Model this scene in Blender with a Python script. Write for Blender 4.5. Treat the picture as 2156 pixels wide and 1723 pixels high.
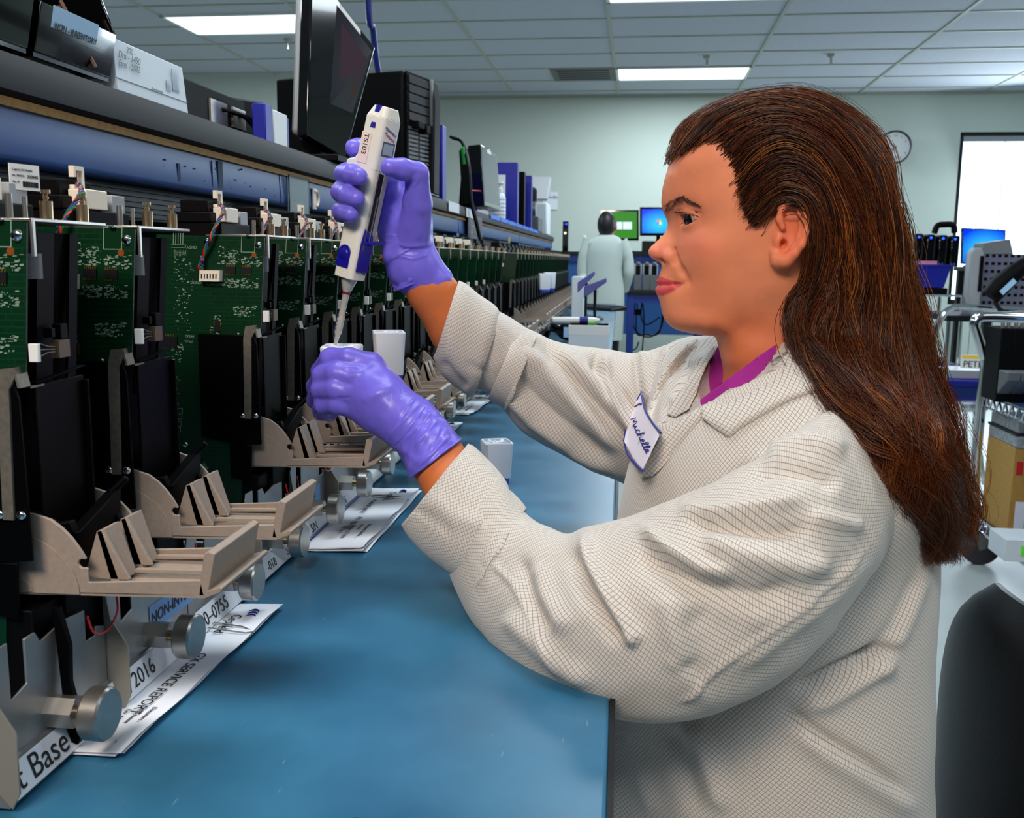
import bpy, math, random
import numpy as np
from mathutils import Vector, Matrix, noise
for o in list(bpy.data.objects): bpy.data.objects.remove(o)
SC = bpy.context.scene
COL = SC.collection
random.seed(7); RNG = np.random.default_rng(7)
pi = math.pi
# ---------------------------------------------------------------- camera
F = 2050.0; CX, CY = 1078.0, 861.5
TZ = 0.85                                   # bench top height
CAM = np.array([0, 0, TZ + 0.32])
CM = np.array([[0.99373883, -0.02783196, -0.1082059], [0.11117664, 0.15023223, 0.98237978], [0.01108554, 0.9882589, -0.15238586]])
cam_d = bpy.data.cameras.new('camera'); cam_d.sensor_width = 36; cam_d.lens = F / 2156 * 36
cam_d.clip_start = 0.02; cam_d.clip_end = 100
cam_o = bpy.data.objects.new('camera', cam_d); COL.objects.link(cam_o)
cam_d.dof.use_dof = True; cam_d.dof.focus_distance = 0.90; cam_d.dof.aperture_fstop = 20
Mc = Matrix([[CM[0][0], CM[0][1], -CM[0][2]], [CM[1][0], CM[1][1], -CM[1][2]], [CM[2][0], CM[2][1], -CM[2][2]]])
cam_o.matrix_world = Matrix.Translation(Vector(CAM)) @ Mc.to_4x4()
SC.camera = cam_o
def ray(px, py): return CM @ np.array([px - CX, CY - py, F])
def PY(px, py, Y): w = ray(px, py); return CAM + w * (Y / w[1])
def PX(px, py, X): w = ray(px, py); return CAM + w * (X / w[0])
def PZ(px, py, Z): w = ray(px, py); return CAM + w * ((Z - CAM[2]) / w[2])
# ---------------------------------------------------------------- look
vs = SC.view_settings; vs.view_transform = 'Standard'; vs.look = 'None'; vs.gamma = 1.0; vs.use_curve_mapping = False
vs.exposure = 0.0
def lin(r, g, b):
    f = lambda c: ((c / 255 + 0.055) / 1.055) ** 2.4 if c > 10 else c / 255 / 12.92
    return (f(r), f(g), f(b), 1)
W = bpy.data.worlds.new('world'); SC.world = W; W.use_nodes = True
W.node_tree.nodes['Background'].inputs[0].default_value = (0.55, 0.72, 1.0, 1)
W.node_tree.nodes['Background'].inputs[1].default_value = 0.05
def area(name, loc, target, sx, sy, power, color, spread=None):
    d = bpy.data.lights.new(name, 'AREA'); d.shape = 'RECTANGLE'; d.size = sx; d.size_y = sy; d.energy = power; d.color = color
    if spread: d.spread = spread
    o = bpy.data.objects.new(name, d); COL.objects.link(o); o.location = loc
    o.rotation_euler = (Vector(target) - Vector(loc)).to_track_quat('-Z', 'Y').to_euler(); return o
# photographer's soft light, high behind the camera on the operator's side
area('softbox_light', (-0.42, -0.62, 2.25), (0.15, 0.9, 1.0), 0.6, 0.45, 30, (1.0, 0.85, 0.72))
area('bounce_light', (0.9, -0.8, 2.0), (0.1, 0.9, 1.0), 0.8, 0.6, 1.2, (0.86, 0.92, 1.0))
# ceiling panel lights (their fixtures are built with the room)
ROOMROT = -0.0183
CEIL = 2.90
def room(x, y, z=0): c, s = math.cos(ROOMROT), math.sin(ROOMROT); return (x * c - y * s, x * s + y * c, z)
PANELS = [(-3.53, 7.05, -2.47, 7.66), (-0.28, 9.25, 0.94, 9.86), (-0.28, 6.35, 0.94, 6.96), (-0.28, 3.3, 0.94, 3.91), (-3.6, 3.9, -2.4, 4.51), (-0.9, 1.0, 0.3, 1.61),
          (2.2, 3.3, 3.4, 3.91), (2.2, 0.6, 3.4, 1.21), (-0.28, -1.8, 0.94, -1.19), (-3.6, 0.6, -2.4, 1.21), (3.5, 7.05, 4.7, 7.66)]
for pi_, (x0, y0, x1, y1) in enumerate(PANELS):
    c = room((x0 + x1) / 2, (y0 + y1) / 2, CEIL - 0.03)
    area('ceiling_panel_light', c, (c[0], c[1], 0), x1 - x0, y1 - y0, 52 if pi_ < 3 else 26, (0.80, 0.92, 1.0))
area('window_daylight', (4.2, 10.35, 1.9), (1.5, 5, 0.8), 1.4, 1.4, 80, (0.75, 0.88, 1.0))
# ---------------------------------------------------------------- helpers
class MB:
    def __init__(s): s.v = []; s.f = []; s.mi = []; s.cur = 0; s.sm = []
    def m(s, i): s.cur = i; return s
    def add(s, vs_, fs, sm=False):
        b = len(s.v); s.v += [tuple(map(float, p)) for p in vs_]
        for f in fs: s.f.append([b + i for i in f]); s.mi.append(s.cur); s.sm.append(sm)
        return s
    def box(s, x0, x1, y0, y1, z0, z1, R=None):
        P = [(x, y, z) for x in (x0, x1) for y in (y0, y1) for z in (z0, z1)]
        if R is not None: P = [tuple(R @ Vector(p)) for p in P]
        return s.add(P, [(0, 1, 3, 2), (4, 6, 7, 5), (0, 4, 5, 1), (2, 3, 7, 6), (0, 2, 6, 4), (1, 5, 7, 3)])
    def hull8(s, a, b):          # a,b : two quads (4 pts each) joined
        P = list(a) + list(b)
        return s.add(P, [(3, 2, 1, 0), (4, 5, 6, 7), (0, 1, 5, 4), (1, 2, 6, 5), (2, 3, 7, 6), (3, 0, 4, 7)])
    def slab(s, q, t):           # quad with thickness t opposite to its normal
        q = [Vector(p) for p in q]; n = (q[1] - q[0]).cross(q[3] - q[0]).normalized()
        return s.hull8([p - n * t for p in q], q)
    def prism(s, poly, ax, a, b):
        def P(u, v, w): return {'y': (u, w, v), 'x': (w, u, v), 'z': (u, v, w)}[ax]
        n = len(poly); A = [P(u, v, a) for u, v in poly] + [P(u, v, b) for u, v in poly]
        return s.add(A, [list(range(n))[::-1], list(range(n, 2 * n))] + [(i, (i + 1) % n, n + (i + 1) % n, n + i) for i in range(n)])
    def cyl(s, p0, p1, r0, r1=None, n=16, cap=True):
        r1 = r0 if r1 is None else r1; p0 = Vector(p0); p1 = Vector(p1); d = (p1 - p0).normalized()
        u = d.orthogonal().normalized(); w = d.cross(u)
        A = [p0 + (u * math.cos(t) + w * math.sin(t)) * r0 for t in [2 * pi * i / n for i in range(n)]]
        B = [p1 + (u * math.cos(t) + w * math.sin(t)) * r1 for t in [2 * pi * i / n for i in range(n)]]
        s.add(A + B, [(i, (i + 1) % n, n + (i + 1) % n, n + i) for i in range(n)], n > 8)
        if cap: b = len(s.v) - 2 * n; s.f += [[b + i for i in range(n)][::-1], [b + n + i for i in range(n)]]; s.mi += [s.cur] * 2; s.sm += [False] * 2
        return s
    def ball(s, c, r, n=10, sc=(1, 1, 1)):
        P = []; Fc = []
        for i in range(n + 1):
            for j in range(2 * n):
                a = pi * i / n; b = pi * j / n
                P.append((c[0] + r * sc[0] * math.sin(a) * math.cos(b), c[1] + r * sc[1] * math.sin(a) * math.sin(b), c[2] + r * sc[2] * math.cos(a)))
        for i in range(n):
            for j in range(2 * n): Fc.append((i * 2 * n + j, (i + 1) * 2 * n + j, (i + 1) * 2 * n + (j + 1) % (2 * n), i * 2 * n + (j + 1) % (2 * n)))
        return s.add(P, Fc, True)
    def tube(s, pts, r, n=8, cap=True):
        pts = [Vector(p) for p in pts]; N = len(pts); rr = r if hasattr(r, '__len__') else [r] * N
        d = (pts[1] - pts[0]).normalized(); u = d.orthogonal().normalized(); P = []
        for i, p in enumerate(pts):
            d = (pts[min(i + 1, N - 1)] - pts[max(i - 1, 0)]).normalized(); u = (u - d * u.dot(d)).normalized(); w = d.cross(u)
            P += [p + (u * math.cos(t) + w * math.sin(t)) * rr[i] for t in [2 * pi * k / n for k in range(n)]]
        Fc = [(i * n + k, i * n + (k + 1) % n, (i + 1) * n + (k + 1) % n, (i + 1) * n + k) for i in range(N - 1) for k in range(n)]
        s.add(P, Fc, True)
        if cap: b = len(s.v) - N * n; s.f += [[b + k for k in range(n)][::-1], [b + (N - 1) * n + k for k in range(n)]]; s.mi += [s.cur] * 2; s.sm += [False] * 2
        return s
    def lathe(s, c, prof, n=24, ax='z'):
        P = []
        for r, h in prof:
            for k in range(n):
                t = 2 * pi * k / n; a, b = r * math.cos(t), r * math.sin(t)
                P.append({'z': (c[0] + a, c[1] + b, c[2] + h), 'x': (c[0] + h, c[1] + a, c[2] + b), 'y': (c[0] + b, c[1] + h, c[2] + a)}[ax])
        return s.add(P, [(i * n + k, i * n + (k + 1) % n, (i + 1) * n + (k + 1) % n, (i + 1) * n + k) for i in range(len(prof) - 1) for k in range(n)], True)
    def build(s, name, mats, parent=None, bevel=0, loc=None, smooth=None, **kw):
        me = bpy.data.meshes.new(name); me.from_pydata(s.v, [], s.f)
        for m in (mats if isinstance(mats, (list, tuple)) else [mats]): me.materials.append(m)
        me.polygons.foreach_set('material_index', s.mi)
        me.polygons.foreach_set('use_smooth', s.sm if smooth is None else [smooth] * len(s.f)); me.update()
        if smooth is None: me.set_sharp_from_angle(angle=0.6)
        o = bpy.data.objects.new(name, me); COL.objects.link(o)
        if parent: o.parent = parent
        if loc is not None: o.location = loc
        if bevel:
            b = o.modifiers.new('b', 'BEVEL'); b.width = bevel; b.segments = 2; b.limit_method = 'ANGLE'; b.angle_limit = 0.7; b.harden_normals = False
        for k, v in kw.items(): o[k] = v
        return o
def T(o, label, cat, group=None):
    o['label'] = label; o['category'] = cat
    if group: o['group'] = group
    return o
def thing(name, label, cat, loc=(0, 0, 0), rz=0, group=None):
    o = bpy.data.objects.new(name, None); COL.objects.link(o); o.location = loc; o.rotation_euler = (0, 0, rz); o.empty_display_size = .02
    return T(o, label, cat, group)
def struct(o): o['kind'] = 'structure'; return o
def dup(root, loc, rz=0, label=None, skip=(), group=None):
    r = root.copy(); COL.objects.link(r); r.location = loc; r.rotation_euler = (0, 0, rz)
    if label: r['label'] = label
    if group: r['group'] = group
    for ch in list(root.children):
        if ch.name.split('.')[0] in skip: continue
        c = ch.copy(); COL.objects.link(c); c.parent = r
        for g in ch.children: d = g.copy(); COL.objects.link(d); d.parent = c
    return r
def text(name, body, size, org, xd, yd, mat, parent=None, align='LEFT', bold=0, sx=1.0, sp=1.0, shear=0):
    c = bpy.data.curves.new(name, 'FONT'); c.body = body; c.size = size; c.align_x = align; c.extrude = 0.00008; c.offset = bold; c.space_character = sp; c.shear = shear
    c.materials.append(mat); tmp = bpy.data.objects.new(name, c); me = bpy.data.meshes.new_from_object(tmp); bpy.data.objects.remove(tmp); bpy.data.curves.remove(c); me.name = name
    o = bpy.data.objects.new(name, me); COL.objects.link(o)
    x = Vector(xd).normalized(); y = Vector(yd); y = (y - x * y.dot(x)).normalized(); z = x.cross(y)
    Wm = Matrix.Translation(Vector(org)) @ Matrix([[x[0] * sx, y[0], z[0]], [x[1] * sx, y[1], z[1]], [x[2] * sx, y[2], z[2]]]).to_4x4()
    ch = []; par = parent; Pm = Matrix.Identity(4)
    while par: ch.append(par); par = par.parent
    for q in reversed(ch): Pm = Pm @ Matrix.Translation(q.location) @ q.rotation_euler.to_matrix().to_4x4()
    if parent: o.parent = parent
    me.transform(Pm.inverted() @ Wm)
    return o
# ---------------------------------------------------------------- materials
def mat(name, col, rough=0.5, metal=0, spec=0.5, emit=None, es=0, trans=0, ior=1.45, alpha=1, coat=0, sss=0, nz=0, nscale=60, bump=0, bscale=200, sheen=0):
    m = bpy.data.materials.new(name); m.use_nodes = True; nt = m.node_tree; b = nt.nodes['Principled BSDF']
    c = lin(*col) if max(col) > 1.0 or len(col) == 3 and isinstance(col[0], int) else (*col, 1)
    b.inputs['Base Color'].default_value = c; b.inputs['Roughness'].default_value = rough; b.inputs['Metallic'].default_value = metal
    b.inputs['Specular IOR Level'].default_value = spec; b.inputs['IOR'].default_value = ior; b.inputs['Transmission Weight'].default_value = trans
    b.inputs['Coat Weight'].default_value = coat; b.inputs['Alpha'].default_value = alpha
    if sheen: b.inputs['Sheen Weight'].default_value = sheen
    if sss: b.inputs['Subsurface Weight'].default_value = sss; b.inputs['Subsurface Radius'].default_value = (1, .3, .12); b.inputs['Subsurface Scale'].default_value = 0.006
    if emit: b.inputs['Emission Color'].default_value = lin(*emit); b.inputs['Emission Strength'].default_value = es
    if nz:
        t = nt.nodes.new('ShaderNodeTexNoise'); t.inputs['Scale'].default_value = nscale; t.inputs['Detail'].default_value = 4
        tc = nt.nodes.new('ShaderNodeTexCoord'); nt.links.new(tc.outputs['Object'], t.inputs['Vector'])
        mx = nt.nodes.new('ShaderNodeMix'); mx.data_type = 'RGBA'; mx.blend_type = 'MULTIPLY'; mx.inputs[0].default_value = 1
        mx.inputs[6].default_value = c; rp = nt.nodes.new('ShaderNodeMapRange'); rp.inputs[1].default_value = .3; rp.inputs[2].default_value = .7; rp.inputs[3].default_value = 1 - nz; rp.inputs[4].default_value = 1 + nz * .3
        nt.links.new(t.outputs[0], rp.inputs[0]); cb = nt.nodes.new('ShaderNodeCombineColor')
        for k in range(3): nt.links.new(rp.outputs[0], cb.inputs[k])
        nt.links.new(cb.outputs[0], mx.inputs[7]); nt.links.new(mx.outputs[2], b.inputs['Base Color'])
    if bump:
        t = nt.nodes.new('ShaderNodeTexNoise'); t.inputs['Scale'].default_value = bscale; t.inputs['Detail'].default_value = 3
        tc = nt.nodes.new('ShaderNodeTexCoord'); nt.links.new(tc.outputs['Object'], t.inputs['Vector'])
        bp = nt.nodes.new('ShaderNodeBump'); bp.inputs['Strength'].default_value = bump; bp.inputs['Distance'].default_value = .001
        nt.links.new(t.outputs[0], bp.inputs['Height']); nt.links.new(bp.outputs[0], b.inputs['Normal'])
    return m
M = dict(
    black=mat('black_plastic', (3, 3, 4), .55, spec=.12), blackm=mat('black_anodised', (3, 2, 3), .6, spec=.05), gloss=mat('gloss_black', (6, 5, 6), .08, coat=.6),
    dark=mat('dark_plastic', (20, 20, 23), .5, spec=.3), grey=mat('grey_plastic', (88, 90, 94), .5), lgrey=mat('light_grey_plastic', (150, 152, 155), .5),
    tray=mat('beige_grey_cast', (150, 134, 121), .52, nz=.10, nscale=300, bump=.15, bscale=900),
    steel=mat('brushed_steel', (176, 172, 166), .30, metal=.9, nz=.12, nscale=90), chrome=mat('chrome', (215, 215, 215), .10, metal=1),
    alu=mat('aluminium', (160, 160, 158), .38, metal=.75, nz=.1), galv=mat('galvanised', (128, 122, 110), .5, metal=.6, nz=.25, nscale=250),
    brass=mat('nickel_brass', (196, 172, 138), .25, metal=.95), gold=mat('gold_pin', (205, 170, 90), .3, metal=.9),
    white=mat('white_plastic', (222, 222, 220), .4), card=mat('white_card', (206, 214, 220), .6), paper=mat('white_paper', (226, 229, 236), .7),
    cream=mat('cream_connector', (226, 214, 196), .5), silk=mat('silkscreen', (128, 150, 132), .6), ink=mat('black_ink', (22, 22, 26), .6), blueink=mat('blue_ink', (34, 40, 130), .6),
    pblue=mat('blue_print_band', (120, 132, 190), .7), lblue=mat('blue_label', (120, 165, 220), .6), copper=mat('copper_pad', (176, 96, 40), .35, metal=.6),
    red=mat('red_wire', (190, 20, 28), .4), green=mat('green_wire', (18, 110, 60), .4), bluew=mat('blue_wire', (50, 60, 140), .4), greenled=mat('green_tag', (110, 230, 60), .6),
    fascia=mat('blue_steel_rail', (38, 80, 146), .42, nz=.12, nscale=12), fasciad=mat('worn_mark', (16, 40, 72), .7), yellow=mat('plywood_edge', (150, 108, 36), .7, nz=.3, nscale=120), shelf=mat('dark_laminate_edge', (15, 14, 18), .55, spec=.3, nz=.25, nscale=40),
    rail=mat('dark_grooved_rail', (20, 26, 34), .5), royal=mat('royal_blue_plastic', (12, 26, 150), .4), bluedeep=mat('deep_blue_steel', (10, 44, 120), .4), bluebench=mat('bench_blue', (38, 88, 150), .45),
    wallm=mat('painted_wall', (196, 206, 196), .85), ceilt=mat('ceiling_tile', (184, 189, 198), .9, nz=.06, nscale=30, bump=.3, bscale=300), tbar=mat('ceiling_tbar', (168, 172, 160), .6), floorm=mat('vinyl_floor', (176, 184, 182), .35, nz=.08, nscale=5),
    base=mat('rubber_base', (50, 56, 54), .7), lamp=mat('lamp_diffuser', (240, 250, 255), .5, emit=(235, 250, 255), es=2.2),
    clear=mat('clear_plastic', (235, 240, 245), .06, trans=.95, ior=1.3), milky=mat('milky_plastic', (222, 228, 238), .3, sss=.25), capblue=mat('blue_cap', (20, 70, 200), .35),
    wood=mat('cardboard', (176, 134, 66), .8, nz=.12, nscale=60), pet=mat('grey_pattern_lid', (150, 156, 160), .6, nz=.4, nscale=60), rubber=mat('wheel_rubber', (50, 52, 56), .6), seat=mat('black_vinyl', (6, 6, 7), .42, spec=.3, bump=.25, bscale=500),
    skin=None)
def bench_mat():
    m = mat('blue_laminate_top', (56, 116, 150), .26, spec=.5); nt = m.node_tree; b = nt.nodes['Principled BSDF']
    tc = nt.nodes.new('ShaderNodeTexCoord'); n1 = nt.nodes.new('ShaderNodeTexNoise'); n1.inputs['Scale'].default_value = 9; n1.inputs['Detail'].default_value = 8
    v = nt.nodes.new('ShaderNodeTexNoise'); v.inputs['Scale'].default_value = 240; mp = nt.nodes.new('ShaderNodeMapping'); mp.inputs['Scale'].default_value = (1, .12, 1); mp.inputs['Rotation'].default_value = (0, 0, .9)
    nt.links.new(tc.outputs['Object'], n1.inputs['Vector']); nt.links.new(tc.outputs['Object'], mp.inputs[0]); nt.links.new(mp.outputs[0], v.inputs['Vector'])
    r = nt.nodes.new('ShaderNodeValToRGB'); r.color_ramp.elements[0].position = .3; r.color_ramp.elements[0].color = lin(34, 86, 116); r.color_ramp.elements[1].position = .72; r.color_ramp.elements[1].color = lin(52, 110, 142)
    nt.links.new(n1.outputs[0], r.inputs[0])
    r2 = nt.nodes.new('ShaderNodeValToRGB'); r2.color_ramp.elements[0].position = .73; r2.color_ramp.elements[0].color = (0, 0, 0, 1); r2.color_ramp.elements[1].position = .80; r2.color_ramp.elements[1].color = (.22, .22, .22, 1)
    nt.links.new(v.outputs[0], r2.inputs[0]); mx = nt.nodes.new('ShaderNodeMix'); mx.data_type = 'RGBA'; mx.blend_type = 'ADD'; mx.inputs[0].default_value = .5
    nt.links.new(r.outputs[0], mx.inputs[6]); nt.links.new(r2.outputs[0], mx.inputs[7]); nt.links.new(mx.outputs[2], b.inputs['Base Color'])
    mr = nt.nodes.new('ShaderNodeMapRange'); mr.inputs[3].default_value = .2; mr.inputs[4].default_value = .42; nt.links.new(n1.outputs[0], mr.inputs[0]); nt.links.new(mr.outputs[0], b.inputs['Roughness'])
    return m
M['bench'] = bench_mat()
def pcb_mat(name, c0, c1):
    m = mat(name, c0, .32, spec=.5); nt = m.node_tree; b = nt.nodes['Principled BSDF']
    tc = nt.nodes.new('ShaderNodeTexCoord'); br = nt.nodes.new('ShaderNodeTexBrick'); mp = nt.nodes.new('ShaderNodeMapping'); mp.inputs['Rotation'].default_value = (pi / 2, 0, 0)
    nt.links.new(tc.outputs['Object'], mp.inputs[0]); nt.links.new(mp.outputs[0], br.inputs['Vector'])
    br.inputs['Scale'].default_value = 130; br.inputs['Mortar Size'].default_value = .06; br.inputs['Color1'].default_value = lin(*c0); br.inputs['Color2'].default_value = lin(*[int(c * .9) for c in c0]); br.inputs['Mortar'].default_value = lin(*c1)
    br.offset = .3; br.inputs['Brick Width'].default_value = 1.7; br.inputs['Row Height'].default_value = .5
    n = nt.nodes.new('ShaderNodeTexNoise'); n.inputs['Scale'].default_value = 28; nt.links.new(tc.outputs['Object'], n.inputs['Vector'])
    r = nt.nodes.new('ShaderNodeValToRGB'); r.color_ramp.elements[0].position = .48; r.color_ramp.elements[1].position = .52; nt.links.new(n.outputs[0], r.inputs[0])
    mx = nt.nodes.new('ShaderNodeMix'); mx.data_type = 'RGBA'; nt.links.new(r.outputs[0], mx.inputs[0]); mx.inputs[6].default_value = lin(*c0); nt.links.new(br.outputs[0], mx.inputs[7]); nt.links.new(mx.outputs[2], b.inputs['Base Color'])
    return m
M['pcb'] = pcb_mat('green_circuit_board', (2, 42, 20), (5, 52, 27)); M['pcbb'] = pcb_mat('blue_circuit_board', (20, 70, 110), (30, 90, 130))
# ---------------------------------------------------------------- room shell
XL, XR, YB, YN = -7.5, 6.5, 10.75, -3.0
def rpts(P): return [room(*p) for p in P]
def rbox(mb, x0, x1, y0, y1, z0, z1):
    R = Matrix.Rotation(ROOMROT, 4, 'Z'); return mb.box(x0, x1, y0, y1, z0, z1, R)
struct(rbox(MB(), XL, XR, YN, YB, -.05, 0).build('floor', M['floorm']))
struct(rbox(MB(), XL, XR, YN, YB, CEIL, CEIL + .04).build('ceiling', M['ceilt']))
g = MB()
xs = [-3.53 - 1.15 * k for k in range(1, 4)] + [-3.53, -2.47, -1.38, -.28, .94, 2.18, 3.4, 4.62, 5.84]
for x in xs: rbox(g, x - .013, x + .013, YN, YB, CEIL - .008, CEIL + .001)
y = YB - .28
while y > YN: rbox(g, XL, XR, y - .013, y + .013, CEIL - .007, CEIL + .001); y -= .61
rbox(g, XL, XR, YB - .03, YB - .001, CEIL - .03, CEIL)
struct(g.build('trim_1', M['tbar']))
WX0, WX1, WZ0, WZ1 = 3.20, 5.3, 0.75, 2.50    # window opening in the back wall (room coords)
w = MB()
rbox(w, XL, WX0, YB, YB + .12, 0, CEIL); rbox(w, WX1, XR, YB, YB + .12, 0, CEIL); rbox(w, WX0, WX1, YB, YB + .12, WZ1, CEIL); rbox(w, WX0, WX1, YB, YB + .12, 0, WZ0)
struct(w.build('wall_back', M['wallm']))
struct(rbox(MB(), XL - .1, XL, YN, YB, 0, CEIL).build('wall_left', M['wallm']))
struct(rbox(MB(), XR, XR + .1, YN, YB, 0, CEIL).build('wall_right', M['wallm']))
struct(rbox(MB(), XL, -2.9, 9.35, 9.45, 0, CEIL).build('wall_partition', M['wallm']))
struct(rbox(MB(), -2.9, XR, YB - .012, YB - .001, 0, .12).build('baseboard_back', M['base']))
# window with glass, head rail, blind
wf = MB(); rbox(wf, WX0, WX1, YB + .02, YB + .06, WZ0, WZ0 + .05); rbox(wf, WX0, WX0 + .04, YB + .02, YB + .06, WZ0, WZ1); rbox(wf, WX1 - .04, WX1, YB + .02, YB + .06, WZ0, WZ1)
rbox(wf, WX0, WX1, YB + .02, YB + .06, WZ1 - .04, WZ1)
win = struct(wf.build('window_1', M['dark']))
gl = rbox(MB(), WX0 + .04, WX1 - .04, YB + .035, YB + .04, WZ0 + .05, WZ1 - .04).build('window_pane', M['clear'], win)
M['sky'] = mat('bright_daylight', (235, 245, 255), .9, emit=(225, 245, 255), es=3.2)
struct(rbox(MB(), WX0 - 1.5, WX1 + 1.5, YB + .9, YB + .92, -.1, CEIL + .5).build('exterior_backdrop', M['sky']))
bl = thing('window_blind', 'white horizontal slat blind hanging in the bright window', 'blind', room((WX0 + WX1) / 2, YB + .05, WZ1), ROOMROT)
MB().box(-1.02, 1.02, -.03, .02, -.09, -.035).build('head_rail', M['lgrey'], bl)
M['slat'] = mat('blind_slat', (225, 238, 245), .6, trans=.0, emit=(200, 225, 245), es=.0)
s = MB()
for k in range(22):
    z = -.52 - .028 * k
    s.hull8([(-1.02, -.012, z), (1.02, -.012, z), (1.02, .010, z + .004), (-1.02, .010, z + .004)], [(-1.02, -.012, z + .0012), (1.02, -.012, z + .0012), (1.02, .010, z + .0052), (-1.02, .010, z + .0052)])
s.build('slats', M['slat'], bl)
MB().tube([(-.6, -.015, -.09), (-.6, -.015, -1.0), (-.605, -.015, -1.15)], .004, 6).build('tilt_wand', M['lgrey'], bl)
# ceiling fixtures
names = ['white ceiling light panel at upper left above the monitor', 'small far ceiling light panel nearest the back wall', 'large ceiling light panel at the top edge above the woman']
for i, (x0, y0, x1, y1) in enumerate(PANELS):
    if y1 < 5.0: vis = 0
    else: vis = 1
    t = thing('ceiling_light', names[i] if i < 3 else 'recessed ceiling light panel further along the room, number of rows from the back: %d' % i, 'ceiling light', room((x0 + x1) / 2, (y0 + y1) / 2, CEIL), ROOMROT, 'ceiling light panels')
    a, b = (x1 - x0) / 2, (y1 - y0) / 2
    f = MB(); f.box(-a, a, -b, -b + .025, -.015, .0); f.box(-a, a, b - .025, b, -.015, .0); f.box(-a, -a + .025, -b, b, -.015, .0); f.box(a - .025, a, -b, b, -.015, .0); f.build('frame', M['white'], t)
    MB().box(-a + .02, a - .02, -b + .02, b - .02, -.009, -.003).build('diffuser', M['lamp'], t)
    if i >= 3: t['label'] = ['ceiling light panel above the middle of the long bench', 'ceiling light panel over the left aisle', 'ceiling light panel above the near bench', 'ceiling light panel over the right aisle', 'ceiling light panel over the chair side', 'ceiling light panel behind the viewpoint', 'ceiling light panel above the left benches', 'ceiling light panel at far right beyond the window side'][i - 3]
tv = thing('ceiling_vent', 'dark square air vent in the ceiling beside the far light', 'vent', room(-.58, 9.55, CEIL), ROOMROT)
MB().box(-.30, .30, -.30, .30, -.012, 0).build('frame', mat('vent_grey', (96, 98, 96), .6), tv)
for k in range(5): MB().box(-.24 + .0 * k, .24, -.24 + .1 * k, -.19 + .1 * k, -.022, -.01).build('louvre', M['grey'], tv)
for (px, py, lb) in [(607, 90, 'small pendant sprinkler on the ceiling below the left light panel'), (1489, 125, 'small ceiling sprinkler above the far light panel'), (1750, 122, 'small ceiling sprinkler at right above the clock')]:
    p = PZ(px, py, CEIL - .03); t = thing('ceiling_sprinkler', lb, 'sprinkler', (p[0], p[1], CEIL), 0, 'ceiling sprinklers')
    MB().lathe((0, 0, 0), [(0, -.001), (.038, -.001), (.03, -.022), (.012, -.03), (0, -.03)], 16).build('escutcheon', M['tbar'], t)
    MB().cyl((0, 0, -.03), (0, 0, -.075), .009).cyl((0, 0, -.075), (0, 0, -.08), .018).build('sprinkler_head', M['steel'], t)
# wall clock
cp = PY(1884, 310, 10.52); ck = thing('wall_clock', 'round white wall clock with dark rim on the back wall', 'clock', tuple(cp), ROOMROT)
MB().lathe((0, 0, 0), [(0, .03), (.158, .03), (.166, .015), (.166, -.012), (.158, -.018), (.148, -.012), (.148, -.004)], 48, 'y').build('rim', mat('clock_rim', (38, 42, 44), .4), ck)
MB().cyl((0, .01, 0), (0, -.004, 0), .149, n=48).build('dial', M['white'], ck)
for h in range(12):
    a = 2 * pi * h / 12; n = h if h else 12
    text('numeral', str(n), .034, (cp[0] + .118 * math.sin(a), cp[1] - .006, cp[2] + .118 * math.cos(a) - .012), (1, 0, 0), (0, 0, 1), M['ink'], ck, 'CENTER')
for nm, L, wd, a in (('hour_hand', .075, .007, math.radians(-52)), ('minute_hand', .115, .005, math.radians(-137))):
    d = Vector((math.sin(a), 0, math.cos(a))); n = Vector((d.z, 0, -d.x))
    MB().hull8([d * -.015 - n * wd, d * L - n * wd * .5, d * L + n * wd * .5, d * -.015 + n * wd], [q + Vector((0, -.002, 0)) for q in (d * -.015 - n * wd, d * L - n * wd * .5, d * L + n * wd * .5, d * -.015 + n * wd)]).build(nm, M['ink'], ck, loc=(0, -.008 if nm[0] == 'h' else -.011, 0))
MB().cyl((0, -.006, 0), (0, -.016, 0), .007).build('hub', M['red'], ck)
# notices on the back wall
def notice(px0, py0, px1, py1, label, lines):
    a = PY(px0, py0, 10.6); b = PY(px1, py1, 10.6); o = MB().box(a[0], b[0], 10.0, 10.003, b[2], a[2]).build('paper_notice', M['paper'])
    o.location.y = .0; R = 0; yy = lambda x: room(x, YB, 0)[1] - .006
    o.location = (0, yy((a[0] + b[0]) / 2) - 10.003, 0); T(o, label, 'notice', 'paper notices on the back wall')
    for i, (tx, sz, c) in enumerate(lines): text('writing', tx, sz, ((a[0] + b[0]) / 2, yy(a[0]) - .008, a[2] - .07 - .075 * i), (1, 0, 0), (0, 0, 1), M[c], o, 'CENTER')
notice(1140, 402, 1172, 440, 'white paper notice on the wall beyond the blue binders', [('8S-TA IDs', .04, 'ink')])
notice(1875, 422, 1908, 468, 'white paper notice below the wall clock beside the hair', [('KAIZEN', .035, 'blueink'), ('SET', .035, 'blueink'), ('Rev', .03, 'blueink')])
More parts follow.
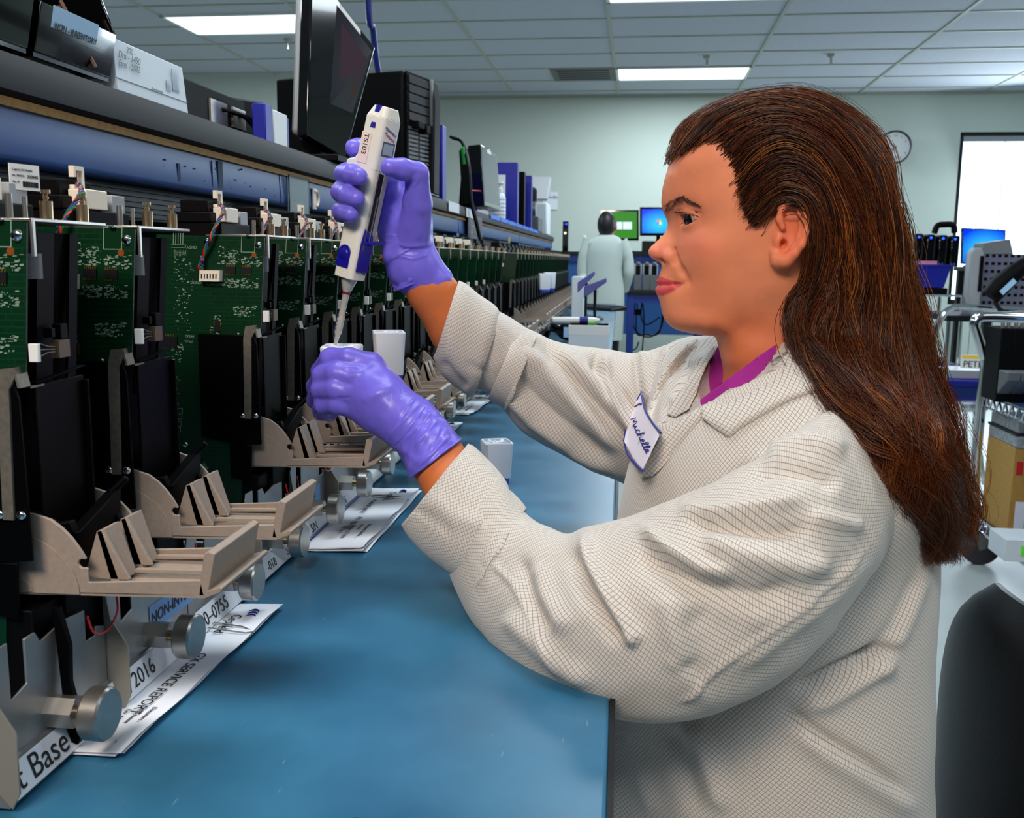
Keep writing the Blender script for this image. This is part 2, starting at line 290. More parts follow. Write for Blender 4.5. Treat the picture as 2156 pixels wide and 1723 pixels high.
# ---------------------------------------------------------------- bench and shelf
def P3(p): return Vector(p)
BT = thing('lab_workbench', 'long workbench with blue laminate top and dark edge', 'workbench', (0, 0, 0))
MB().box(-.78, .0, -.6, 3.42, TZ - .028, TZ).build('worktop', M['bench'], BT, bevel=.003)
MB().box(.0, .004, -.6, 3.42, TZ - .030, TZ - .0005).build('edge_band', M['dark'], BT)
MB().box(-.74, -.06, -.5, 3.3, TZ - .10, TZ - .029).build('apron', M['bluebench'], BT)
for x in (-.72, -.10):
    for y in (-.45, 1.5, 3.2): MB().box(x, x + .05, y, y + .05, 0, TZ - .03).build('leg', M['bluebench'], BT)
B2 = thing('lab_workbench', 'far workbench with blue laminate top holding the keyboards', 'workbench', (0, 0, 0))
MB().box(-.78, -.03, 3.44, 7.3, TZ - .028, TZ).build('worktop', M['bench'], B2, bevel=.003)
MB().box(-.74, -.08, 3.5, 7.2, TZ - .10, TZ - .029).build('apron', M['bluebench'], B2)
for x in (-.72, -.12):
    for y in (3.5, 7.1): MB().box(x, x + .05, y, y + .05, 0, TZ - .03).build('leg', M['bluebench'], B2)
SH = thing('bench_shelf', 'raised shelf with rounded black edge on a blue steel rail', 'shelf', (0, 0, TZ))
SX = -.50
# rounded laminate front edge
prof = [(SX - .42, .447), (SX - .42, .485), (SX - .012, .485), (SX - .003, .482), (SX, .474), (SX + .002, .462), (SX, .452), (SX - .006, .448)]
sh = MB().prism(prof, 'y', -.2, 7.2); sh.build('shelf_board', M['shelf'], SH)
MB().box(SX - .30, SX - .006, -.2, 7.2, .440, .4475).build('plywood_edge', M['yellow'], SH)
rl = MB()
for (a, b) in ((-.2, 1.438), (1.442, 3.05), (3.06, 4.9), (4.91, 7.2)): rl.prism([(SX - .02, .440), (SX - .012, .440), (SX - .010, .402), (SX - .012, .398), (SX - .05, .398), (SX - .05, .404), (SX - .02, .404)], 'y', a, b)
rl.build('front_rail', M['fascia'], SH)
wm = MB()
for (px, py, w, h) in [(375, 362, 7, 52), (447, 364, 3, 68), (459, 362, 12, 70)]:
    p = PX(px, py - h / 2 + 8, SX - .0095); q = PX(px + w, py + h / 2 + 8, SX - .0095)
    wm.box(SX - .0112, SX - .0098, p[1], q[1], max(q[2] - TZ, .404), min(p[2] - TZ, .438))
for k in range(20):
    y = random.uniform(1.05, 1.42); z = random.uniform(.405, .434); s_ = random.uniform(.0006, .002); wm.box(SX - .0112, SX - .0099, y, y + s_ * random.uniform(1, 4), z, z + s_)
wm.build('scuff_marks', M['fasciad'], SH, kind='stuff')
gr = MB().box(SX - .075, SX - .06, -.2, 7.2, .36, .398)
for k in range(6): gr.box(SX - .06, SX - .056, -.2, 7.2, .362 + .006 * k, .3645 + .006 * k)
gr.build('cable_raceway', M['rail'], SH)
MB().box(SX - .42, SX - .40, -.2, 7.2, 0, .447).build('back_panel', M['rail'], SH)
for y in (3.05, 4.9, 7.1): MB().box(SX - .055, SX - .012, y - .02, y + .02, 0, .398).build('upright', M['fascia'], SH)
# clear holder and cup hook on the rail
c0 = PX(605, 366, SX - .006); c1 = PX(652, 452, SX - .006)
ch = thing('sign_holder', 'clear empty plastic pouch stuck on the blue rail', 'holder', (SX - .006, (c0[1] + c1[1]) / 2, c1[2]))
hw = (c1[1] - c0[1]) / 2 - .004; hh = c0[2] - c1[2]
MB().box(0, .0012, -hw, hw, 0, hh).box(-.003, -.0018, -hw, hw, 0, hh).box(-.003, .0012, -hw, -hw + .001, 0, hh).box(-.003, .0012, hw - .001, hw, 0, hh).build('pouch', M['clear'], ch)
MB().box(-.0018, -.0006, -hw * .8, hw * .8, .004, hh * .3).build('tape', M['lgrey'], ch)
p = PX(664, 418, SX - .008); hk = thing('adhesive_hook', 'small white adhesive hook on the blue rail beside the pouch', 'hook', tuple(p))
MB().box(-.002, .001, -.012, .004, -.018, .016).build('pad', M['cream'], hk, bevel=.0006)
MB().tube([(.001, .0 + .013 * math.sin(a) , -.0 + .012 * math.cos(a)) for a in np.linspace(-.6, 3.4, 14)], .0028, 8).build('hook', M['cream'], hk)
yl = MB().box(0, .0006, -.03, .03, -.012, .012).build('yellow_label', mat('yellow_sticker', (200, 180, 60), .7)); yl.location = tuple(PX(1072, 505, SX - .009)); T(yl, 'small yellow sticker on the far blue rail', 'sticker')
for (px, py, lb) in ((956, 437, 'white label on the shelf edge under the computer tower'), (991, 450, 'white label on the shelf edge right of the tower cables')):
    o = MB().box(0, .0008, -.09, .09, -.014, .014).build('shelf_label', M['paper']); o.location = tuple(PX(px, py, SX + .004)); T(o, lb, 'label', 'labels on the shelf edge')
bs = MB()
for k in range(7): bs.box(0, .002, -1.0 + k * .3, -.72 + k * .3, -.008, .008)
o = bs.build('status_strip', mat('blue_strip', (30, 110, 230), .5)); o.location = (SX + .003, 4.7, TZ + .478); T(o, 'bright blue label strip along the far shelf edge', 'label strip')
# purple sign under shelf
p = PX(1000, 480, SX + .0); o = MB().box(0, .002, -.16, .16, -.06, .04).build('small_sign', mat('plum_sign', (58, 40, 66), .5)); o.location = tuple(p); T(o, 'dark plum name sign hanging under the shelf rail', 'sign')
text('writing', 'Saryna', .06, (p[0] + .003, p[1] - .11, p[2] - .02), (0, 1, 0), (0, 0, 1), M['lgrey'], o)
# ---------------------------------------------------------------- instrument modules in a row along the bench
PITCH = .128; X0 = -.345; Y0 = .543
def shx(x, z): return x + (z - .338) * .075     # the modules lean a little towards the operator
def b2(px, py): return (-(564 - px) * .000485, .338 - (py - 503) * .000482)   # board drawing, right board as seen
def on_board(mb, px, py, w, h, t=.0006):
    x, z = b2(px, py); w *= .000485; h *= .000482
    mb.hull8([(shx(x, z - h), -.0017, z - h), (shx(x + w, z - h), -.0017, z - h), (shx(x + w, z), -.0017, z), (shx(x, z), -.0017, z)],
             [(shx(x, z - h), -.0017 - t, z - h), (shx(x + w, z - h), -.0017 - t, z - h), (shx(x + w, z), -.0017 - t, z), (shx(x, z), -.0017 - t, z)])
def make_module():
    t = thing('instrument_module', '', 'instrument')
    pb = MB()
    bl = [(0, .338), (-.11, .340), (-.11, .03), (-.012, .03), (-.012, .246), (0, .250)]
    bl = [(shx(x, z), z) for x, z in bl]; pb.prism(bl, 'y', -.0016, 0)
    board = pb.build('circuit_board', M['pcb'], t)
    # printed marks
    sk = MB(); R = random.Random(3)
    for a in ((516, 500, 29, 1.2), (516, 532, 29, 1.2), (516, 500, 1.2, 33), (544, 500, 1.2, 33)): on_board(sk, *a, t=.0002)
    for k in range(5): on_board(sk, 373 + 5 * k, 496, 1.3, 22, .0002)
    on_board(sk, 370, 519, 30, 1.2, .0002); on_board(sk, 370, 524, 30, 1.2, .0002); on_board(sk, 399, 519, 1.2, 6, .0002)
    def marks(x0, x1, y0, y1, n):
        for _ in range(int(n * 1.5)): on_board(sk, R.uniform(x0, x1), R.uniform(y0, y1), R.choice([.9, 1.2, 3.5, 5]), R.choice([.7, .9, 1.8, 2.4]), .0003)
    marks(483, 512, 528, 556, 45); marks(516, 556, 540, 560, 40); marks(484, 512, 585, 604, 40); marks(518, 552, 585, 604, 36); marks(504, 550, 640, 662, 50); marks(376, 420, 540, 700, 60)
    marks(455, 480, 660, 700, 20); marks(372, 400, 720, 760, 30); marks(380, 396, 780, 860, 16); marks(468, 482, 520, 556, 14); marks(448, 462, 970, 1000, 30)
    for (x, y) in ((397, 860), (396, 873), (395, 888), (394, 900)):
        for a in ((0, 0, 18, .8), (0, 10, 18, .8), (0, 0, .8, 10), (17, 0, .8, 10)): on_board(sk, x - 10 + a[0], y - 4 + a[1], a[2], a[3], .0002)
    sk.build('silkscreen', M['silk'], board, kind='stuff')
    for nm, px, py, w, h, tt in (('chip', 486, 562, 21, 13, .0016), ('chip', 519, 563, 21, 13, .0016), ('chip', 468, 672, 11, 22, .0016), ('chip', 362, 706, 27, 22, .0018)):
        c = MB(); on_board(c, px, py, w, h, tt); c.m(1)
        for k in range(6):
            if w > h: on_board(c, px + 1 + 3.4 * k, py - 4, 1.6, 4, .0009); on_board(c, px + 1 + 3.4 * k, py + h, 1.6, 3, .0009)
            else: on_board(c, px - 3, py + 1 + 3.4 * k, 3, 1.4, .0009); on_board(c, px + w, py + 1 + 3.4 * k, 3, 1.4, .0009)
        c.build(nm, [M['dark'], M['gold']], board)
    c = MB(); on_board(c, 438, 570, 42, 22, .008); c.m(1)
    for k in range(6): on_board(c, 442 + 6 * k, 577, 2, 9, .0086)
    c.build('cable_connector', [M['cream'], M['dark']], board)
    for (px, py, r) in ((552, 519, .0036), (445, 513, .0036), (517, 700, .0022), (413, 933, .0032)):
        x, z = b2(px, py); MB().ball((shx(x, z), -.002, z), r, 8, (1, .6, 1)).m(1).box(shx(x, z) - r * .5, shx(x, z) + r * .5, -.002 - r * .64, -.002 - r * .5, z - .0003, z + .0003).build('screw', [M['chrome'], M['dark']], board)
    x, z = b2(544, 538); MB().cyl((shx(x, z), -.0016, z), (shx(x, z), -.0022, z), .0024, n=14).build('mounting_pad', M['copper'], board)
    for i, (nm, px, py) in enumerate((('AGND', 402, 527), ('PUMP MOTOR', 447, 601), ('DGND', 413, 598), ('TP244', 405, 708), ('TP267', 404, 719))):
        x, z = b2(px, py); text('board_marking', nm, .0036 if i != 1 else .0030, (shx(x, z), -.0019, z), (1, 0, 0), (0, 0, 1), M['silk'], board)
    for i, nm in enumerate(('DGND', 'TCK', 'TDO', 'TDI', 'TMS')):
        x, z = b2(375 + 5.5 * i, 530); text('board_marking', nm, .0028, (shx(x, z), -.0019, z), (0, 0, -1), (1, 0, 0), M['silk'], board)
    # body box behind the board
    bd = MB(); z0, z1 = .085, .333
    bd.hull8([(shx(-.12, z0), .002, z0), (shx(-.03, z0), .002, z0), (shx(-.03, z0), .078, z0), (shx(-.12, z0), .078, z0)], [(shx(-.12, z1), .002, z1), (shx(-.014, z1), .002, z1), (shx(-.014, z1), .078, z1), (shx(-.12, z1), .078, z1)])
    body = bd.build('module_body', M['blackm'], t)
    for (ya, yb, xa, mt) in ((.030, .048, -.013, 'reddish'), (.064, .074, -.012, 'black')):
        q = MB(); z0, z1 = .215, .333
        q.hull8([(shx(xa - .002, z0), ya, z0), (shx(xa, z0), ya, z0), (shx(xa, z0), yb, z0), (shx(xa - .002, z0), yb, z0)], [(shx(xa - .002, z1), ya, z1), (shx(xa, z1), ya, z1), (shx(xa, z1), yb, z1), (shx(xa - .002, z1), yb, z1)])
        q.build('front_strip', M.get(mt) or M.setdefault(mt, mat('dark_brown_strip', (16, 9, 11), .5, spec=.1)), body)
    MB().cyl((-.012, .014, .305), (-.012, .014, .320), .009, n=20).build('solenoid', M['grey'], body)
    # black front plate, side plate, pole
    fp = MB()
    fp.box(-.0105, -.0085, .010, .064, .118, .241).box(-.0085, -.0045, .062, .064, .118, .238)
    fp.hull8([(-.0105, .010, .241), (-.0085, .010, .241), (-.0085, .064, .246), (-.0105, .064, .246)], [(-.012, .010, .2425), (-.006, .010, .2425), (-.006, .064, .2475), (-.012, .064, .2475)])
    fp.build('front_plate', M['gloss2'], t, bevel=.0005)
    sp = MB()
    pl = [(-.072, .245), (-.008, .244), (-.0085, .132), (-.014, .130), (-.040, .138), (-.040, .10), (-.018, .097), (-.016, .13), (-.072, .133)]
    sp.prism([(-.070, .243), (-.013, .243), (-.010, .234), (-.008, .134), (-.028, .132), (-.070, .140)], 'y', -.0050, -.0030)
    sp.prism([(-.041, .132), (-.018, .132), (-.020, .096), (-.041, .099)], 'y', -.0050, -.0030)
    sp.build('side_plate', M['gloss2'], t, bevel=.0005)
    po = MB(); po.prism([(-.020, .252), (-.011, .253), (-.010, .248), (-.0145, .240), (-.017, .160), (-.024, .160), (-.0225, .240)], 'y', -.0072, -.0052)
    po.hull8([(-.0115, -.0070, .253), (-.0100, -.0070, .253), (-.0075, -.0070, .241), (-.0090, -.0070, .241)], [(-.0115, .004, .253), (-.0100, .004, .253), (-.0075, .004, .241), (-.0090, .004, .241)])
    po.box(-.009, -.0075, .004, .018, .2395, .2408)
    po.build('spring_bracket', M['galv'], t)
    for dx in (-.026, -.0125): MB().ball((dx, -.0062, .163), .0030, 8, (1, .7, 1)).m(1).ball((dx, -.0086, .163), .0009, 4).build('screw', [M['chrome'], M['dark']], t)
    # connector on the board edge and its wires
    MB().box(-.0045, .0015, -.001, .002, .256, .267).build('edge_connector', M['white'], t, bevel=.0004)
    wz = MB()
    for k in range(3): wz.tube([(.0, .003, .259 + .004 * k), (-.004, .018, .260 + .002 * k), (-.008, .034, .259 + .0015 * k)], .0003, 4)
    wz.build('sensor_wires', M['galv'], t)
    MB().box(-.012, -.006, .034, .046, .255, .266).build('sensor', mat('brown_sensor', (92, 74, 58), .5) if 'sens' not in M else M['sens'], t)
    MB().box(-.014, -.008, .030, .034, .268, .274).box(-.014, -.008, .040, .048, .266, .276).build('latch_clip', M['black'], t, bevel=.0006)
    # silver top plate with lip, posts and thumb screws
    tp = MB(); tp.box(-.06, .003, -.001, .082, .3385, .3405); tp.box(.0015, .0035, -.0015, .0015, .318, .3405); tp.build('top_plate', M['steel'], t, bevel=.0004)
    MB().cyl((-.004, .004, .3405), (-.004, .004, .353), .0014, n=12).cyl((-.012, .001, .3405), (-.012, .001, .3545), .0022, n=12).build('post', M['steel'], t)
    for (x, y) in ((-.003, .024), (-.004, .066)):
        th = MB().cyl((x, y, .3405), (x, y, .3515), .0039, n=20).build('standoff', M['brass'], t)
        MB().cyl((x, y, .3515), (x, y, .3570), .0014, n=10).cyl((x, y, .3560), (x, y, .3582), .0029, n=16).cyl((x, y, .3530), (x, y, .3538), .0019, n=12).build('thumb_screw', M['brass'], th)
    MB().ball((-.009, .040, .3405), .0026, 6, (1, 1, .5)).ball((-.016, -.003, .3395), .0026, 6, (1, 1, .5)).build('screw', M['chrome'], t)
    # pump block behind the top plate
    pu = MB().box(-.092, -.045, .002, .078, .334, .352).box(-.09, -.055, .0, .074, .352, .362).box(-.088, -.06, .006, .05, .362, .374).box(-.085, -.06, .052, .078, .362, .370)
    pump = pu.build('pump_block', M['black'], t, bevel=.001)
    MB().box(-.058, -.044, .014, .044, .353, .367).build('connector_block', M['cream'], pump, bevel=.0008)
    hkk = MB().box(-.060, -.056, .020, .034, .3675, .3705).box(-.060, -.056, .031, .034, .3675, .384).box(-.060, -.056, .020, .034, .381, .384).box(-.060, -.056, .020, .023, .376, .384); hkk.build('cable_hook', M['cream'], pump)
    MB().box(-.060, -.046, .054, .074, .350, .365).m(0).box(-.062, -.058, .046, .054, .352, .360).build('relay', M['lgrey'], pump, bevel=.0008)
    MB().cyl((-.058, .048, .350), (-.058, .048, .362), .002, n=8).cyl((-.058, .006, .350), (-.058, .006, .362), .002, n=8).build('terminal_pin', M['brass'], pump)
    # twisted cable from hook over the top to the board connector
    cx, cz = b2(449, 570); base = [(-.057, .026, .372), (-.050, .018, .368), (-.044, .006, .362), (-.046, -.006, .350), (shx(cx, .335) + .004, -.010, .335), (shx(cx, .32) - .003, -.008, .320), (shx(cx, cz) - .002, -.010, cz + .010), (shx(cx, cz) - .006, -.0075, cz)]
    P = catmull(base, 10)
    for q, c in enumerate(('red', 'green', 'bluew', 'dark')):
        pts = []
        for i, p in enumerate(P):
            a = i * .62 + q * pi / 2; e = 1.0 if i < len(P) - 12 else 1 + (i - len(P) + 12) * .12
            pts.append((p[0] + .0013 * math.cos(a) * e, p[1] + .0004 * math.sin(a), p[2] + .0011 * math.sin(a)))
        MB().tube(pts, .00085, 6).build(c.replace('bluew', 'blue').replace('dark', 'black') + '_wire', M[c], t)
    # ------------- cartridge tray
    tr = thing_part('tray', t)
    def side(y0, y1):
        m = MB(); arc = [(-.381, .108), (-.381, .152), (-.375, .158), (-.366, .161), (-.358, .160), (-.348, .157), (-.341, .152), (-.335, .146), (-.330, .139), (-.3262, .1325)]
        notch = [(-.3285 + .0030 * math.cos(a), .1295 + .0030 * math.sin(a)) for a in np.linspace(1.1, 5.2, 9)]
        m.prism([(x + .345, z) for x, z in arc + notch + [(-.3255, .1262), (-.3252, .1175), (-.252, .1225), (-.250, .1125), (-.3, .1105)]], 'y', y0, y1); return m
    side(.008, .0105).build('side_wall', M['tray'], tr, bevel=.0005); side(.078, .0805).build('side_wall', M['tray'], tr, bevel=.0005)
    ds = MB(); pr = [(.0 - .036, .109)] + [(-.036 + .050 * math.sin(a) + .0, .1095 + .040 * math.cos(a)) for a in np.linspace(-.1, pi / 2, 16)]
    ds.prism([(max(x, -.036), z) for x, z in pr], 'y', .0070, .0080)
    ds.prism([(-.030, .109)] + [(-.026 + .009 * math.sin(a), .110 + .009 * math.cos(a)) for a in np.linspace(-pi / 2, pi / 2, 10)], 'y', .0066, .0071)
    ds.build('pivot_disc', M['tray'], tr, bevel=.0004)
    fl = MB(); fl.hull8([(-.036, .008, .1075), (.096, .008, .1110), (.096, .0805, .1110), (-.036, .0805, .1075)], [(-.036, .008, .1095), (.096, .008, .1130), (.096, .0805, .1130), (-.036, .0805, .1095)])
    fl.build('floor_plate', M['tray'], tr)
    lp = MB(); lp.prism([(.091, .1125), (.097, .1120), (.1025, .1395), (.0985, .1410), (.0955, .1395)], 'y', .008, .083); lp.prism([(.094, .1105), (.106, .1155), (.107, .1185), (.105, .1190), (.097, .1160)], 'y', .007, .086)
    lp.build('end_lip', M['tray'], tr, bevel=.0006)
    for ya in (.020, .050):
        rb = MB(); rb.prism([(.010, .116), (.020, .147), (.0235, .148), (.040, .116)], 'y', ya, ya + .0035).hull8([(.0200, ya, .147), (.0235, ya, .148), (.0235, ya + .022, .148), (.0200, ya + .022, .147)], [(.028, ya, .114), (.034, ya, .114), (.034, ya + .022, .114), (.028, ya + .022, .114)])
        rb.prism([(.028, .1135), (.095, .1165), (.095, .1185), (.034, .1165)], 'y', ya + .020, ya + .024)
        rb.build('divider_rib', M['tray'], tr, bevel=.0004)
    # dark cartridge seat above tray
    st = MB(); st.prism([(-.04, .118), (.004, .120), (.010, .142), (.005, .154), (-.006, .152), (-.014, .158), (-.04, .160)], 'y', .016, .022).prism([(-.04, .118), (.004, .120), (.010, .142), (.005, .154), (-.006, .152), (-.014, .158), (-.04, .160)], 'y', .066, .072)
    st.hull8([(-.002, .016, .118), (.006, .016, .120), (.006, .072, .120), (-.002, .072, .118)], [(.002, .016, .146), (.012, .016, .148), (.010, .072, .164), (.000, .072, .162)]).box(-.04, .004, .016, .072, .118, .126).cyl((.004, .068, .160), (.014, .072, .170), .0025)
    st.build('cartridge_seat', M['gloss2'], t, bevel=.0008)
    # drive under the tray
    un = MB().box(-.05, -.010, .03, .076, .03, .105).box(-.05, -.014, .0, .03, .02, .10); un.build('drive_housing', M['black'], t, bevel=.001)
    MB().prism([(-.006, .100), (-.002, .100), (.004, .075), (.003, .050), (.010, .018), (.006, .008), (.0, .010), (-.002, .030), (-.004, .070)], 'y', .008, .013).build('latch_arm', M['gloss2'], t, bevel=.0006)
    MB().tube(catmull([(.002, .034, .085), (.004, .038, .072), (.005, .052, .068), (.003, .070, .074), (.0, .076, .084)], 5), .0008, 6).build('red_lead', M['red'], t)
    return t
def thing_part(name, parent):
    o = bpy.data.objects.new(name, None); COL.objects.link(o); o.parent = parent; o.empty_display_size = .01; return o
def catmull(P, n):
    P = [Vector(p) for p in P]; P = [P[0] * 2 - P[1]] + P + [P[-1] * 2 - P[-2]]; out = []
    for i in range(1, len(P) - 2):
        a, b, c, d = P[i - 1:i + 3]
        for k in range(n):
            t = k / n; out.append(.5 * ((2 * b) + (c - a) * t + (2 * a - 5 * b + 4 * c - d) * t * t + (3 * b - a - 3 * c + d) * t ** 3))
    out.append(P[-2]); return out
M['gloss2'] = mat('satin_black_plate', (2, 2, 3), .5, spec=.08)
M['sens'] = mat('brown_sensor', (92, 74, 58), .5)
def ORD(n):
    a = 'first second third fourth fifth sixth seventh eighth ninth tenth eleventh twelfth thirteenth fourteenth fifteenth sixteenth seventeenth eighteenth nineteenth'.split()
    tn = {20: ('twenty', 'twentieth'), 30: ('thirty', 'thirtieth'), 40: ('forty', 'fortieth')}
    n += 1
    if n < 20: return a[n - 1]
    return tn[n // 10 * 10][1] if n % 10 == 0 else tn[n // 10 * 10][0] + '-' + a[n % 10 - 1]
proto = make_module(); mods = {}; BZ = .003
def deepdup(o, parent=None, loc=None, simple=False):
    c = o.copy(); COL.objects.link(c)
    if parent: c.parent = parent
    if loc is not None: c.location = loc
    for ch in o.children:
        nm = ch.name.split('.')[0]
        if simple and nm in ('red_wire', 'green_wire', 'blue_wire', 'black_wire', 'sensor_wires', 'sensor', 'latch_clip', 'red_lead', 'screw', 'post', 'silkscreen', 'board_marking', 'chip', 'mounting_pad', 'terminal_pin', 'thumb_screw', 'front_strip', 'solenoid', 'cable_hook'): continue
        if simple == 2 and nm in ('relay', 'edge_connector', 'latch_arm', 'drive_housing', 'divider_rib', 'pivot_disc', 'connector_block'): continue
        deepdup(ch, c, None, simple)
    return c
def yl(px, py): return int(round((PX(px, py, X0)[1] - Y0) / PITCH))
nlab = {0: 'nearest instrument module with green board cut off by the left edge', 1: 'second instrument module from the left, its tray over the blue label', 3: 'instrument module with fully visible green board and twisted wire',
        4: 'instrument module just behind the white pipette tip', 5: 'instrument module behind the gloved hand holding the cartridge'}
slots = [0, 1] + list(range(3, 19)) + list(range(21, 47)); first = True
for n in slots:
    loc = (X0, Y0 + PITCH * n, TZ)
    if first: o = proto; o.location = loc; first = False
    else:
        o = deepdup(proto, None, loc, 0 if n < 8 else (1 if n < 16 else 2))
        for c in list(o.children):
            if c.name.startswith('latch_arm'): bpy.data.objects.remove(c)
    mods[n] = o
    o['label'] = nlab.get(n, '%s instrument module counted from the left edge of the bench' % ORD(n if n < 3 else n - 1) if n < 19 else '%s instrument module counted from the left edge, far down the bench' % ORD(n - 3)) if n > -1 else nlab.get(n, 'bench instrument module in the run behind the raised forearm' if n < 19 else 'far instrument module in the row beyond the raised wrist')
    o['group'] = 'instrument modules in a row along the bench'
# the module at slot 0 has a rating label standing on its pump
p0 = PX(24, 365, -.392); rl_ = MB().box(-.0006, 0, 0, .024, 0, .0165).build('rating_label', M['white'])
rl_.location = tuple(PX(22, 398, -.392)); rl_.rotation_euler = (0, 0, -.25); T(rl_, 'white serial number label 200940 standing above the nearest module', 'label')
for (tx, sz, y, z) in (('Cepheid GX Module', .0019, .002, .0122), ('No. 700-0755', .0017, .002, .0085), ('200940', .0030, .0135, .0078), ('Rev. AF', .0017, .002, .0045)):
    text('writing', tx, sz, tuple(Matrix.Translation(rl_.location) @ Matrix.Rotation(-.25, 4, 'Z') @ Vector((.0003, y, z))), tuple(Matrix.Rotation(-.25, 3, 'Z') @ Vector((0, 1, 0))), (0, 0, 1), M['ink'], rl_)
bc = MB()
yy_ = .010
while yy_ < .0225: w_ = random.choice([.0003, .0005, .0007]); bc.box(0, .0003, yy_, yy_ + w_, .002, .0055); yy_ += w_ + random.choice([.0003, .0004])
bc.build('barcode', M['ink'], rl_)
# ---------------------------------------------------------------- bases
def make_base(fin_end=True):
    t = thing('instrument_base', '', 'base')
    m = MB(); yo = -.058
    wall = [(yo, 0), (yo + PITCH - .002, 0), (yo + PITCH - .002, .062), (yo + PITCH - .014, .066), (yo + PITCH - .014, .060), (yo + PITCH - .026, .060), (yo + PITCH - .026, .082), (yo + PITCH - .050, .084), (yo + .052, .080), (yo + .047, .088), (yo + .036, .088), (yo + .036, .060), (yo + .020, .056), (yo + .020, .092), (yo + .004, .092), (yo, .080)]
    m.prism(wall, 'x', -.006, -.0045)
    m.build('front_wall', M['alu'], t, bevel=.0004)
    MB().box(-.12, -.0045, yo, yo + PITCH - .002, 0, .0015).prism([(-.0045, 0), (.004, 0), (.004, .0012), (-.0025, .020), (-.0045, .022)], 'y', yo, yo + PITCH - .002).build('foot_plate', M['alu'], t)
    MB().prism([(-.006, .084), (-.0045, .088), (-.001, .066), (.011, .047), (.011, .010), (.006, 0), (-.001, .008), (-.006, .010)], 'y', yo - .0008, yo + .0008).build('side_fin', M['alu2'], t, bevel=.0003)
    kb = MB().cyl((-.0045, .0, .032), (.014, .0, .032), .0105, n=6).m(1).cyl((.014, 0, .032), (.021, 0, .032), .0042, n=14).build('hex_standoff', [M['steel'], M['brass']], t)
    k2 = MB().lathe((0, 0, .032), [(0, .021), (.0155, .021), (.0168, .0225), (.0168, .0330), (.0155, .0345), (0, .0345)], 28, 'x').build('thumb_knob', M['steel'], t)
    return t
M['alu2'] = mat('painted_fin', (142, 136, 124), .42, metal=.3)
bp_ = make_base(); bases = {}
for n in range(0, 46):
    if n in (19, 20): continue
    if n == 2: o = deepdup(bp_, None, (X0 - .001, Y0 + PITCH * 2, TZ + BZ)); [bpy.data.objects.remove(c) for c in list(o.children) if c.name.startswith('side_fin')]; T(o, 'instrument stand without a module, reading 700-0755 beside its knob', 'instrument stand'); o.name = 'instrument_stand'; continue
    if n not in mods: continue
    o = deepdup(bp_, mods[n], (-.001, 0, BZ), 0 if n < 24 else 2); o.name = 'base_stand'
    for k in ('label', 'category', 'group'):
        if k in o.keys(): del o[k]
def kill(o):
    for c in list(o.children): kill(c)
    bpy.data.objects.remove(o)
kill(bp_)
tape = MB()
def strip(y0, y1, label, words):
    q = MB(); xa, za, xb, zb = .0043, .0015, -.0021, .0202
    q.hull8([(xa - .0002, y0, za), (xa, y0, za), (xa, y1, za), (xa - .0002, y1, za)], [(xb - .0002, y0, zb), (xb, y0, zb), (xb, y1, zb), (xb - .0002, y1, zb)])
    o = q.build('label_strip', M['paper']); o.location = (X0 - .0005, 0, TZ + BZ); T(o, label, 'label')
    up = Vector((xb - xa, 0, zb - za)).normalized()
    for tx, sz, y, h in words:
        text('writing', tx, sz, Vector((X0 + xa - .0001, y, TZ + za + BZ)) + up * h, (0, 1, 0), up, M['ink'], o)
strip(.487, .612, 'white label strip reading Base on the nearest instrument base', [('t Base', .0215, .4955, .0035)])
strip(.614, .868, 'white label strip with 2016 and 700-0755 on the second base', [(': 7', .017, .598 + .018, .004), ('2016', .0165, .633, .0045), ('700–0755', .0165, .740, .0045)])
strip(.871, .995, 'white label strip ending 018 between the fourth knob and fin', [('-018', .013, .905, .004), ('S/N', .014, .960, .004)])
strip(.999, 1.12, 'white label strip reading P/N beside the service report', [('S/N', .014, 1.045, .004)]); strip(1.127, 1.25, 'white label strip reading P/N behind the far fins', [('P/N', .014, 1.165, .004)])
o = MB().box(0, .0004, 0, .098, 0, .021).build('base_label', M['lblue']); o.location = (X0 - .0054, .674, TZ + .034); T(o, 'light blue NON-INVENTORY label on the second instrument base', 'label')
text('writing', 'NON-INVENTORY', .0128, (X0 - .0048, .676, TZ + .040), (0, 1, 0), (0, 0, 1), M['ink'], o, bold=.0002)
o = MB().box(0, .0004, 0, .06, 0, .02).build('base_label', M['lblue']); o.location = (X0 - .0054, 1.04, TZ + .034); T(o, 'light blue label partly hidden behind the fins of a farther base', 'label')
text('writing', 'INVEN', .0128, (X0 - .0048, 1.044, TZ + .040), (0, 1, 0), (0, 0, 1), M['ink'], o, bold=.0002)
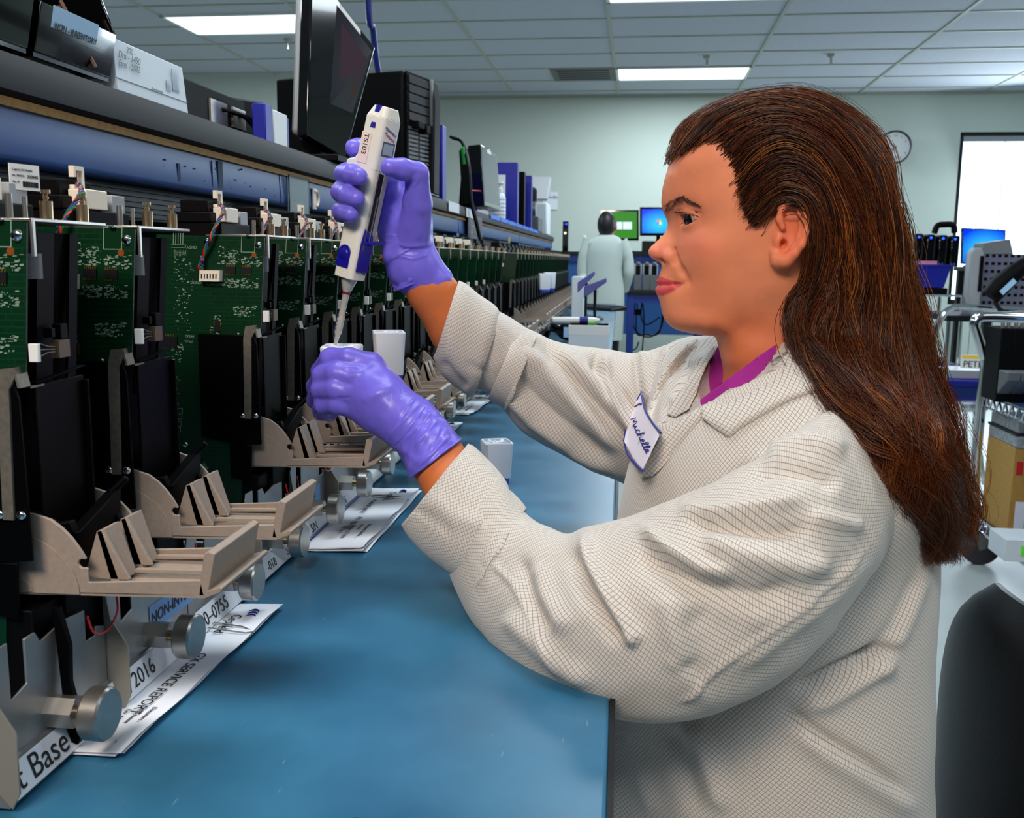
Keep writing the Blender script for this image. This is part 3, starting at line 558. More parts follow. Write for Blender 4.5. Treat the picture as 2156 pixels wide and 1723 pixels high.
# ---------------------------------------------------------------- papers on the bench
def report(loc_pts, label, n, seed, logo=True, title=True, band=False, wdt=.216, group='stapled service reports on the bench'):
    (xr, y0), (xr2, y1) = loc_pts; R = random.Random(seed)
    t = thing('service_report', label, 'papers', (xr, y0, TZ), math.atan2(-(xr2 - xr), y1 - y0), group); L = math.hypot(xr2 - xr, y1 - y0)
    for k in range(n):
        m = MB(); nx, ny = 8, 26; dx = R.uniform(-.006, .003) * (k < n - 1); dy = R.uniform(-.007, .007) * (k < n - 1); ph = R.uniform(0, 6); P = []
        def hz(u, v, k=k, ph=ph): return .0004 + k * .0008 + (.0022 + .0006 * k) * max(0, 1 - u / .05) * (.4 + .6 * math.sin(v * 30 + ph * .3) ** 2)
        for th in (0, .00025):
            for i in range(nx + 1):
                for j in range(ny + 1): u = i / nx * (wdt if k < n - 1 or True else wdt); v = j / ny * L; P.append((-u + dx, v + dy, hz(u, v) + th))
        q = (nx + 1) * (ny + 1); Fc = []
        for i in range(nx):
            for j in range(ny):
                a = i * (ny + 1) + j; Fc.append((q + a, q + a + 1, q + a + ny + 2, q + a + ny + 1)); Fc.append((a, a + ny + 1, a + ny + 2, a + 1))
        for j in range(ny): Fc.append((j, j + 1, q + j + 1, q + j))
        for i in range(nx): a = i * (ny + 1); Fc.append((a, q + a, q + a + ny + 1, a + ny + 1)); a += ny; Fc.append((a, a + ny + 1, q + a + ny + 1, q + a))
        m.add(P, Fc, True); top = m.build('sheet', M['paper'], t)
    zt = n * .0008 + .0026; Rz = Matrix.Rotation(t.rotation_euler.z, 3, 'Z')
    def W_(u, v, z=zt): return Vector((xr, y0, TZ)) + Rz @ Vector((-u, v, z))
    dn = Rz @ Vector((0, -1, 0)); up = Rz @ Vector((1, 0, 0))
    mk = MB()
    for k in range(3):
        mk.tube([(-.018 + .006 * math.sin(a) + .001 * k, L - .016 - .006 * k - .010 * (1 - math.cos(a)), zt) for a in np.linspace(-.9, 1.2, 8)], [.0002, .0005, .0008, .0010, .0010, .0008, .0005, .0002], 6)
    mk.build('logo_mark', M['blueink'], t)
    text('writing', 'Cepheid.', .0125, W_(.032, L - .030), dn, up, M['ink'], t)
    mk = MB().tube([(-.036, L - .036, zt + .001), (-.006, L - .066, zt + .001), (-.004, L - .070, zt - .001), (-.008, L - .0745, zt + .001), (-.040, L - .046, zt + .001), (-.044, L - .040, zt + .001), (-.040, L - .036, zt + .001), (-.014, L - .0600, zt + .001)] if False else [(-.045, L - .052, zt + .0008), (-.012, L - .058, zt + .0008), (-.0015, L - .062, zt - .001), (.0005, L - .066, zt), (-.004, L - .071, zt + .0008), (-.048, L - .064, zt + .0008), (-.052, L - .058, zt + .0008), (-.048, L - .054, zt + .0008), (-.020, L - .060, zt + .0008)], .0007, 6)
    mk.build('paper_clip', M['steel'], t)
    if title:
        text('writing', 'P/N:', .008, W_(.046, L - .078), dn, up, M['ink'], t); text('writing', '900-0363', .009, W_(.060, L - .090), dn, up, M['ink'], t) if wdt > .1 else None
        text('writing', 'GX SERVICE REPORT', .0115, W_(.024, L - .115), dn, up, M['ink'], t)
        for i, s_ in enumerate(('Document Number D0387', 'Attachment', 'Rev. AC', 'Effective 12/12/2010', 'Page 1 of 2')): text('writing', s_, .0048, W_(.012 + .0080 * i, .064 - .003 * i), dn, up, M['ink'], t)
    if band:
        for (u, w_) in ((.068, .014), (.098, .018)): MB().box(-u - w_, -u, .02, L - .03, zt - .0012, zt - .0006).build('printed_band', M['pblue'], t)
        fr = MB()
        for u in (.067, .082, .098, .117): fr.box(-u - .0007, -u, .02, L - .03, zt - .0008, zt - .0003)
        fr.box(-.118, -.067, .02, .0207, zt - .0008, zt - .0003); fr.build('printed_frame', M['ink'], t)
        text('writing', 'Module SN: 600181', .0085, W_(.045, L - .075), dn, up, M['ink'], t); text('writing', 'Repair Tag:', .008, W_(.096, .115), dn, up, M['ink'], t)
        text('writing', 'Module Testing Check-List', .0095, W_(.079, L - .10), dn, up, M['ink'], t); text('writing', 'Date', .008, W_(.09, .21), dn, up, M['ink'], t); text('writing', 'Explanation:', .0085, W_(.092, .08), dn, up, M['ink'], t)
        text('writing', 'PN   900-0363', .0095, W_(.042, .125), dn, up, M['ink'], t)
        for i, s_ in enumerate(('Document Number D0387', 'Rev. AC', 'Effective 12/12/2010', 'Page 1 of 2')): text('writing', s_, .0065, W_(.020 + .0085 * i, .095 - .004 * i), dn, up, M['ink'], t)
    return t
report(((-.309, .549), (-.300, .822)), 'stapled white GX SERVICE REPORT papers nearest the lower left', 4, 1, wdt=.20)
report(((-.271, 1.0), (-.269, 1.285)), 'paper stack with blue bands lying under the front knobs mid bench', 6, 2, title=False, band=True, wdt=.21)
a_ = PZ(985, 885, TZ); report(((a_[0] - .012, 1.56), (a_[0] - .0, 1.84)), 'report papers with black clip behind the left glove cuff', 5, 3, title=False, wdt=.20)
report(((-.30, 1.96), (-.284, 2.235)), 'farther service report with blue bands under the raised sleeve', 4, 4, title=False, band=True, wdt=.20)
for i, (px, py, L_) in enumerate([(1160, 655, 'open papers beside the far black keyboard'), (1155, 675, 'white folded note behind the black barcode scanner')]):
    p = PZ(px, py, TZ); t = thing('loose_paper', L_, 'paper', tuple(p), .2 * i)
    MB().hull8([(-.09, -.06, .0), (.09, -.06, .0), (.09, .08, .0), (-.09, .08, .0)], [(-.09, -.06, .001), (.09, -.06, .001), (.09, .08, .004), (-.09, .08, .001)]).build('sheet', M['paper'], t)
# ---------------------------------------------------------------- cartridges
def cartridge(loc, label, rz=0, tilt=0, h=.052):
    t = thing('test_cartridge', label, 'cartridge', tuple(loc), rz, 'white square test cartridges')
    b = MB(); a, c = .0175, .0205
    def ring(s_, z, ch=.16): k = s_ * ch; return [(-s_ + k, -s_, z), (s_ - k, -s_, z), (s_, -s_ + k, z), (s_, s_ - k, z), (s_ - k, s_, z), (-s_ + k, s_, z), (-s_, s_ - k, z), (-s_, -s_ + k, z)]
    R_ = [ring(a, .0105), ring(c, .0105 + h - .002), ring(c - .001, .0105 + h), ring(c - .003, .0105 + h), ring(c - .0035, .0105 + h - .006), ring(a - .004, .02)]
    P = [p for r in R_ for p in r]; b.add(P, [(i * 8 + k, i * 8 + (k + 1) % 8, i * 8 + 8 + (k + 1) % 8, i * 8 + 8 + k) for i in range(5) for k in range(8)] + [tuple(range(8))[::-1], tuple(range(40, 48))])
    b.build('cartridge_body', M['milky'], t, bevel=.0004)
    n = MB(); 
    for k in range(6): n.cyl((random.uniform(-.014, .014), random.uniform(-.014, .014), .0105 + h - .006), (random.uniform(-.014, .014), random.uniform(-.014, .014), .0105 + h - .003), .003)
    n.box(-.0165, .0165, -.001, .001, .03, .0105 + h - .002).box(-.001, .001, -.0165, .0165, .03, .0105 + h - .002); n.build('inner_wells', M['milky'], t)
    MB().add([p for r in (ring(.0150, 0, .4), ring(.0165, .001, .4), ring(.0165, .0105, .4)) for p in r], [(i * 8 + k, i * 8 + (k + 1) % 8, i * 8 + 8 + (k + 1) % 8, i * 8 + 8 + k) for i in range(2) for k in range(8)] + [tuple(range(8))[::-1], tuple(range(16, 24))]).build('blue_base', M['capblue'], t, bevel=.0005)
    return t
ct = cartridge(PZ(1045, 1018, TZ), 'white cartridge with blue base standing alone on the bench', .35)
cb = PY(818, 697, 1.235); cartridge((cb[0], cb[1], cb[2] - .0665), 'white cartridge standing in a tray behind the lower glove', .3, h=.056)
CART = PY(720, 727, 1.0); cartridge((CART[0], CART[1], CART[2] - .0665), 'white cartridge held in the lower glove under the pipette tip', .15, h=.056)
for i, px in enumerate((1146, 1157)):
    p = PY(px, 616 - 3 * i, 3.45 + .06 * i); cartridge(p, ('left', 'right')[i] + ' one of two small cartridges on the far row of trays', .2, h=.056)
# ---------------------------------------------------------------- things on the shelf
ST = TZ + .485
def bin_(y, w, label, writing):
    t = thing('parts_bin', label, 'bin', (SX - .02, y, ST), 0, 'glossy black parts bins on the shelf')
    s = MB(); prof = [(-.01, .012), (.004, .012), (.012, .052), (.0, .085), (-.03, .13), (-.24, .13), (-.24, .012)]
    for ya in (0, w - .003): s.prism(prof, 'y', ya, ya + .003)
    s.build('side_panel', M['gloss'], t, bevel=.001)
    MB().hull8([(.0, .0, .010), (.004, 0, .010), (.004, w, .010), (.0, w, .010)], [(.009, 0, .052), (.013, 0, .052), (.013, w, .052), (.009, w, .052)]).build('front_panel', M['gloss'], t, bevel=.001); MB().hull8([(-.03, 0, .115), (-.027, 0, .117), (-.027, w, .117), (-.03, w, .115)], [(-.034, 0, .13), (-.03, 0, .132), (-.03, w, .132), (-.034, w, .13)]).build('top_rim', M['gloss'], t)
    MB().box(-.24, .002, 0, w, .006, .012).box(-.242, -.238, 0, w, .006, .13).box(-.23, -.02, .006, w - .006, 0, .006).build('bin_floor', M['gloss'], t)
    if writing:
        c = []
        o = MB().hull8([(.0045, .018, .016), (.0050, .018, .016), (.0050, .094, .016), (.0045, .094, .016)], [(.0130, .018, .053), (.0135, .018, .053), (.0135, .094, .053), (.0130, .094, .053)]).build('bin_label', M['lblue2'], t, bevel=.0001)
        text('writing', 'NON - INVENTORY', .0080, (SX - .02 + .0102, y + .022, ST + .034), (0, 1, 0), (.0085, 0, .037), M['ink'], t, bold=.0002)
        k = MB()
        for q in range(5): k.tube([(-.03 + .01 * q, .05 + .01 * q, .013), (-.02, .07 + .004 * q, .05 + .006 * q)], .002, 5)
        k.build('copper_terminals', mat('dull_copper', (96, 60, 34), .6), t)
    return t
M['lblue2'] = mat('pale_blue_label', (160, 196, 226), .55)
bin_(.838, .128, 'glossy black parts bin labelled NON - INVENTORY at upper left', True)
bin_(.700, .128, 'glossy black parts bin cut off by the upper left corner', False)
t = thing('white_carton', 'white cardboard carton with handwriting on the shelf beside the bin', 'box', (SX - .018, .975, ST))
MB().hull8([(-.10, 0, 0), (.004, 0, 0), (.004, .165, 0), (-.10, .165, 0)], [(-.10, .003, .052), (.0, .003, .052), (.0, .162, .052), (-.10, .162, .052)]).build('carton_body', M['card'], t, bevel=.001)
MB().box(.0022, .0038, .001, .164, .0125, .0130).build('carton_fold', M['lgrey'], t)
for tx, sz, y, z in (('300 -', .009, .023, .041), ('Dm - 1490', .0105, .006, .0335), ('Ejrel - 5592', .0095, .006, .0255)):
    text('handwriting', tx, sz, (SX - .018 + .0035, .975 + y, ST + z), (0, 1, 0), (0, 0, 1), M['grey'], t, shear=.3)
text('writing', 'Scan to monitor', .0038, (SX - .018 + .0045, .975 + .075, ST + .013), (0, 1, 0), (0, 0, 1), M['ink'], t)
MB().box(.0025, .0032, .128, .145, .02, .045).box(.003, .0036, .112, .124, .018, .03).build('clear_tape', M['clear'], t)
t = thing('monitor', 'back of a dark grey monitor peeking above the white carton', 'monitor', (SX - .33, 1.44, ST), .2)
MB().box(-.02, .02, -.17, .17, .03, .172).build('rear_shell', M['dark'], t, bevel=.006); MB().box(-.03, .03, -.05, .05, 0, .035).build('stand', M['dark'], t)
t = thing('desktop_computer', 'low black computer box lying behind the white carton', 'computer', (SX - .10, 1.42, ST))
c1_ = MB().box(-.16, .0, -.20, .12, .004, .075); c1_.build('case', M['black'], t, bevel=.003)
MB().box(.0, .003, -.02, .04, .02, .06).box(0, .004, .06, .11, .03, .06).build('rear_ports', M['steel'], t)
for k in range(3): MB().tube(catmull([(.003, .02 + .03 * k, .05), (.02, .06 + .03 * k, .045), (.03, .10 + .03 * k, .02), (.01, .12 + .04 * k, .004)], 5), .003, 6).build('cable', M['black'], t)
t = thing('monitor', 'grey back of a slim monitor behind the black computer box', 'monitor', (SX - .33, 1.86, ST), -.55)
MB().box(-.015, .015, -.13, .16, .03, .145).build('rear_shell', M['dark'], t, bevel=.004); MB().box(-.03, .03, -.04, .04, 0, .04).build('stand', M['dark'], t)
for i, (px0, px1, c_, lb) in enumerate(((545, 563, 'royal', 'blue binder standing left of the monitor behind cables'), (563, 594, 'white', 'white folder standing beside the blue binder'), (590, 597, 'royal', 'thin blue folder right of the white folder'))):
    a = PX(px0, 222 + i * 4, SX - .06); b = PX(px1, 300, SX - .06)
    T(MB().box(-.022, 0, a[1], b[1], 0, .067 - .004 * i).build('binder', M[c_], loc=(SX - .05, 0, ST), bevel=.002), lb, 'binder')
# the big monitor
Q = [PX(650, 288, SX - .05), PX(724, 334, SX - .018)]
def mon(BL, BR, TL, TR, label, name='monitor', shellm='lgrey', th=.03, screen=None, stand=True, bez=.014, shelfz=None):
    BL, BR, TL, TR = map(Vector, (BL, BR, TL, TR)); n = (BR - BL).cross(TL - BL).normalized()
    t = thing(name, label, 'monitor', tuple((BL + BR) / 2))
    o = (BL + BR) / 2; q = [p - o for p in (BL, BR, TR, TL)]; c = (q[0] + q[1] + q[2] + q[3]) / 4
    MB().slab(q, th).build('bezel', M['gloss'], t, bevel=.003)
    def inset(d, off): 
        w = (q[1] - q[0]).length; h = (q[3] - q[0]).length
        u = (q[1] - q[0]) / w; v = (q[3] - q[0]) / h
        return [q[0] + u * d + v * d * 1.3 + n * off, q[1] - u * d + v * d * 1.3 + n * off, q[2] - u * d - v * d + n * off, q[3] + u * d - v * d + n * off]
    scr = MB().slab(inset(bez, .0008), .001).build('screen', screen or M['screen_dark'], t)
    MB().slab([c + (p - c) * .93 - n * th for p in q], th * .8).build('rear_shell', M[shellm], t, bevel=.008)
    if stand:
        zb = (shelfz if shelfz is not None else ST) - o.z
        foot = c - n * (th * 2.2); MB().hull8([(foot.x - .02, foot.y - .03, zb + .012), (foot.x + .02, foot.y - .03, zb + .012), (foot.x + .02, foot.y + .03, zb + .012), (foot.x - .02, foot.y + .03, zb + .012)], [(foot.x - .01, foot.y - .025, c.z), (foot.x + .01, foot.y - .025, c.z), (foot.x + .01, foot.y + .025, c.z), (foot.x - .01, foot.y + .025, c.z)]).box(foot.x - .08, foot.x + .07, foot.y - .09, foot.y + .09, zb, zb + .012).build('stand', M['black'], t, bevel=.002)
    return t, q, n, inset
def screen_mat(name, kind):
    m = mat(name, (5, 5, 8), .15); nt = m.node_tree; b = nt.nodes['Principled BSDF']; tc = nt.nodes.new('ShaderNodeTexCoord'); sp = nt.nodes.new('ShaderNodeSeparateXYZ'); nt.links.new(tc.outputs['Generated'], sp.inputs[0])
    if kind == 'win':
        g_ = nt.nodes.new('ShaderNodeTexGradient'); g_.gradient_type = 'SPHERICAL'; mp = nt.nodes.new('ShaderNodeMapping'); mp.inputs['Location'].default_value = (-.5, 0, -.35) ; nt.links.new(tc.outputs['Generated'], mp.inputs[0])
        mp.inputs['Scale'].default_value = (.95, 0, .95); nt.links.new(mp.outputs[0], g_.inputs[0]); r = nt.nodes.new('ShaderNodeValToRGB'); r.color_ramp.elements[0].position = .35; r.color_ramp.elements[0].color = lin(0, 60, 255); r.color_ramp.elements[1].position = .98; r.color_ramp.elements[1].color = lin(60, 225, 255)
        nt.links.new(g_.outputs[0], r.inputs[0]); nt.links.new(r.outputs[0], b.inputs['Emission Color']); b.inputs['Emission Strength'].default_value = 1.0
    return m
M['screen_dark'] = mat('dark_screen', (16, 15, 20), .16, emit=(30, 26, 40), es=.35)
M['scr_green'] = mat('green_desktop', (10, 60, 8), .3, emit=(38, 126, 14), es=1.0); M['scr_win'] = screen_mat('blue_desktop', 'win'); M['scr_white'] = mat('window_on_screen', (200, 205, 210), .3, emit=(190, 196, 204), es=.9)
BL = PX(647, 286, SX - .045); BR = PX(727, 335, SX - .012); TR = PY(791, 100, BR[1] + .07); TL = PY(657, -70, BL[1] + .06)
mt, q, n, ins = mon(BL, BR, TL, TR, 'large dark monitor with silver back standing on the shelf edge', th=.022)
i4 = ins(.030, .0018); a, b, c, d = i4
M['scr_win2'] = mat('dim_window', (40, 26, 34), .2, emit=(52, 34, 48), es=.45); M['scr_org'] = mat('dim_panel', (50, 26, 14), .2, emit=(70, 40, 24), es=.4)
MB().slab([a.lerp(d, .18), b.lerp(c, .30), b.lerp(c, .97), a.lerp(d, .97)], .0006).build('screen_window', M['scr_win2'], mt)
MB().slab([a.lerp(d, .35).lerp(b.lerp(c, .35), .45) + n * .0006, b.lerp(c, .37) + n * .0006, b.lerp(c, .6) + n * .0006, a.lerp(d, .6).lerp(b.lerp(c, .6), .45) + n * .0006], .0004).build('screen_panel', M['scr_org'], mt)
lb = MB()
for k in range(9): u = .40 + .055 * k; lb.slab([a.lerp(d, u).lerp(b.lerp(c, u), .05) + n * .0008, a.lerp(d, u).lerp(b.lerp(c, u), .35 + .05 * (k % 4)) + n * .0008, a.lerp(d, u + .008).lerp(b.lerp(c, u + .008), .35 + .05 * (k % 4)) + n * .0008, a.lerp(d, u + .008).lerp(b.lerp(c, u + .008), .05) + n * .0008], .0002)
lb.build('screen_lines', M['grey'], mt)
top = ins(.004, .001); MB().slab([top[3].lerp(top[2], .42) + Vector((0, 0, -.009)), top[3].lerp(top[2], .75) + Vector((0, 0, -.009)), top[3].lerp(top[2], .75), top[3].lerp(top[2], .42)], .0006).build('asset_tag', M['white'], mt)
kc = thing('cable_coil', 'coiled black cable lying on the shelf under the monitor', 'cable', tuple(PX(712, 330, SX - .035)))
kc.location.z = ST
for k in range(3): MB().tube([(.0 + .012 * math.cos(a) , .0 + .05 * k - .06 + .02 * math.sin(a * .9), .006 + .004 * math.sin(a * 2 + k)) for a in np.linspace(0, 11, 40)], .0022, 6).build('cable_loop', M['dark'], kc)
# computer tower
p = PX(906, 430, SX - .10); tw = thing('computer_tower', 'tall black computer tower with vented front on the shelf', 'computer', (SX - .115, 2.74, ST), math.radians(-16))
H_ = .345; MB().box(-.42, 0, 0, .185, .006, H_).build('case', M['black'], tw, bevel=.006); MB().prism([(0, .01), (.018, .02), (.022, H_ - .06), (.012, H_ - .004), (0, H_)], 'y', .15, .19).build('front_bezel', M['dark'], tw, bevel=.004)
f = MB()
for k in range(5): f.box(0, .010, .02, .145, .215 + k * .025, .237 + k * .025)
f.build('drive_bay', M['dark'], tw, bevel=.002)
g_ = MB()
for k in range(16): g_.box(0, .008, .02, .075, .02 + k * .0115, .027 + k * .0115); g_.box(0, .008, .085, .14, .02 + k * .0115, .027 + k * .0115)
g_.build('vent_slats', M['grey'], tw, kind='stuff'); MB().box(0, .006, .012, .15, .01, .345).build('vent_back', M['black'], tw); MB().box(-.004, .016, .150, .1535, .215, .345).build('silver_trim', M['lgrey'], tw)
MB().box(.0, .03, .035, .075, .195, .215).box(0, .03, .085, .11, .185, .208).build('cable_plug', M['black'], tw, bevel=.003)
for k, (dx, c_) in enumerate(((0, 'black'), (.02, 'dark'))):
    pts = [PX(948, 288, -.56), PX(972, 300, -.53), PX(985, 350, -.50), PX(990, 420, -.49), PX(1002, 470, -.475), PX(1013, 520, -.47)]
    T(MB().tube(catmull([p + np.array([0, .03 * k, 0]) for p in pts], 8), .0045, 8).build('hanging_cable', M[c_]), ('left', 'right')[k] + ' of two black cables drooping from the tower over the shelf edge', 'cable')
t = thing('cable_clip', 'bright green tie on the tower cables', 'cable tie', tuple(PX(974, 310, -.52))); MB().tube([(0, 0, 0), (.003, .02, -.05)], .006, 8).build('tie', mat('green_tie', (30, 160, 60), .5), t)
pts = [PX(775, -10, -.9), PX(785, 60, -.9), PX(793, 130, -.9), PX(806, 200, -.9)]
pts = [(PX(772, -25, -.9)[0], PX(772, -25, -.9)[1], CEIL)] if False else pts
T(MB().tube(catmull([(pts[0][0], pts[0][1], CEIL)] + pts, 8), .011, 8).build('ceiling_cable', mat('navy_cable', (16, 26, 110), .4)), 'thick navy cable dropping from the ceiling behind the monitor', 'cable')
# keyboard leaning / paper at (880,400)
t = thing('sheet_on_shelf', 'printed sheet lying on the shelf in front of the tower', 'paper', (SX - .05, 2.45, ST)); MB().box(-.05, .05, -.18, .22, 0, .002).build('sheet', M['lgrey'], t)
# second cluster on the shelf
def pmon(px0, py0, px1, py1, X, label, lean=0):
    a = PX(px0, py1, X); b = PX(px1, py1, X + .02); c = PX(px1, py0, X + .02); zt = max(c[2], ST + .2)
    m_, q, n, ins = mon((a[0], a[1], ST + .035), (b[0], b[1], ST + .035), (a[0] - .02, a[1] + .02, zt), (b[0] - .02, b[1] + .02, zt), label, th=.05, shellm='black', screen=mat('grey_reflecting_screen', (70, 78, 88), .2))
    tt = ins(.006, .002); MB().slab([tt[3].lerp(tt[2], .35) + Vector((0, 0, -.02)), tt[3].lerp(tt[2], .6) + Vector((0, 0, -.02)), tt[3].lerp(tt[2], .6), tt[3].lerp(tt[2], .35)], .0006).build('asset_tag', M['white'], m_)
pmon(1020, 322, 1054, 450, SX - .03, 'black monitor edge-on beyond the tower with grey screen')
pmon(1064, 352, 1086, 440, SX - .10, 'smaller farther black monitor behind the blue binders')
for (xr, y, h, mt, lb) in ((-.10, 3.30, .27, 'royal', 'blue binder behind the edge-on monitor'), (-.03, 4.98, .31, 'royal', 'upright blue binder with white sheet on its cover'), (-.035, 5.38, .30, 'black', 'black binder between the blue binders'), (-.03, 5.74, .31, 'royal', 'upright dark blue binder right of the white bottle')):
    T(MB().box(-.27, 0, -.035, .035, 0, h).build('binder', M[mt], loc=(SX + xr, y, ST), bevel=.003), lb, 'binder')
o = MB().box(-.20, -.06, -.003, 0, .03, .25).build('cover_sheet', M['paper']); o.location = (SX - .03, 4.98 - .036, ST); T(o, 'white sheet slipped on the blue binder cover', 'paper')
p = PX(1051, 470, SX - .035); t = thing('squeeze_bottle', 'white ribbed squeeze bottle standing on the far shelf edge', 'bottle', (SX - .045, p[1], ST))
MB().lathe((0, 0, 0), [(0, 0), (.036, 0), (.038, .01), (.038, .095), (.030, .112), (.020, .118)], 24).build('bottle_body', M['milky'], t)
MB().lathe((0, 0, 0), [(.019, .116), (.024, .118), (.024, .136), (.018, .14), (.018, .15), (.03, .155), (.03, .165), (0, .168)], 20).build('cap', M['white'], t)
rg = MB()
for k in range(5): rg.lathe((0, 0, .02 + .016 * k), [(.0382, 0), (.0388, .002), (.0382, .004)], 24)
rg.build('scale_rings', M['lgrey'], t)
T(MB().tube(catmull([PX(992, 401, -.56), PX(1020, 403, -.54), PX(1048, 406, -.52)], 4), .0025, 6).build('red_lead', M['red']), 'thin red lead stretched in front of the far monitor', 'wire')
def pbox(name, px0, py0, px1, py1, Y, d, m, label, cat, bevel=.004, zbase=None, parent=None):
    a = PY(px0, py1, Y); b = PY(px1, py0, Y); z0 = a[2] if zbase is None else zbase
    o = MB().box(0, b[0] - a[0], 0, d, 0, b[2] - z0).build(name, M[m] if isinstance(m, str) else m, parent, bevel=bevel, loc=(a[0], Y, z0))
    if label: T(o, label, cat)
    return o
t = thing('bench_scanner', 'beige-grey instrument with arched bracket on the far shelf', 'instrument', (SX - .11, 6.22, ST))
MB().box(-.16, .09, -.12, .2, 0, .10).build('housing', M['grey'], t, bevel=.01); MB().box(-.10, .07, -.05, .0, .10, .28).build('bracket', M['dark'], t, bevel=.02); MB().cyl((.02, -.08, .14), (.07, -.08, .14), .05, n=20).build('reel', M['steel'], t)
t = thing('white_analyzer', 'white boxy device with open lid at the far shelf end', 'instrument', (SX - .16, 6.9, ST))
MB().box(-.10, .14, -.12, .2, 0, .22).build('housing', M['card'], t, bevel=.01); MB().hull8([(-.1, -.12, .23), (.14, -.12, .23), (.14, .2, .28), (-.1, .2, .28)], [(-.1, -.12, .25), (.14, -.12, .25), (.14, .2, .42), (-.1, .2, .42)]).build('lid', M['lgrey'], t, bevel=.006)
# ---------------------------------------------------------------- far bench
def keyboard(px, py, rz, label, w=.42, d=.14):
    p = PZ(px, py, TZ); t = thing('keyboard', label, 'keyboard', tuple(p), rz, 'black keyboards on the far bench'); MB().prism([(-d / 2, 0), (d / 2, 0), (d / 2, .03), (-d / 2, .012)], 'x', -w / 2, w / 2).build('key_tray', M['dark'], t, bevel=.003)
    k = MB()
    for r in range(5):
        for c in range(14): x = -w / 2 + .02 + c * (w - .04) / 14; y = -d / 2 + .012 + r * (d - .02) / 5; z = .012 + (y + d / 2) / d * .018; k.box(x, x + (w - .04) / 14 - .003, y, y + (d - .02) / 5 - .003, z, z + .007)
    k.build('keys', M['dark2'], t, kind='stuff'); return t
M['dark2'] = mat('key_caps', (44, 46, 50), .5)
keyboard(1222, 676, 1.25, 'nearer black keyboard on the bench beyond the glove cartridges', .34); keyboard(1250, 652, -.75, 'farther black keyboard lying slanted at the bench edge', .46)
t = thing('white_carton', 'white carton with green sticker on the far part of the bench', 'box', tuple(PZ(1242, 742, TZ)), .02)
MB().box(-.075, .065, -.02, .11, 0, .095).build('carton_body', M['card'], t, bevel=.002); MB().box(-.0755, .0655, -.0205, .111, .060, .095).build('lid', M['white'], t, bevel=.002); MB().box(-.01, .02, .02, .05, .0955, .096).build('sticker', M['greenled'], t)
text('writing', 'cobas', .022, tuple(PZ(1242, 742, TZ) + np.array([-.03, -.0225, .03])), (1, 0, 0), (0, 0, 1), M['blueink'], t) if False else None
t = thing('barcode_scanner', 'black handheld barcode scanner with blue label lying on the bench', 'scanner', tuple(PZ(1160, 718, TZ) + np.array([.07, 0, .03])), .1)
MB().ball((0, 0, .008), .045, 10, (1.1, .8, .8)).cyl((-.03, 0, .01), (.07, .0, 0), .03, .024, 16).build('scanner_head', M['gloss'], t, smooth=True); MB().tube(catmull([(-.03, 0, .01), (-.055, .02, .02), (-.07, .08, .015), (-.09, .14, -.02)], 5), [.022, .02] + [.018] * 14, 10).build('grip', M['gloss'], t); MB().box(-.022, .006, -.039, -.036, -.012, .028).build('scanner_label', M['lblue2'], t)
t = thing('pipette', 'spare white pipette lying across the white carton', 'pipette', tuple(PZ(1200, 688, TZ + .10)), 0)
t.location = tuple(PZ(1242, 742, TZ) + np.array([-.02, .045, .108])); MB().tube([(-.12, 0, 0), (-.06, 0, 0), (.03, 0, .001), (.05, 0, .001)], [.011, .012, .011, .006], 10).build('pipette_barrel', M['white'], t); MB().tube([(-.02, 0, .001), (.01, 0, .001)], .0125, 10).build('purple_ring', M['blueink'], t)
o = pbox('white_carton', 1203, 583, 1229, 622, 4.3, .14, 'card', 'small white upright carton in front of the standing man', 'box', zbase=TZ)
for i, (A, B) in enumerate((((1216, 606), (1252, 575)), ((1229, 616), (1277, 590)))):
    a = Vector(PY(*A, 4.1 - .3 * i)); b = Vector(PY(*B, 4.1 - .3 * i)); u = Vector((0, 0, .022 - .0 * i))
    b_ = MB().cyl((a + b) * .5 * Vector((1, 1, 0)) + Vector((0, .025, TZ)), (a + b) * .5 + Vector((0, .025, 0)), .006, n=8).build('flap_stand', M['dark'])
    fl_ = T(MB().hull8([a - u, a + u, a + u + Vector((0, .05, 0)), a - u + Vector((0, .05, 0))], [b - u * .4, b + u * .4, b + u * .4 + Vector((0, .05, 0)), b - u * .4 + Vector((0, .05, 0))]).build('plastic_flap', mat('violet_plastic', (84, 84, 150), .4), bevel=.003), ('left and smaller', 'right and larger')[i] + ' of two violet plastic flaps sticking up before the man', 'flap'); b_.parent = fl_
# ---------------------------------------------------------------- desk and people at the back wall
def desk(x0, x1, y0, y1, ztop, label, legm='bluedeep', topm='dark', midz=None):
    t = thing('side_bench', label, 'workbench'); MB().box(x0, x1, y0, y1, ztop - .03, ztop).build('desk_top', M[topm], t, bevel=.003)
    for x in (x0 + .02, x1 - .07):
        for y in (y0 + .02, y1 - .07): MB().box(x, x + .055, y, y + .055, 0, ztop - .03).build('leg', M[legm], t)
    MB().box(x0 + .03, x1 - .03, y0 + .03, y0 + .06, ztop - .10, ztop - .031).build('rail', M[legm], t)
    return t
a = PY(1322, 612, 8.0); d1 = desk(a[0] - .02, 1.9, 8.0, 8.75, a[2], 'low blue-framed side bench with black top behind the face')
DZ = a[2]; b = PY(1325, 528, 8.1)
MB().box(a[0] + .0, 1.9, 8.35, 8.72, b[2] - .03, b[2]).build('upper_shelf', M['dark'], d1)
for x in (a[0] + .02, 1.8): MB().box(x, x + .05, 8.45, 8.5, DZ, b[2] - .03).build('shelf_post', M['bluebench'], d1)
UZ = b[2]
c = PY(1205, 525, 9.6); d2 = desk(-1.2, c[0] + 1.3, 9.6, 10.2, c[2] - .02, 'wall bench with black top behind the standing man'); WZ = c[2] - .02
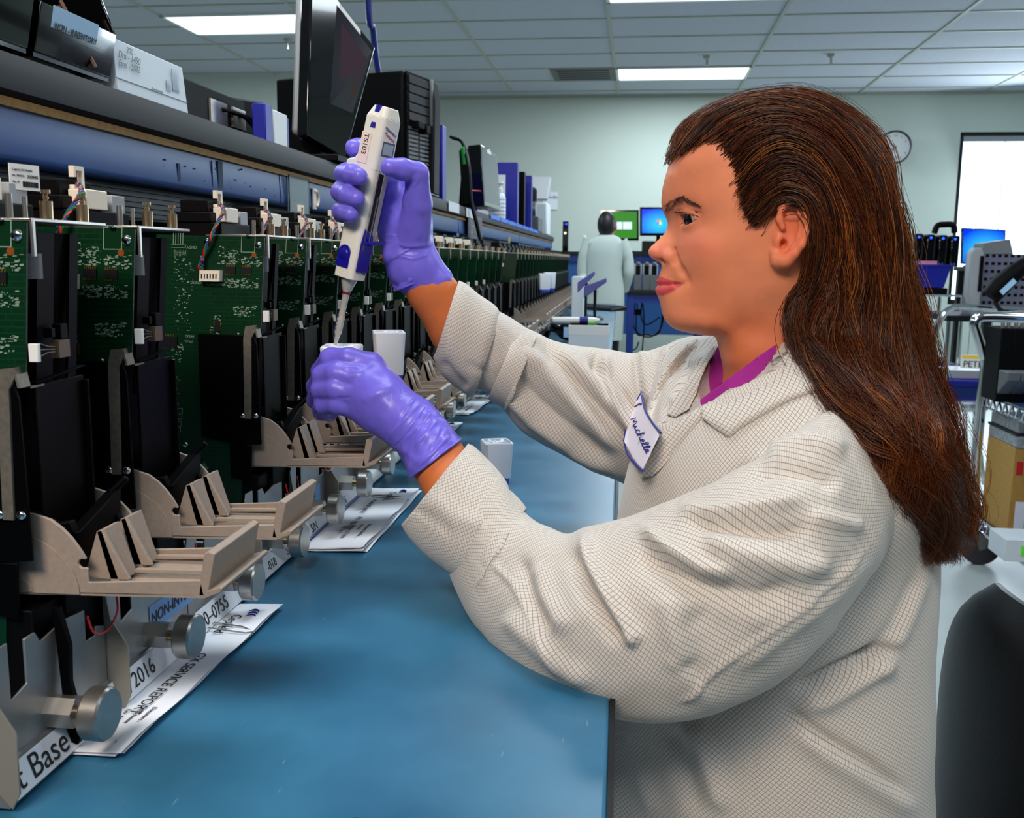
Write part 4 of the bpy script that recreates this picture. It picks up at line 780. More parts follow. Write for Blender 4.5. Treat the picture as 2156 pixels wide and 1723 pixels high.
MB().box(-1.15, c[0] + 1.25, 9.68, 9.70, .45, WZ - .05).build('blue_panel', M['bluebench'], d2)
for i, px in enumerate((1334, 1352, 1368)):
    p = PY(px, 614, 8.15); t = thing('power_supply', ('left', 'middle', 'right')[i] + ' of three grey standing device boxes on the side bench', 'device', (p[0], 8.15, DZ), 0, 'grey standing devices')
    MB().box(0, .062, 0, .15, 0, .125).build('lower_case', M['grey'], t, bevel=.004); MB().box(0, .012, 0, .2, .125, .215).box(.05, .062, 0, .2, .125, .215).box(.0, .062, .04, .2, .125, .205).build('upper_frame', M['lgrey'], t, bevel=.003)
    MB().box(.012, .05, -.002, .04, .13, .20).build('dark_opening', M['black'], t); MB().cyl((.031, .03, .215), (.031, .03, .232), .016).build('cap', M['steel'], t)
def wallmon(px0, py0, px1, py1, Y, scr, label, zb):
    A, B, C_, D = PY(px0, py1, Y), PY(px1, py1, Y), PY(px1, py0, Y), PY(px0, py0, Y)
    return mon(A, B, D, C_, label, th=.03, shellm='black', screen=scr, bez=.018, shelfz=zb)
m1, q, n, ins = wallmon(1264, 442, 1345, 507, 9.7, M['scr_green'], 'monitor with green desktop behind the standing man', WZ)
i4 = ins(.02, .003); a4, b4, c4, d4 = i4
for k, (u0, u1) in enumerate(((.42, .58), (.60, .86))): MB().slab([a4.lerp(b4, u0).lerp(d4.lerp(c4, u0), .33), a4.lerp(b4, u1).lerp(d4.lerp(c4, u1), .33), a4.lerp(b4, u1).lerp(d4.lerp(c4, u1), .62), a4.lerp(b4, u0).lerp(d4.lerp(c4, u0), .62)], .001).build('open_window', M['scr_white'], m1)
m2, q, n, ins = wallmon(1347, 436, 1428, 497, 8.5, M['scr_win'], 'monitor with bright blue desktop beside the nose of the woman', UZ)
i4 = ins(.02, .003); a4, b4, c4, d4 = i4
for k, cc in enumerate(((240, 70, 40), (120, 200, 60), (60, 120, 240), (250, 200, 60))):
    u = .44 + .07 * (k % 2); v = .46 - .10 * (k // 2); P_ = lambda uu, vv: a4.lerp(b4, uu).lerp(d4.lerp(c4, uu), vv)
    MB().slab([P_(u, v), P_(u + .06, v + .012), P_(u + .06, v + .10), P_(u, v + .088)], .001).build('screen_logo_pane', mat('pane%d' % k, cc, .4, emit=cc, es=.9), m2)
MBx = pbox('desktop_computer', 1352, 508, 1408, 524, 8.42, .2, 'dark', 'flat black computer under the blue-screen monitor', 'computer', zbase=UZ)
pbox('squeeze_bottle', 1226, 496, 1234, 521, 9.65, .03, 'white', 'tiny white bottle on the wall bench left of the man', 'bottle', zbase=WZ, bevel=.008)
o = pbox('mini_computer', 1184, 466, 1197, 510, 9.7, .3, 'gloss', 'slim black computer with blue light on the wall bench', 'computer', zbase=WZ)
for i, (px, py, c_) in enumerate(((1192, 472, (30, 60, 255)), (1190, 491, (255, 230, 190)))):
    p = PY(px, py, 9.69); MB().ball((p[0] - o.location.x, -.004, p[2] - o.location.z), .010, 6).build('indicator_light', mat('led%d' % i, c_, .4, emit=c_, es=3), o)
# hanging cables under the side bench and its wall
for i, pts in enumerate([[(1352, 625), (1356, 680), (1352, 740)], [(1342, 640), (1340, 700), (1358, 705), (1388, 700), (1396, 640)], [(1338, 630), (1335, 690), (1365, 710), (1392, 690), (1400, 635)], [(1345, 720), (1338, 735), (1320, 738)], [(1352, 630), (1350, 668), (1362, 684), (1390, 668)]]):
    T(MB().tube(catmull([PY(x, y, 8.3 + .05 * i) for x, y in pts], 8), .006, 6).build('hanging_cable', M['black']), ['straight', 'long looped', 'outer looped', 'short curled', 'inner curved'][i] + ' black cord hanging under the side bench', 'cable')
pbox('power_strip', 1336, 652, 1350, 664, 8.6, .06, 'black', 'black power strip under the side bench', 'power strip')
# man in the grey coat
def blob(name, rings, m, parent=None, n=20, smooth=True):
    mb = MB(); P = []
    for (c, rx, ry) in rings:
        for k in range(n): a = 2 * pi * k / n; P.append((c[0] + rx * math.cos(a), c[1] + ry * math.sin(a), c[2]))
    N = len(rings); mb.add(P, [(i * n + k, i * n + (k + 1) % n, (i + 1) * n + (k + 1) % n, (i + 1) * n + k) for i in range(N - 1) for k in range(n)] + [tuple(range(n))[::-1], tuple(range((N - 1) * n, N * n))], smooth); return mb.build(name, m, parent)
YM = 7.7; pm = PY(1273, 520, YM); px_ = pm[0]; sc = YM / 2050
man = thing('person', 'man seen from behind in a pale grey coat before the green screen', 'person', (px_, YM, 0))
M['coat2'] = mat('grey_work_coat', (176, 186, 180), .8); M['hairk'] = mat('black_hair', (16, 12, 12), .5); M['skin2'] = mat('tan_skin', (176, 118, 90), .55, sss=.1)
zt = lambda y: PY(1273, y, YM)[2]
blob('coat', [((.0, 0, .55), .20, .14), ((0, 0, zt(640)), .205, .14), ((-.0, 0, zt(600)), .20, .13), ((-.01, 0, zt(565)), .185, .125), ((0, 0, zt(535)), .195, .13), ((.005, 0, zt(512)), .185, .125), ((.01, 0, zt(500)), .13, .10), ((.015, 0, zt(494)), .065, .065)], M['coat2'], man)
MB().tube(catmull([(-.15, 0, zt(508)), (-.20, -.02, zt(545)), (-.205, -.03, zt(580)), (-.18, -.10, zt(604))], 6), [.06] * 6 + [.055] * 6 + [.05] * 7, 14).build('coat_sleeve', M['coat2'], man)
MB().tube(catmull([(.16, 0, zt(508)), (.225, -.0, zt(545)), (.235, -.0, zt(580)), (.20, .08, zt(608))], 6), [.06] * 6 + [.055] * 6 + [.048] * 7, 14).build('coat_sleeve', M['coat2'], man)
MB().ball((.02, .0, zt(478)), .088, 12, (.92, 1, 1.15)).cyl((.015, 0, zt(500)), (.02, 0, zt(484)), .05, n=14).ball((.105, -.0, zt(478)), .022, 6, (.5, 1, 1.3)).build('head', M['skin2'], man, smooth=True)
MB().ball((.014, -.012, zt(473)), .096, 12, (.94, 1, 1.08)).build('hair', M['hairk'], man, smooth=True)
for s_ in (-1, 1): MB().tube([(.09 * s_, 0, .60), (.09 * s_, 0, .1), (.09 * s_, -.0, .04)], [.08, .06, .05], 12).build('trouser_leg', M['dark'], man); MB().ball((.09 * s_, .04, .05), .055, 8, (1, 2.2, .9)).build('shoe', M['black'], man)
MB().ball((.20, .10, zt(612)), .035, 8, (1, 1.6, .7)).build('gloved_hand', M['royal'], man)
man.scale = (.80, .9, 1)
# ---------------------------------------------------------------- right hand side
RZ = PY(2000, 562, 7.4)[2]
dk = desk(2.6, 5.2, 7.4, 8.1, RZ, 'dark bench at right holding black computers and a blue monitor', 'dark')
for i in range(4):
    a = PY(1922 + 25.5 * i, 558, 7.45); b = PY(1946 + 25.5 * i, 492 + 1.5 * i, 7.45)
    t = thing('computer_tower', ('first', 'second', 'third', 'fourth')[i] + ' from the left of four black computer towers with blue lights', 'computer', (a[0], 7.45, RZ), 0, 'row of four black towers')
    MB().box(0, b[0] - a[0], 0, .35, 0, b[2] - RZ).build('case', M['gloss'], t, bevel=.01)
    w_ = b[0] - a[0]; MB().cyl((w_ * .45, .0, b[2] - RZ - .025), (w_ * .45, -.004, b[2] - RZ - .025), .009, n=12).m(0).build('power_light', mat('blue_led', (30, 70, 255), .4, emit=(30, 80, 255), es=2.5) if i == 0 else M['bled'], t)
    if i == 0: M['bled'] = bpy.data.materials['blue_led']
    MB().box(w_ * .2, w_ * .3, -.004, 0, .012, .026).box(w_ * .5, w_ * .6, -.004, 0, .012, .026).build('front_port', mat('port_blue', (70, 110, 180), .5) if i == 0 else bpy.data.materials['port_blue'], t)
p = PY(1988, 486, 7.6); MB_ = MB().tube(catmull([(-.07, 0, -.02), (-.05, 0, .035), (0, 0, .045), (.06, 0, .04), (.075, 0, -.015)], 6), .022, 10).build('telephone_handset', M['black'], loc=tuple(p)); T(MB_, 'black telephone handset resting on the black towers', 'handset')
A, B, C_, D = PY(2024, 556, 7.5), PY(2116, 556, 7.5), PY(2118, 484, 7.5), PY(2026, 480, 7.5)
mon(A, B, D, C_, 'monitor with blue desktop at right in front of the window', th=.03, shellm='black', screen=M['scr_win'], bez=.008, shelfz=RZ)
# blue bin with pink papers on a wire rack
YR = 6.3; bz = PY(1950, 606, YR)
t = thing('storage_bin', 'royal blue storage bin on the wire rack right of the hair', 'bin', (bz[0], YR, bz[2])); w0, w1, hh = .105, .135, .138
P = [(-w0, 0, 0), (w0, 0, 0), (w0, .25, 0), (-w0, .25, 0), (-w1, -.02, hh), (w1, -.02, hh), (w1, .27, hh), (-w1, .27, hh)]
MB().add(P, [(3, 2, 1, 0), (0, 1, 5, 4), (1, 2, 6, 5), (2, 3, 7, 6), (3, 0, 4, 7), (4, 5, 6, 7)]).build('bin_body', M['royal'], t, bevel=.004); MB().box(-w1 - .01, w1 + .01, -.03, .28, hh - .008, hh + .004).build('rim', M['royal'], t)
o = MB().box(-.11, .06, .02, .2, 0, .022).build('pink_papers', mat('pink_paper', (240, 150, 170), .7)); o.location = (bz[0], YR, bz[2] + hh + .004); T(o, 'pink papers lying on the blue storage bin', 'papers')
a = PY(1938, 618, YR); rk = thing('wire_rack', 'chrome wire shelving rack right of the hair', 'rack', (0, 0, 0)); rz_ = a[2] - .01; xa = PY(1900, 622, YR)[0]; xb = PY(2022, 622, YR)[0]
o = MB().box(0, .16, 0, .2, 0, bz[2] - rz_ - .006).build('flat_case', M['black'], bevel=.004); o.location = (a[0], YR - .0, rz_ + .004); T(o, 'flat black case under the blue storage bin', 'case')
for z in (rz_, rz_ - .42, rz_ - .8):
    for k in range(9): MB().tube([(xa - .3, YR - .05 + .055 * k, z), (xb, YR - .05 + .055 * k, z)], .0035 if k else .007, 6).build('shelf_wire', M['chrome'], rk)
for x in (xa - .3, xb):
    for y in (YR - .05, YR + .39): MB().tube([(x, y, .0), (x, y, rz_ + .02)], .013, 8).build('post', M['chrome'], rk)
# chrome trolley: handle frame at its far end, shelves running towards the viewer
YF = 3.9; tr_ = thing('steel_trolley', 'chrome tube trolley with blue shelves at the right edge', 'trolley')
rail = [PY(2054, 1150, YF), PY(2054, 1000, YF), PY(2064, 870, YF), PY(2075, 770, YF), PY(2070, 745, YF), PY(2056, 700, YF), PY(2052, 682, YF), PY(2061, 669, YF), PY(2090, 666, YF), PY(2210, 670, YF), PY(2290, 672, YF)]
MB().tube(catmull(rail, 6), .019, 12).build('end_handle', M['chrome'], tr_)
XT = PY(2056, 1085, YF)[0]; s1 = PY(2062, 832, YF)[2]; s2 = PY(2056, 1088, YF)[2]
def tshelf(z):
    MB().box(XT, XT + .55, 2.95, YF, z - .008, z).build('shelf_plate', M['bluebench'], tr_); MB().box(XT - .006, XT, 2.95, YF, z - .002, z + .006).box(XT - .006, XT, 2.95, YF, z - .048, z - .040).build('shelf_rail', M['chrome'], tr_)
    tr = MB()
    for k in range(16): y = 2.95 + .06 * k; tr.tube([(XT - .004, y, z - .044), (XT - .004, y + .03, z), (XT - .004, y + .06, z - .044)], .004, 5)
    tr.build('shelf_truss', M['chrome'], tr_)
tshelf(s1); tshelf(s2)
MB().tube([(XT, 2.97, .16), (XT, 2.97, s1 + .1)], .014, 10).tube([(XT + .53, 2.97, .16), (XT + .53, 2.97, s1 + .1)], .014, 10).build('near_posts', M['chrome'], tr_)
for (x, y) in ((XT + .02, YF - .01), (XT + .53, YF), (XT + .02, 2.97), (XT + .53, 2.97)):
    MB().lathe((x, y, .076), [(0, -.020), (.024, -.020), (.05, -.016), (.072, -.019), (.076, -.012), (.076, .012), (.072, .019), (.05, .016), (.024, .020), (0, .020)], 30, 'y').build('caster_wheel', M['rubber'], tr_)
    MB().hull8([(x - .035, y - .028, .13), (x - .01, y - .028, .06), (x + .012, y - .028, .07), (x + .025, y - .028, .16)], [(x - .035, y - .023, .13), (x - .01, y - .023, .06), (x + .012, y - .023, .07), (x + .025, y - .023, .16)]).cyl((x - .02, y, .15), (x - .02, y, .24), .017).box(x - .055, x + .035, y - .03, y + .03, .15, .158).build('caster_fork', M['steel'], tr_)
YB_ = 3.62; a = PY(2054, 1096, YB_); bx = thing('cardboard_box', 'brown cardboard box on the lower shelf of the trolley', 'box', (max(a[0], XT + .01), YB_, s2 + .001))
bh = PY(2068, 942, YB_)[2] - s2; MB().box(0, .44, 0, .26, 0, bh).build('box_body', M['wood'], bx, bevel=.003); MB().box(.02, .055, -.002, 0, .03, .13).build('box_label', M['paper'], bx); MB().box(.012, .035, -.001, 0, bh - .10, bh - .05).build('handling_mark', M['red'], bx)
t = thing('patterned_carton', 'grey marbled cartons stacked on the cardboard box', 'box', (XT + .01, YB_ - .01, s2 + bh + .002)); MB().box(0, .44, 0, .27, 0, .045).build('lower_carton', M['pet'], t, bevel=.004); MB().box(.005, .44, .01, .27, .052, .095).build('upper_carton', M['pet'], t, bevel=.004); MB().box(-.003, .443, -.003, .273, .0445, .0525).build('dark_rim', M['dark'], t)
a = PY(2122, 1100, 3.3); t = thing('white_carton', 'white carton with green sticker at the right edge of the trolley', 'box', (a[0], 3.3, s2 + .001)); MB().box(0, .3, -.0, .15, 0, .075).build('carton_body', M['card'], t, bevel=.002); MB().box(.05, .10, -.002, .0, .02, .055).build('sticker', M['greenled'], t)
for i in range(3):
    a = PY(2098 + 28 * i, 820, YF - .2); t = thing('instrument_module', ('left', 'middle', 'right')[i] + ' dark instrument module on the upper trolley shelf', 'instrument', (a[0], YF - .2, s1 + .001)); MB().box(0, .048, 0, .15, .0, .27).build('module_body', M['black'], t, bevel=.003); MB().prism([(.03, -.001), (.10, -.001), (.13, -.05), (.03, -.09)], 'x', .004, .044).build('tray', M['grey'], t, bevel=.003) if False else MB().hull8([(.002, -.09, .09), (.046, -.09, .09), (.046, .0, .03), (.002, .0, .03)], [(.002, -.09, .12), (.046, -.09, .12), (.046, .0, .12), (.002, .0, .12)]).build('tray', M['grey'], t, bevel=.003); MB().cyl((.014, .03, .27), (.014, .03, .29), .007).cyl((.034, .03, .27), (.034, .03, .29), .007).build('standoff', M['steel'], t)
# a second frame of tube and a grey perforated chassis beyond it
YT = 5.0; tq = thing('equipment_cart', 'chrome tube cart carrying the grey perforated chassis', 'cart')
rail = [PY(1962, 760, YT), PY(1968, 705, YT), PY(1985, 665, YT), PY(2003, 650, YT), PY(2030, 647, YT), PY(2200, 657, YT)]; lowp = np.array([rail[0][0], YT, 0])
MB().tube(catmull([lowp] + rail, 6), .016, 10).build('tube_handle', M['chrome'], tq)
YC = 5.2; P4 = [PY(2052, 664, YC), PY(2160, 668, YC), PY(2160, 535, YC), PY(2046, 535, YC)]; hc = P4[3][2] - P4[0][2]; x0 = P4[0][0]
MB().box(x0 - .15, x0 + .5, YC - .05, YC + .45, P4[0][2] - .03, P4[0][2] - .001).build('cart_shelf', M['dark'], tq)
for (dx, dy) in ((-.13, -.03), (.48, -.03), (-.13, .43), (.48, .43)): MB().tube([(x0 + dx, YC + dy, 0), (x0 + dx, YC + dy, P4[0][2] - .03)], .014, 8).build('leg', M['chrome'], tq)
ch_ = thing('perforated_chassis', 'grey perforated instrument chassis standing on the right cart', 'chassis', tuple(P4[0])); wc = .40
MB().box(0, wc, 0, .20, 0, hc).build('rear_panel', M.setdefault('grey2', mat('violet_grey_metal', (120, 120, 140), .35, metal=.4)), ch_)
hm = MB()
for r in range(8):
    for c in range(12): hm.box(.03 + c * .030, .046 + c * .030, -.002, .0, .02 + r * .039, .034 + r * .039)
hm.build('vent_holes', M['black'], ch_, kind='stuff')
MB().prism([(-.065, hc * .35), (-.03, .0), (-.001, 0), (-.001, hc), (-.015, hc + .03), (-.05, hc + .03), (-.065, hc)], 'y', -.07, .0).build('side_handle', M['lgrey'], ch_, bevel=.008)
MB().box(-.020, -.004, -.076, -.071, hc * .4, hc * .97).build('handle_slot', M['black'], ch_)
MB().hull8([(.02, .02, hc), (.17, .02, hc), (.17, .18, hc), (.02, .18, hc)], [(.03, .05, hc + .055), (.16, .05, hc + .075), (.16, .18, hc + .075), (.03, .18, hc + .055)]).build('sloped_cover', M['grey'], ch_, bevel=.004)
a = Vector(PY(2118, 590, 4.95)); t = thing('barcode_scanner', 'black handheld scanner with pale blue label hanging at the right edge', 'scanner', tuple(a))
MB().tube([(-.065, 0, -.08), (-.03, 0, -.03), (.045, 0, .045), (.12, 0, .10)], [.045, .052, .042, .036], 12).build('scanner_body', M['black'], t); MB().hull8([(-.045, -.052, -.052), (-.027, -.052, -.07), (.03, -.052, -.008), (.012, -.052, .010)], [(-.045, -.055, -.052), (-.027, -.055, -.07), (.03, -.055, -.008), (.012, -.055, .010)]).build('scanner_label', M['lblue2'], t)
MB().tube(catmull([(-.045, 0, -.10), (-.0, 0, -.15), (.12, 0, -.15), (.18, 0, -.045), (.19, 0, .075)], 6), .011, 6).build('coiled_cord', M['dark'], t)
p = PY(2022, 776, 4.9); t = thing('name_sign', 'white PETE name plate hanging behind the trolley handle', 'sign', tuple(p)); MB().box(0, .165, 0, .005, 0, .068).build('plate', M['white'], t); MB().box(0.004, .16, -.001, 0, .048, .064).build('header_band', mat('yellow_band', (230, 190, 60), .6), t)
text('writing', 'PETE', .043, (p[0] + .010, p[1] - .002, p[2] + .008), (1, 0, 0), (0, 0, 1), M['ink'], t)
for dx in (.03, .13): MB().tube([(dx, .003, .066), (dx, .003, .30)], .002, 5).build('hanger_wire', M['chrome'], t)
YQ = 5.76; tz = PY(2000, 802, YQ)[2]; tb = desk(PY(1975, 805, YQ)[0], PY(2290, 805, YQ)[0], YQ, YQ + .42, tz, 'low dark blue table beyond the trolley', 'bluedeep', 'royal')
a = PY(1990, 800, YQ + .1); o = MB().box(0, .36, 0, .25, 0, .05).build('white_tray', M['white'], bevel=.006); o.location = (a[0], YQ + .1, tz + .001); T(o, 'white tray of papers on a table beyond the trolley', 'tray')
a = PY(2012, 850, 5.4); t = thing('stool', 'chrome lab stool beyond the hair under the table', 'stool', (a[0], 5.4, 0)); zz = a[2]
MB().lathe((0, 0, zz), [(0, .02), (.16, .02), (.17, .0), (.16, -.02), (0, -.02)], 24).build('seat', M['chrome'], t)
for k in range(4): a = pi / 4 + k * pi / 2; MB().tube([(.10 * math.cos(a), .10 * math.sin(a), zz), (.19 * math.cos(a), .19 * math.sin(a), .02)], .012, 8).build('leg', M['chrome'], t)
# office chair back in the foreground
chh = thing('office_chair', 'black padded office chair behind the woman in the lower right', 'chair', (.435, 1.06, 0))
def chair_back():
    m = MB(); nu, nv = 28, 22; P = []
    for side in (0, 1):
        for i in range(nu + 1):
            for j in range(nv + 1):
                u = -1 + 2 * i / nu; v = j / nv; w = .245 * (1 - max(0, (v - .55) / .45) ** 2.6 * .45) * (.80 + .2 * min(1, v * 2.2)); z = .34 + .478 * v - .05 * (abs(u) ** 2.5) * v ** 3
                e = (1 - abs(u) ** 6) * (1 - abs(2 * v - 1) ** 8); d = (.034 * e + .004) * (1 if side else -.6)
                P.append((d + .06 * u * u * -1 + .03 * (v - .5) ** 2, u * w, z))
    n1 = (nu + 1) * (nv + 1); Fc = []
    for i in range(nu):
        for j in range(nv): a = i * (nv + 1) + j; Fc.append((n1 + a, n1 + a + nv + 1, n1 + a + nv + 2, n1 + a + 1)); Fc.append((a, a + 1, a + nv + 2, a + nv + 1))
    for i in range(nu): a = i * (nv + 1); Fc.append((a, a + nv + 1, n1 + a + nv + 1, n1 + a)); a += nv; Fc.append((a, n1 + a, n1 + a + nv + 1, a + nv + 1))
    for j in range(nv): Fc.append((j, n1 + j, n1 + j + 1, j + 1)); a = nu * (nv + 1) + j; Fc.append((a, a + 1, n1 + a + 1, n1 + a))
    return m.add([(-x, y, z) for x, y, z in P], [f[::-1] for f in Fc], True)
cbk = chair_back().build('backrest', M['seat'], chh); cbk.rotation_euler = (0, 0, math.radians(4))
MB().box(-.24, .20, -.22, .22, .30, .37).build('seat_cushion', M['seat'], chh, bevel=.03).location = (-.30, -.06, 0)
MB().tube([(-.30, -.06, .31), (-.30, -.06, .12)], .03, 14).build('gas_column', M['dark'], chh)
for k in range(5): a = 2 * pi * k / 5 + .3; MB().tube([(-.30, -.06, .13), (-.30 + .30 * math.cos(a), -.06 + .30 * math.sin(a), .07)], [.028, .018], 10).build('base_arm', M['dark'], chh); MB().ball((-.30 + .30 * math.cos(a), -.06 + .30 * math.sin(a), .03), .03, 8).build('caster', M['black'], chh)
MB().tube(catmull([(-.12, -.02, .29), (.03, .0, .29), (.06, .02, .36), (.045, .02, .52)], 6), .02, 10).build('back_support', M['dark'], chh)
# ================================================================ the woman
from mathutils.bvhtree import BVHTree
class SDF:
    def __init__(s, lo, hi, h):
        s.lo = np.array(lo, float); s.h = h; s.n = np.ceil((np.array(hi) - s.lo) / h).astype(int) + 1
        s.d = np.full(s.n, 1.0, np.float32)
    def sub(s, lo, hi):
        a = np.clip(np.floor((np.array(lo) - s.lo) / s.h).astype(int), 0, s.n - 1); b = np.clip(np.ceil((np.array(hi) - s.lo) / s.h).astype(int) + 1, 1, s.n)
        sl = tuple(slice(x, y) for x, y in zip(a, b))
        g = np.meshgrid(*[s.lo[i] + s.h * np.arange(a[i], b[i], dtype=np.float32) for i in range(3)], indexing='ij'); return sl, g
    def comb(s, sl, d, k, op):
        o = s.d[sl]; d = d.astype(np.float32)
        if op == 'u':
            if k > 0: h = np.clip(.5 + .5 * (o - d) / k, 0, 1); r = o + (d - o) * h - k * h * (1 - h)
            else: r = np.minimum(o, d)
        else:
            if k > 0: h = np.clip(.5 - .5 * (o + d) / k, 0, 1); r = o + (-d - o) * h + k * h * (1 - h)
            else: r = np.maximum(o, -d)
        s.d[sl] = r
    def cone(s, a, b, ra, rb=None, k=.004, op='u', flat=None):
        rb = ra if rb is None else rb; a = np.array(a, float); b = np.array(b, float); m = max(ra, rb) + k * 2 + s.h * 3 + .004
        sl, (X, Y, Z) = s.sub(np.minimum(a, b) - m, np.maximum(a, b) + m); ab = b - a; L2 = max(ab @ ab, 1e-9)
        t = np.clip(((X - a[0]) * ab[0] + (Y - a[1]) * ab[1] + (Z - a[2]) * ab[2]) / L2, 0, 1)
        s.comb(sl, np.sqrt((X - a[0] - t * ab[0]) ** 2 + (Y - a[1] - t * ab[1]) ** 2 + (Z - a[2] - t * ab[2]) ** 2) - (ra + (rb - ra) * t), k, op); return s
    def chain(s, P, R, k=.004, op='u'):
        for i in range(len(P) - 1): s.cone(P[i], P[i + 1], R[i], R[i + 1], k, op)
        return s
    def ell(s, c, r, ax=None, k=.004, op='u'):      # r radii along axes ax (3x3 rows)
        c = np.array(c, float); r = np.array(r, float); A = np.eye(3) if ax is None else np.array(ax, float); m = r.max() + 2 * k + 3 * s.h + .004
        sl, (X, Y, Z) = s.sub(c - m, c + m); q = [(A[i][0] * (X - c[0]) + A[i][1] * (Y - c[1]) + A[i][2] * (Z - c[2])) for i in range(3)]
        k0 = np.sqrt(sum((q[i] / r[i]) ** 2 for i in range(3))); k1 = np.sqrt(sum((q[i] / r[i] ** 2) ** 2 for i in range(3))) + 1e-9
        s.comb(sl, k0 * (k0 - 1) / k1, k, op); return s
    def mesh(s):
        d = s.d; neg = d < 0; c = [neg[i:d.shape[0] - 1 + i, j:d.shape[1] - 1 + j, k:d.shape[2] - 1 + k] for i in (0, 1) for j in (0, 1) for k in (0, 1)]
        tot = sum(x.astype(np.int8) for x in c); act = (tot > 0) & (tot < 8); idx = np.full(act.shape, -1, np.int64); ii = np.argwhere(act); idx[act] = np.arange(len(ii))
        acc = np.zeros((len(ii), 3)); cnt = np.zeros(len(ii))
        corners = [(i, j, k) for i in (0, 1) for j in (0, 1) for k in (0, 1)]
        for a in corners:
            for ax in range(3):
                if a[ax]: continue
                b = list(a); b[ax] = 1; da = d[ii[:, 0] + a[0], ii[:, 1] + a[1], ii[:, 2] + a[2]]; db = d[ii[:, 0] + b[0], ii[:, 1] + b[1], ii[:, 2] + b[2]]
                m = (da < 0) != (db < 0); t = np.where(m, da / np.where(m, da - db, 1), 0)
                p = np.tile(np.array(a, float), (len(ii), 1)); p[:, ax] += t; acc += p * m[:, None]; cnt += m
        V = s.lo + s.h * (ii + acc / cnt[:, None]); Fs = []
        for ax in range(3):
            u, v = [(1, 2), (2, 0), (0, 1)][ax]; n0 = [slice(None)] * 3; n1 = [slice(None)] * 3; n0[ax] = slice(0, -1); n1[ax] = slice(1, None)
            ch = neg[tuple(n0)] != neg[tuple(n1)]; e = np.argwhere(ch); e = e[(e[:, u] > 0) & (e[:, v] > 0) & (e[:, u] < d.shape[u] - 1) & (e[:, v] < d.shape[v] - 1)]
            if not len(e): continue
            fl = neg[e[:, 0], e[:, 1], e[:, 2]]
            def I(du, dv): q = e.copy(); q[:, u] += du; q[:, v] += dv; return idx[q[:, 0], q[:, 1], q[:, 2]]
            Q = np.stack([I(-1, -1), I(0, -1), I(0, 0), I(-1, 0)], 1); Q[~fl] = Q[~fl][:, ::-1]; Fs.append(Q)
        return V, np.concatenate(Fs)
def np_mesh(name, V, Fq, mats, parent=None, smooth=True, uv=None):
    me = bpy.data.meshes.new(name); V = np.asarray(V, np.float32); Fq = np.asarray(Fq, np.int32); nq = Fq.shape[1]
    me.vertices.add(len(V)); me.vertices.foreach_set('co', V.ravel()); me.loops.add(Fq.size); me.loops.foreach_set('vertex_index', Fq.ravel())
    me.polygons.add(len(Fq)); me.polygons.foreach_set('loop_start', np.arange(0, Fq.size, nq, dtype=np.int32)); me.update(calc_edges=True)
    for m in (mats if isinstance(mats, (list, tuple)) else [mats]): me.materials.append(m)
    me.polygons.foreach_set('use_smooth', [smooth] * len(Fq))
    if uv is not None: l = me.uv_layers.new(name='uv'); l.data.foreach_set('uv', np.asarray(uv, np.float32).ravel())
    me.validate(); me.update(); o = bpy.data.objects.new(name, me); COL.objects.link(o)
    if parent: o.parent = parent
    return o
def vnormals(V, Fq):
    a = V[Fq[:, 1]] - V[Fq[:, 0]]; b = V[Fq[:, 3 if Fq.shape[1] > 3 else 2]] - V[Fq[:, 0]]; n = np.cross(a, b); N = np.zeros_like(V)
    for k in range(Fq.shape[1]): np.add.at(N, Fq[:, k], n)
    return N / (np.linalg.norm(N, axis=1, keepdims=True) + 1e-12)
def topx(V):
    q = (np.asarray(V) - CAM) @ CM; return np.stack([CX + F * q[:, 0] / q[:, 2], CY - F * q[:, 1] / q[:, 2]], 1)
def seg_dist(P, line):
    best = np.full(len(P), 1e9); tt = np.zeros(len(P)); L = len(line) - 1
    for i in range(L):
        a = np.array(line[i][:2], float); b = np.array(line[i + 1][:2], float); ab = b - a; t = np.clip(((P - a) @ ab) / (ab @ ab), 0, 1); d = np.hypot(*(P - a - t[:, None] * ab).T)
        m = d < best; best[m] = d[m]; tt[m] = (i + t[m]) / L
    return best, tt
def folds(V, Fq, strokes, jit=0):       # each stroke: ([(x,y)...], half width px, height m); only what faces the viewer side is shaped
    N = vnormals(V, Fq); P = topx(V); view = V - CAM; view = view / np.linalg.norm(view, axis=1, keepdims=True); face = np.clip(-(N * view).sum(1) * 3 + .3, 0, 1)
    D = np.zeros(len(V))
    for line, w, amp in strokes:
        d, t = seg_dist(P, line); e = np.clip(np.minimum(t, 1 - t) * 5 + .02, 0, 1); e = e * e * (3 - 2 * e); D += amp * np.exp(-(d / w) ** 2) * e
    return V + N * (D * face)[:, None]
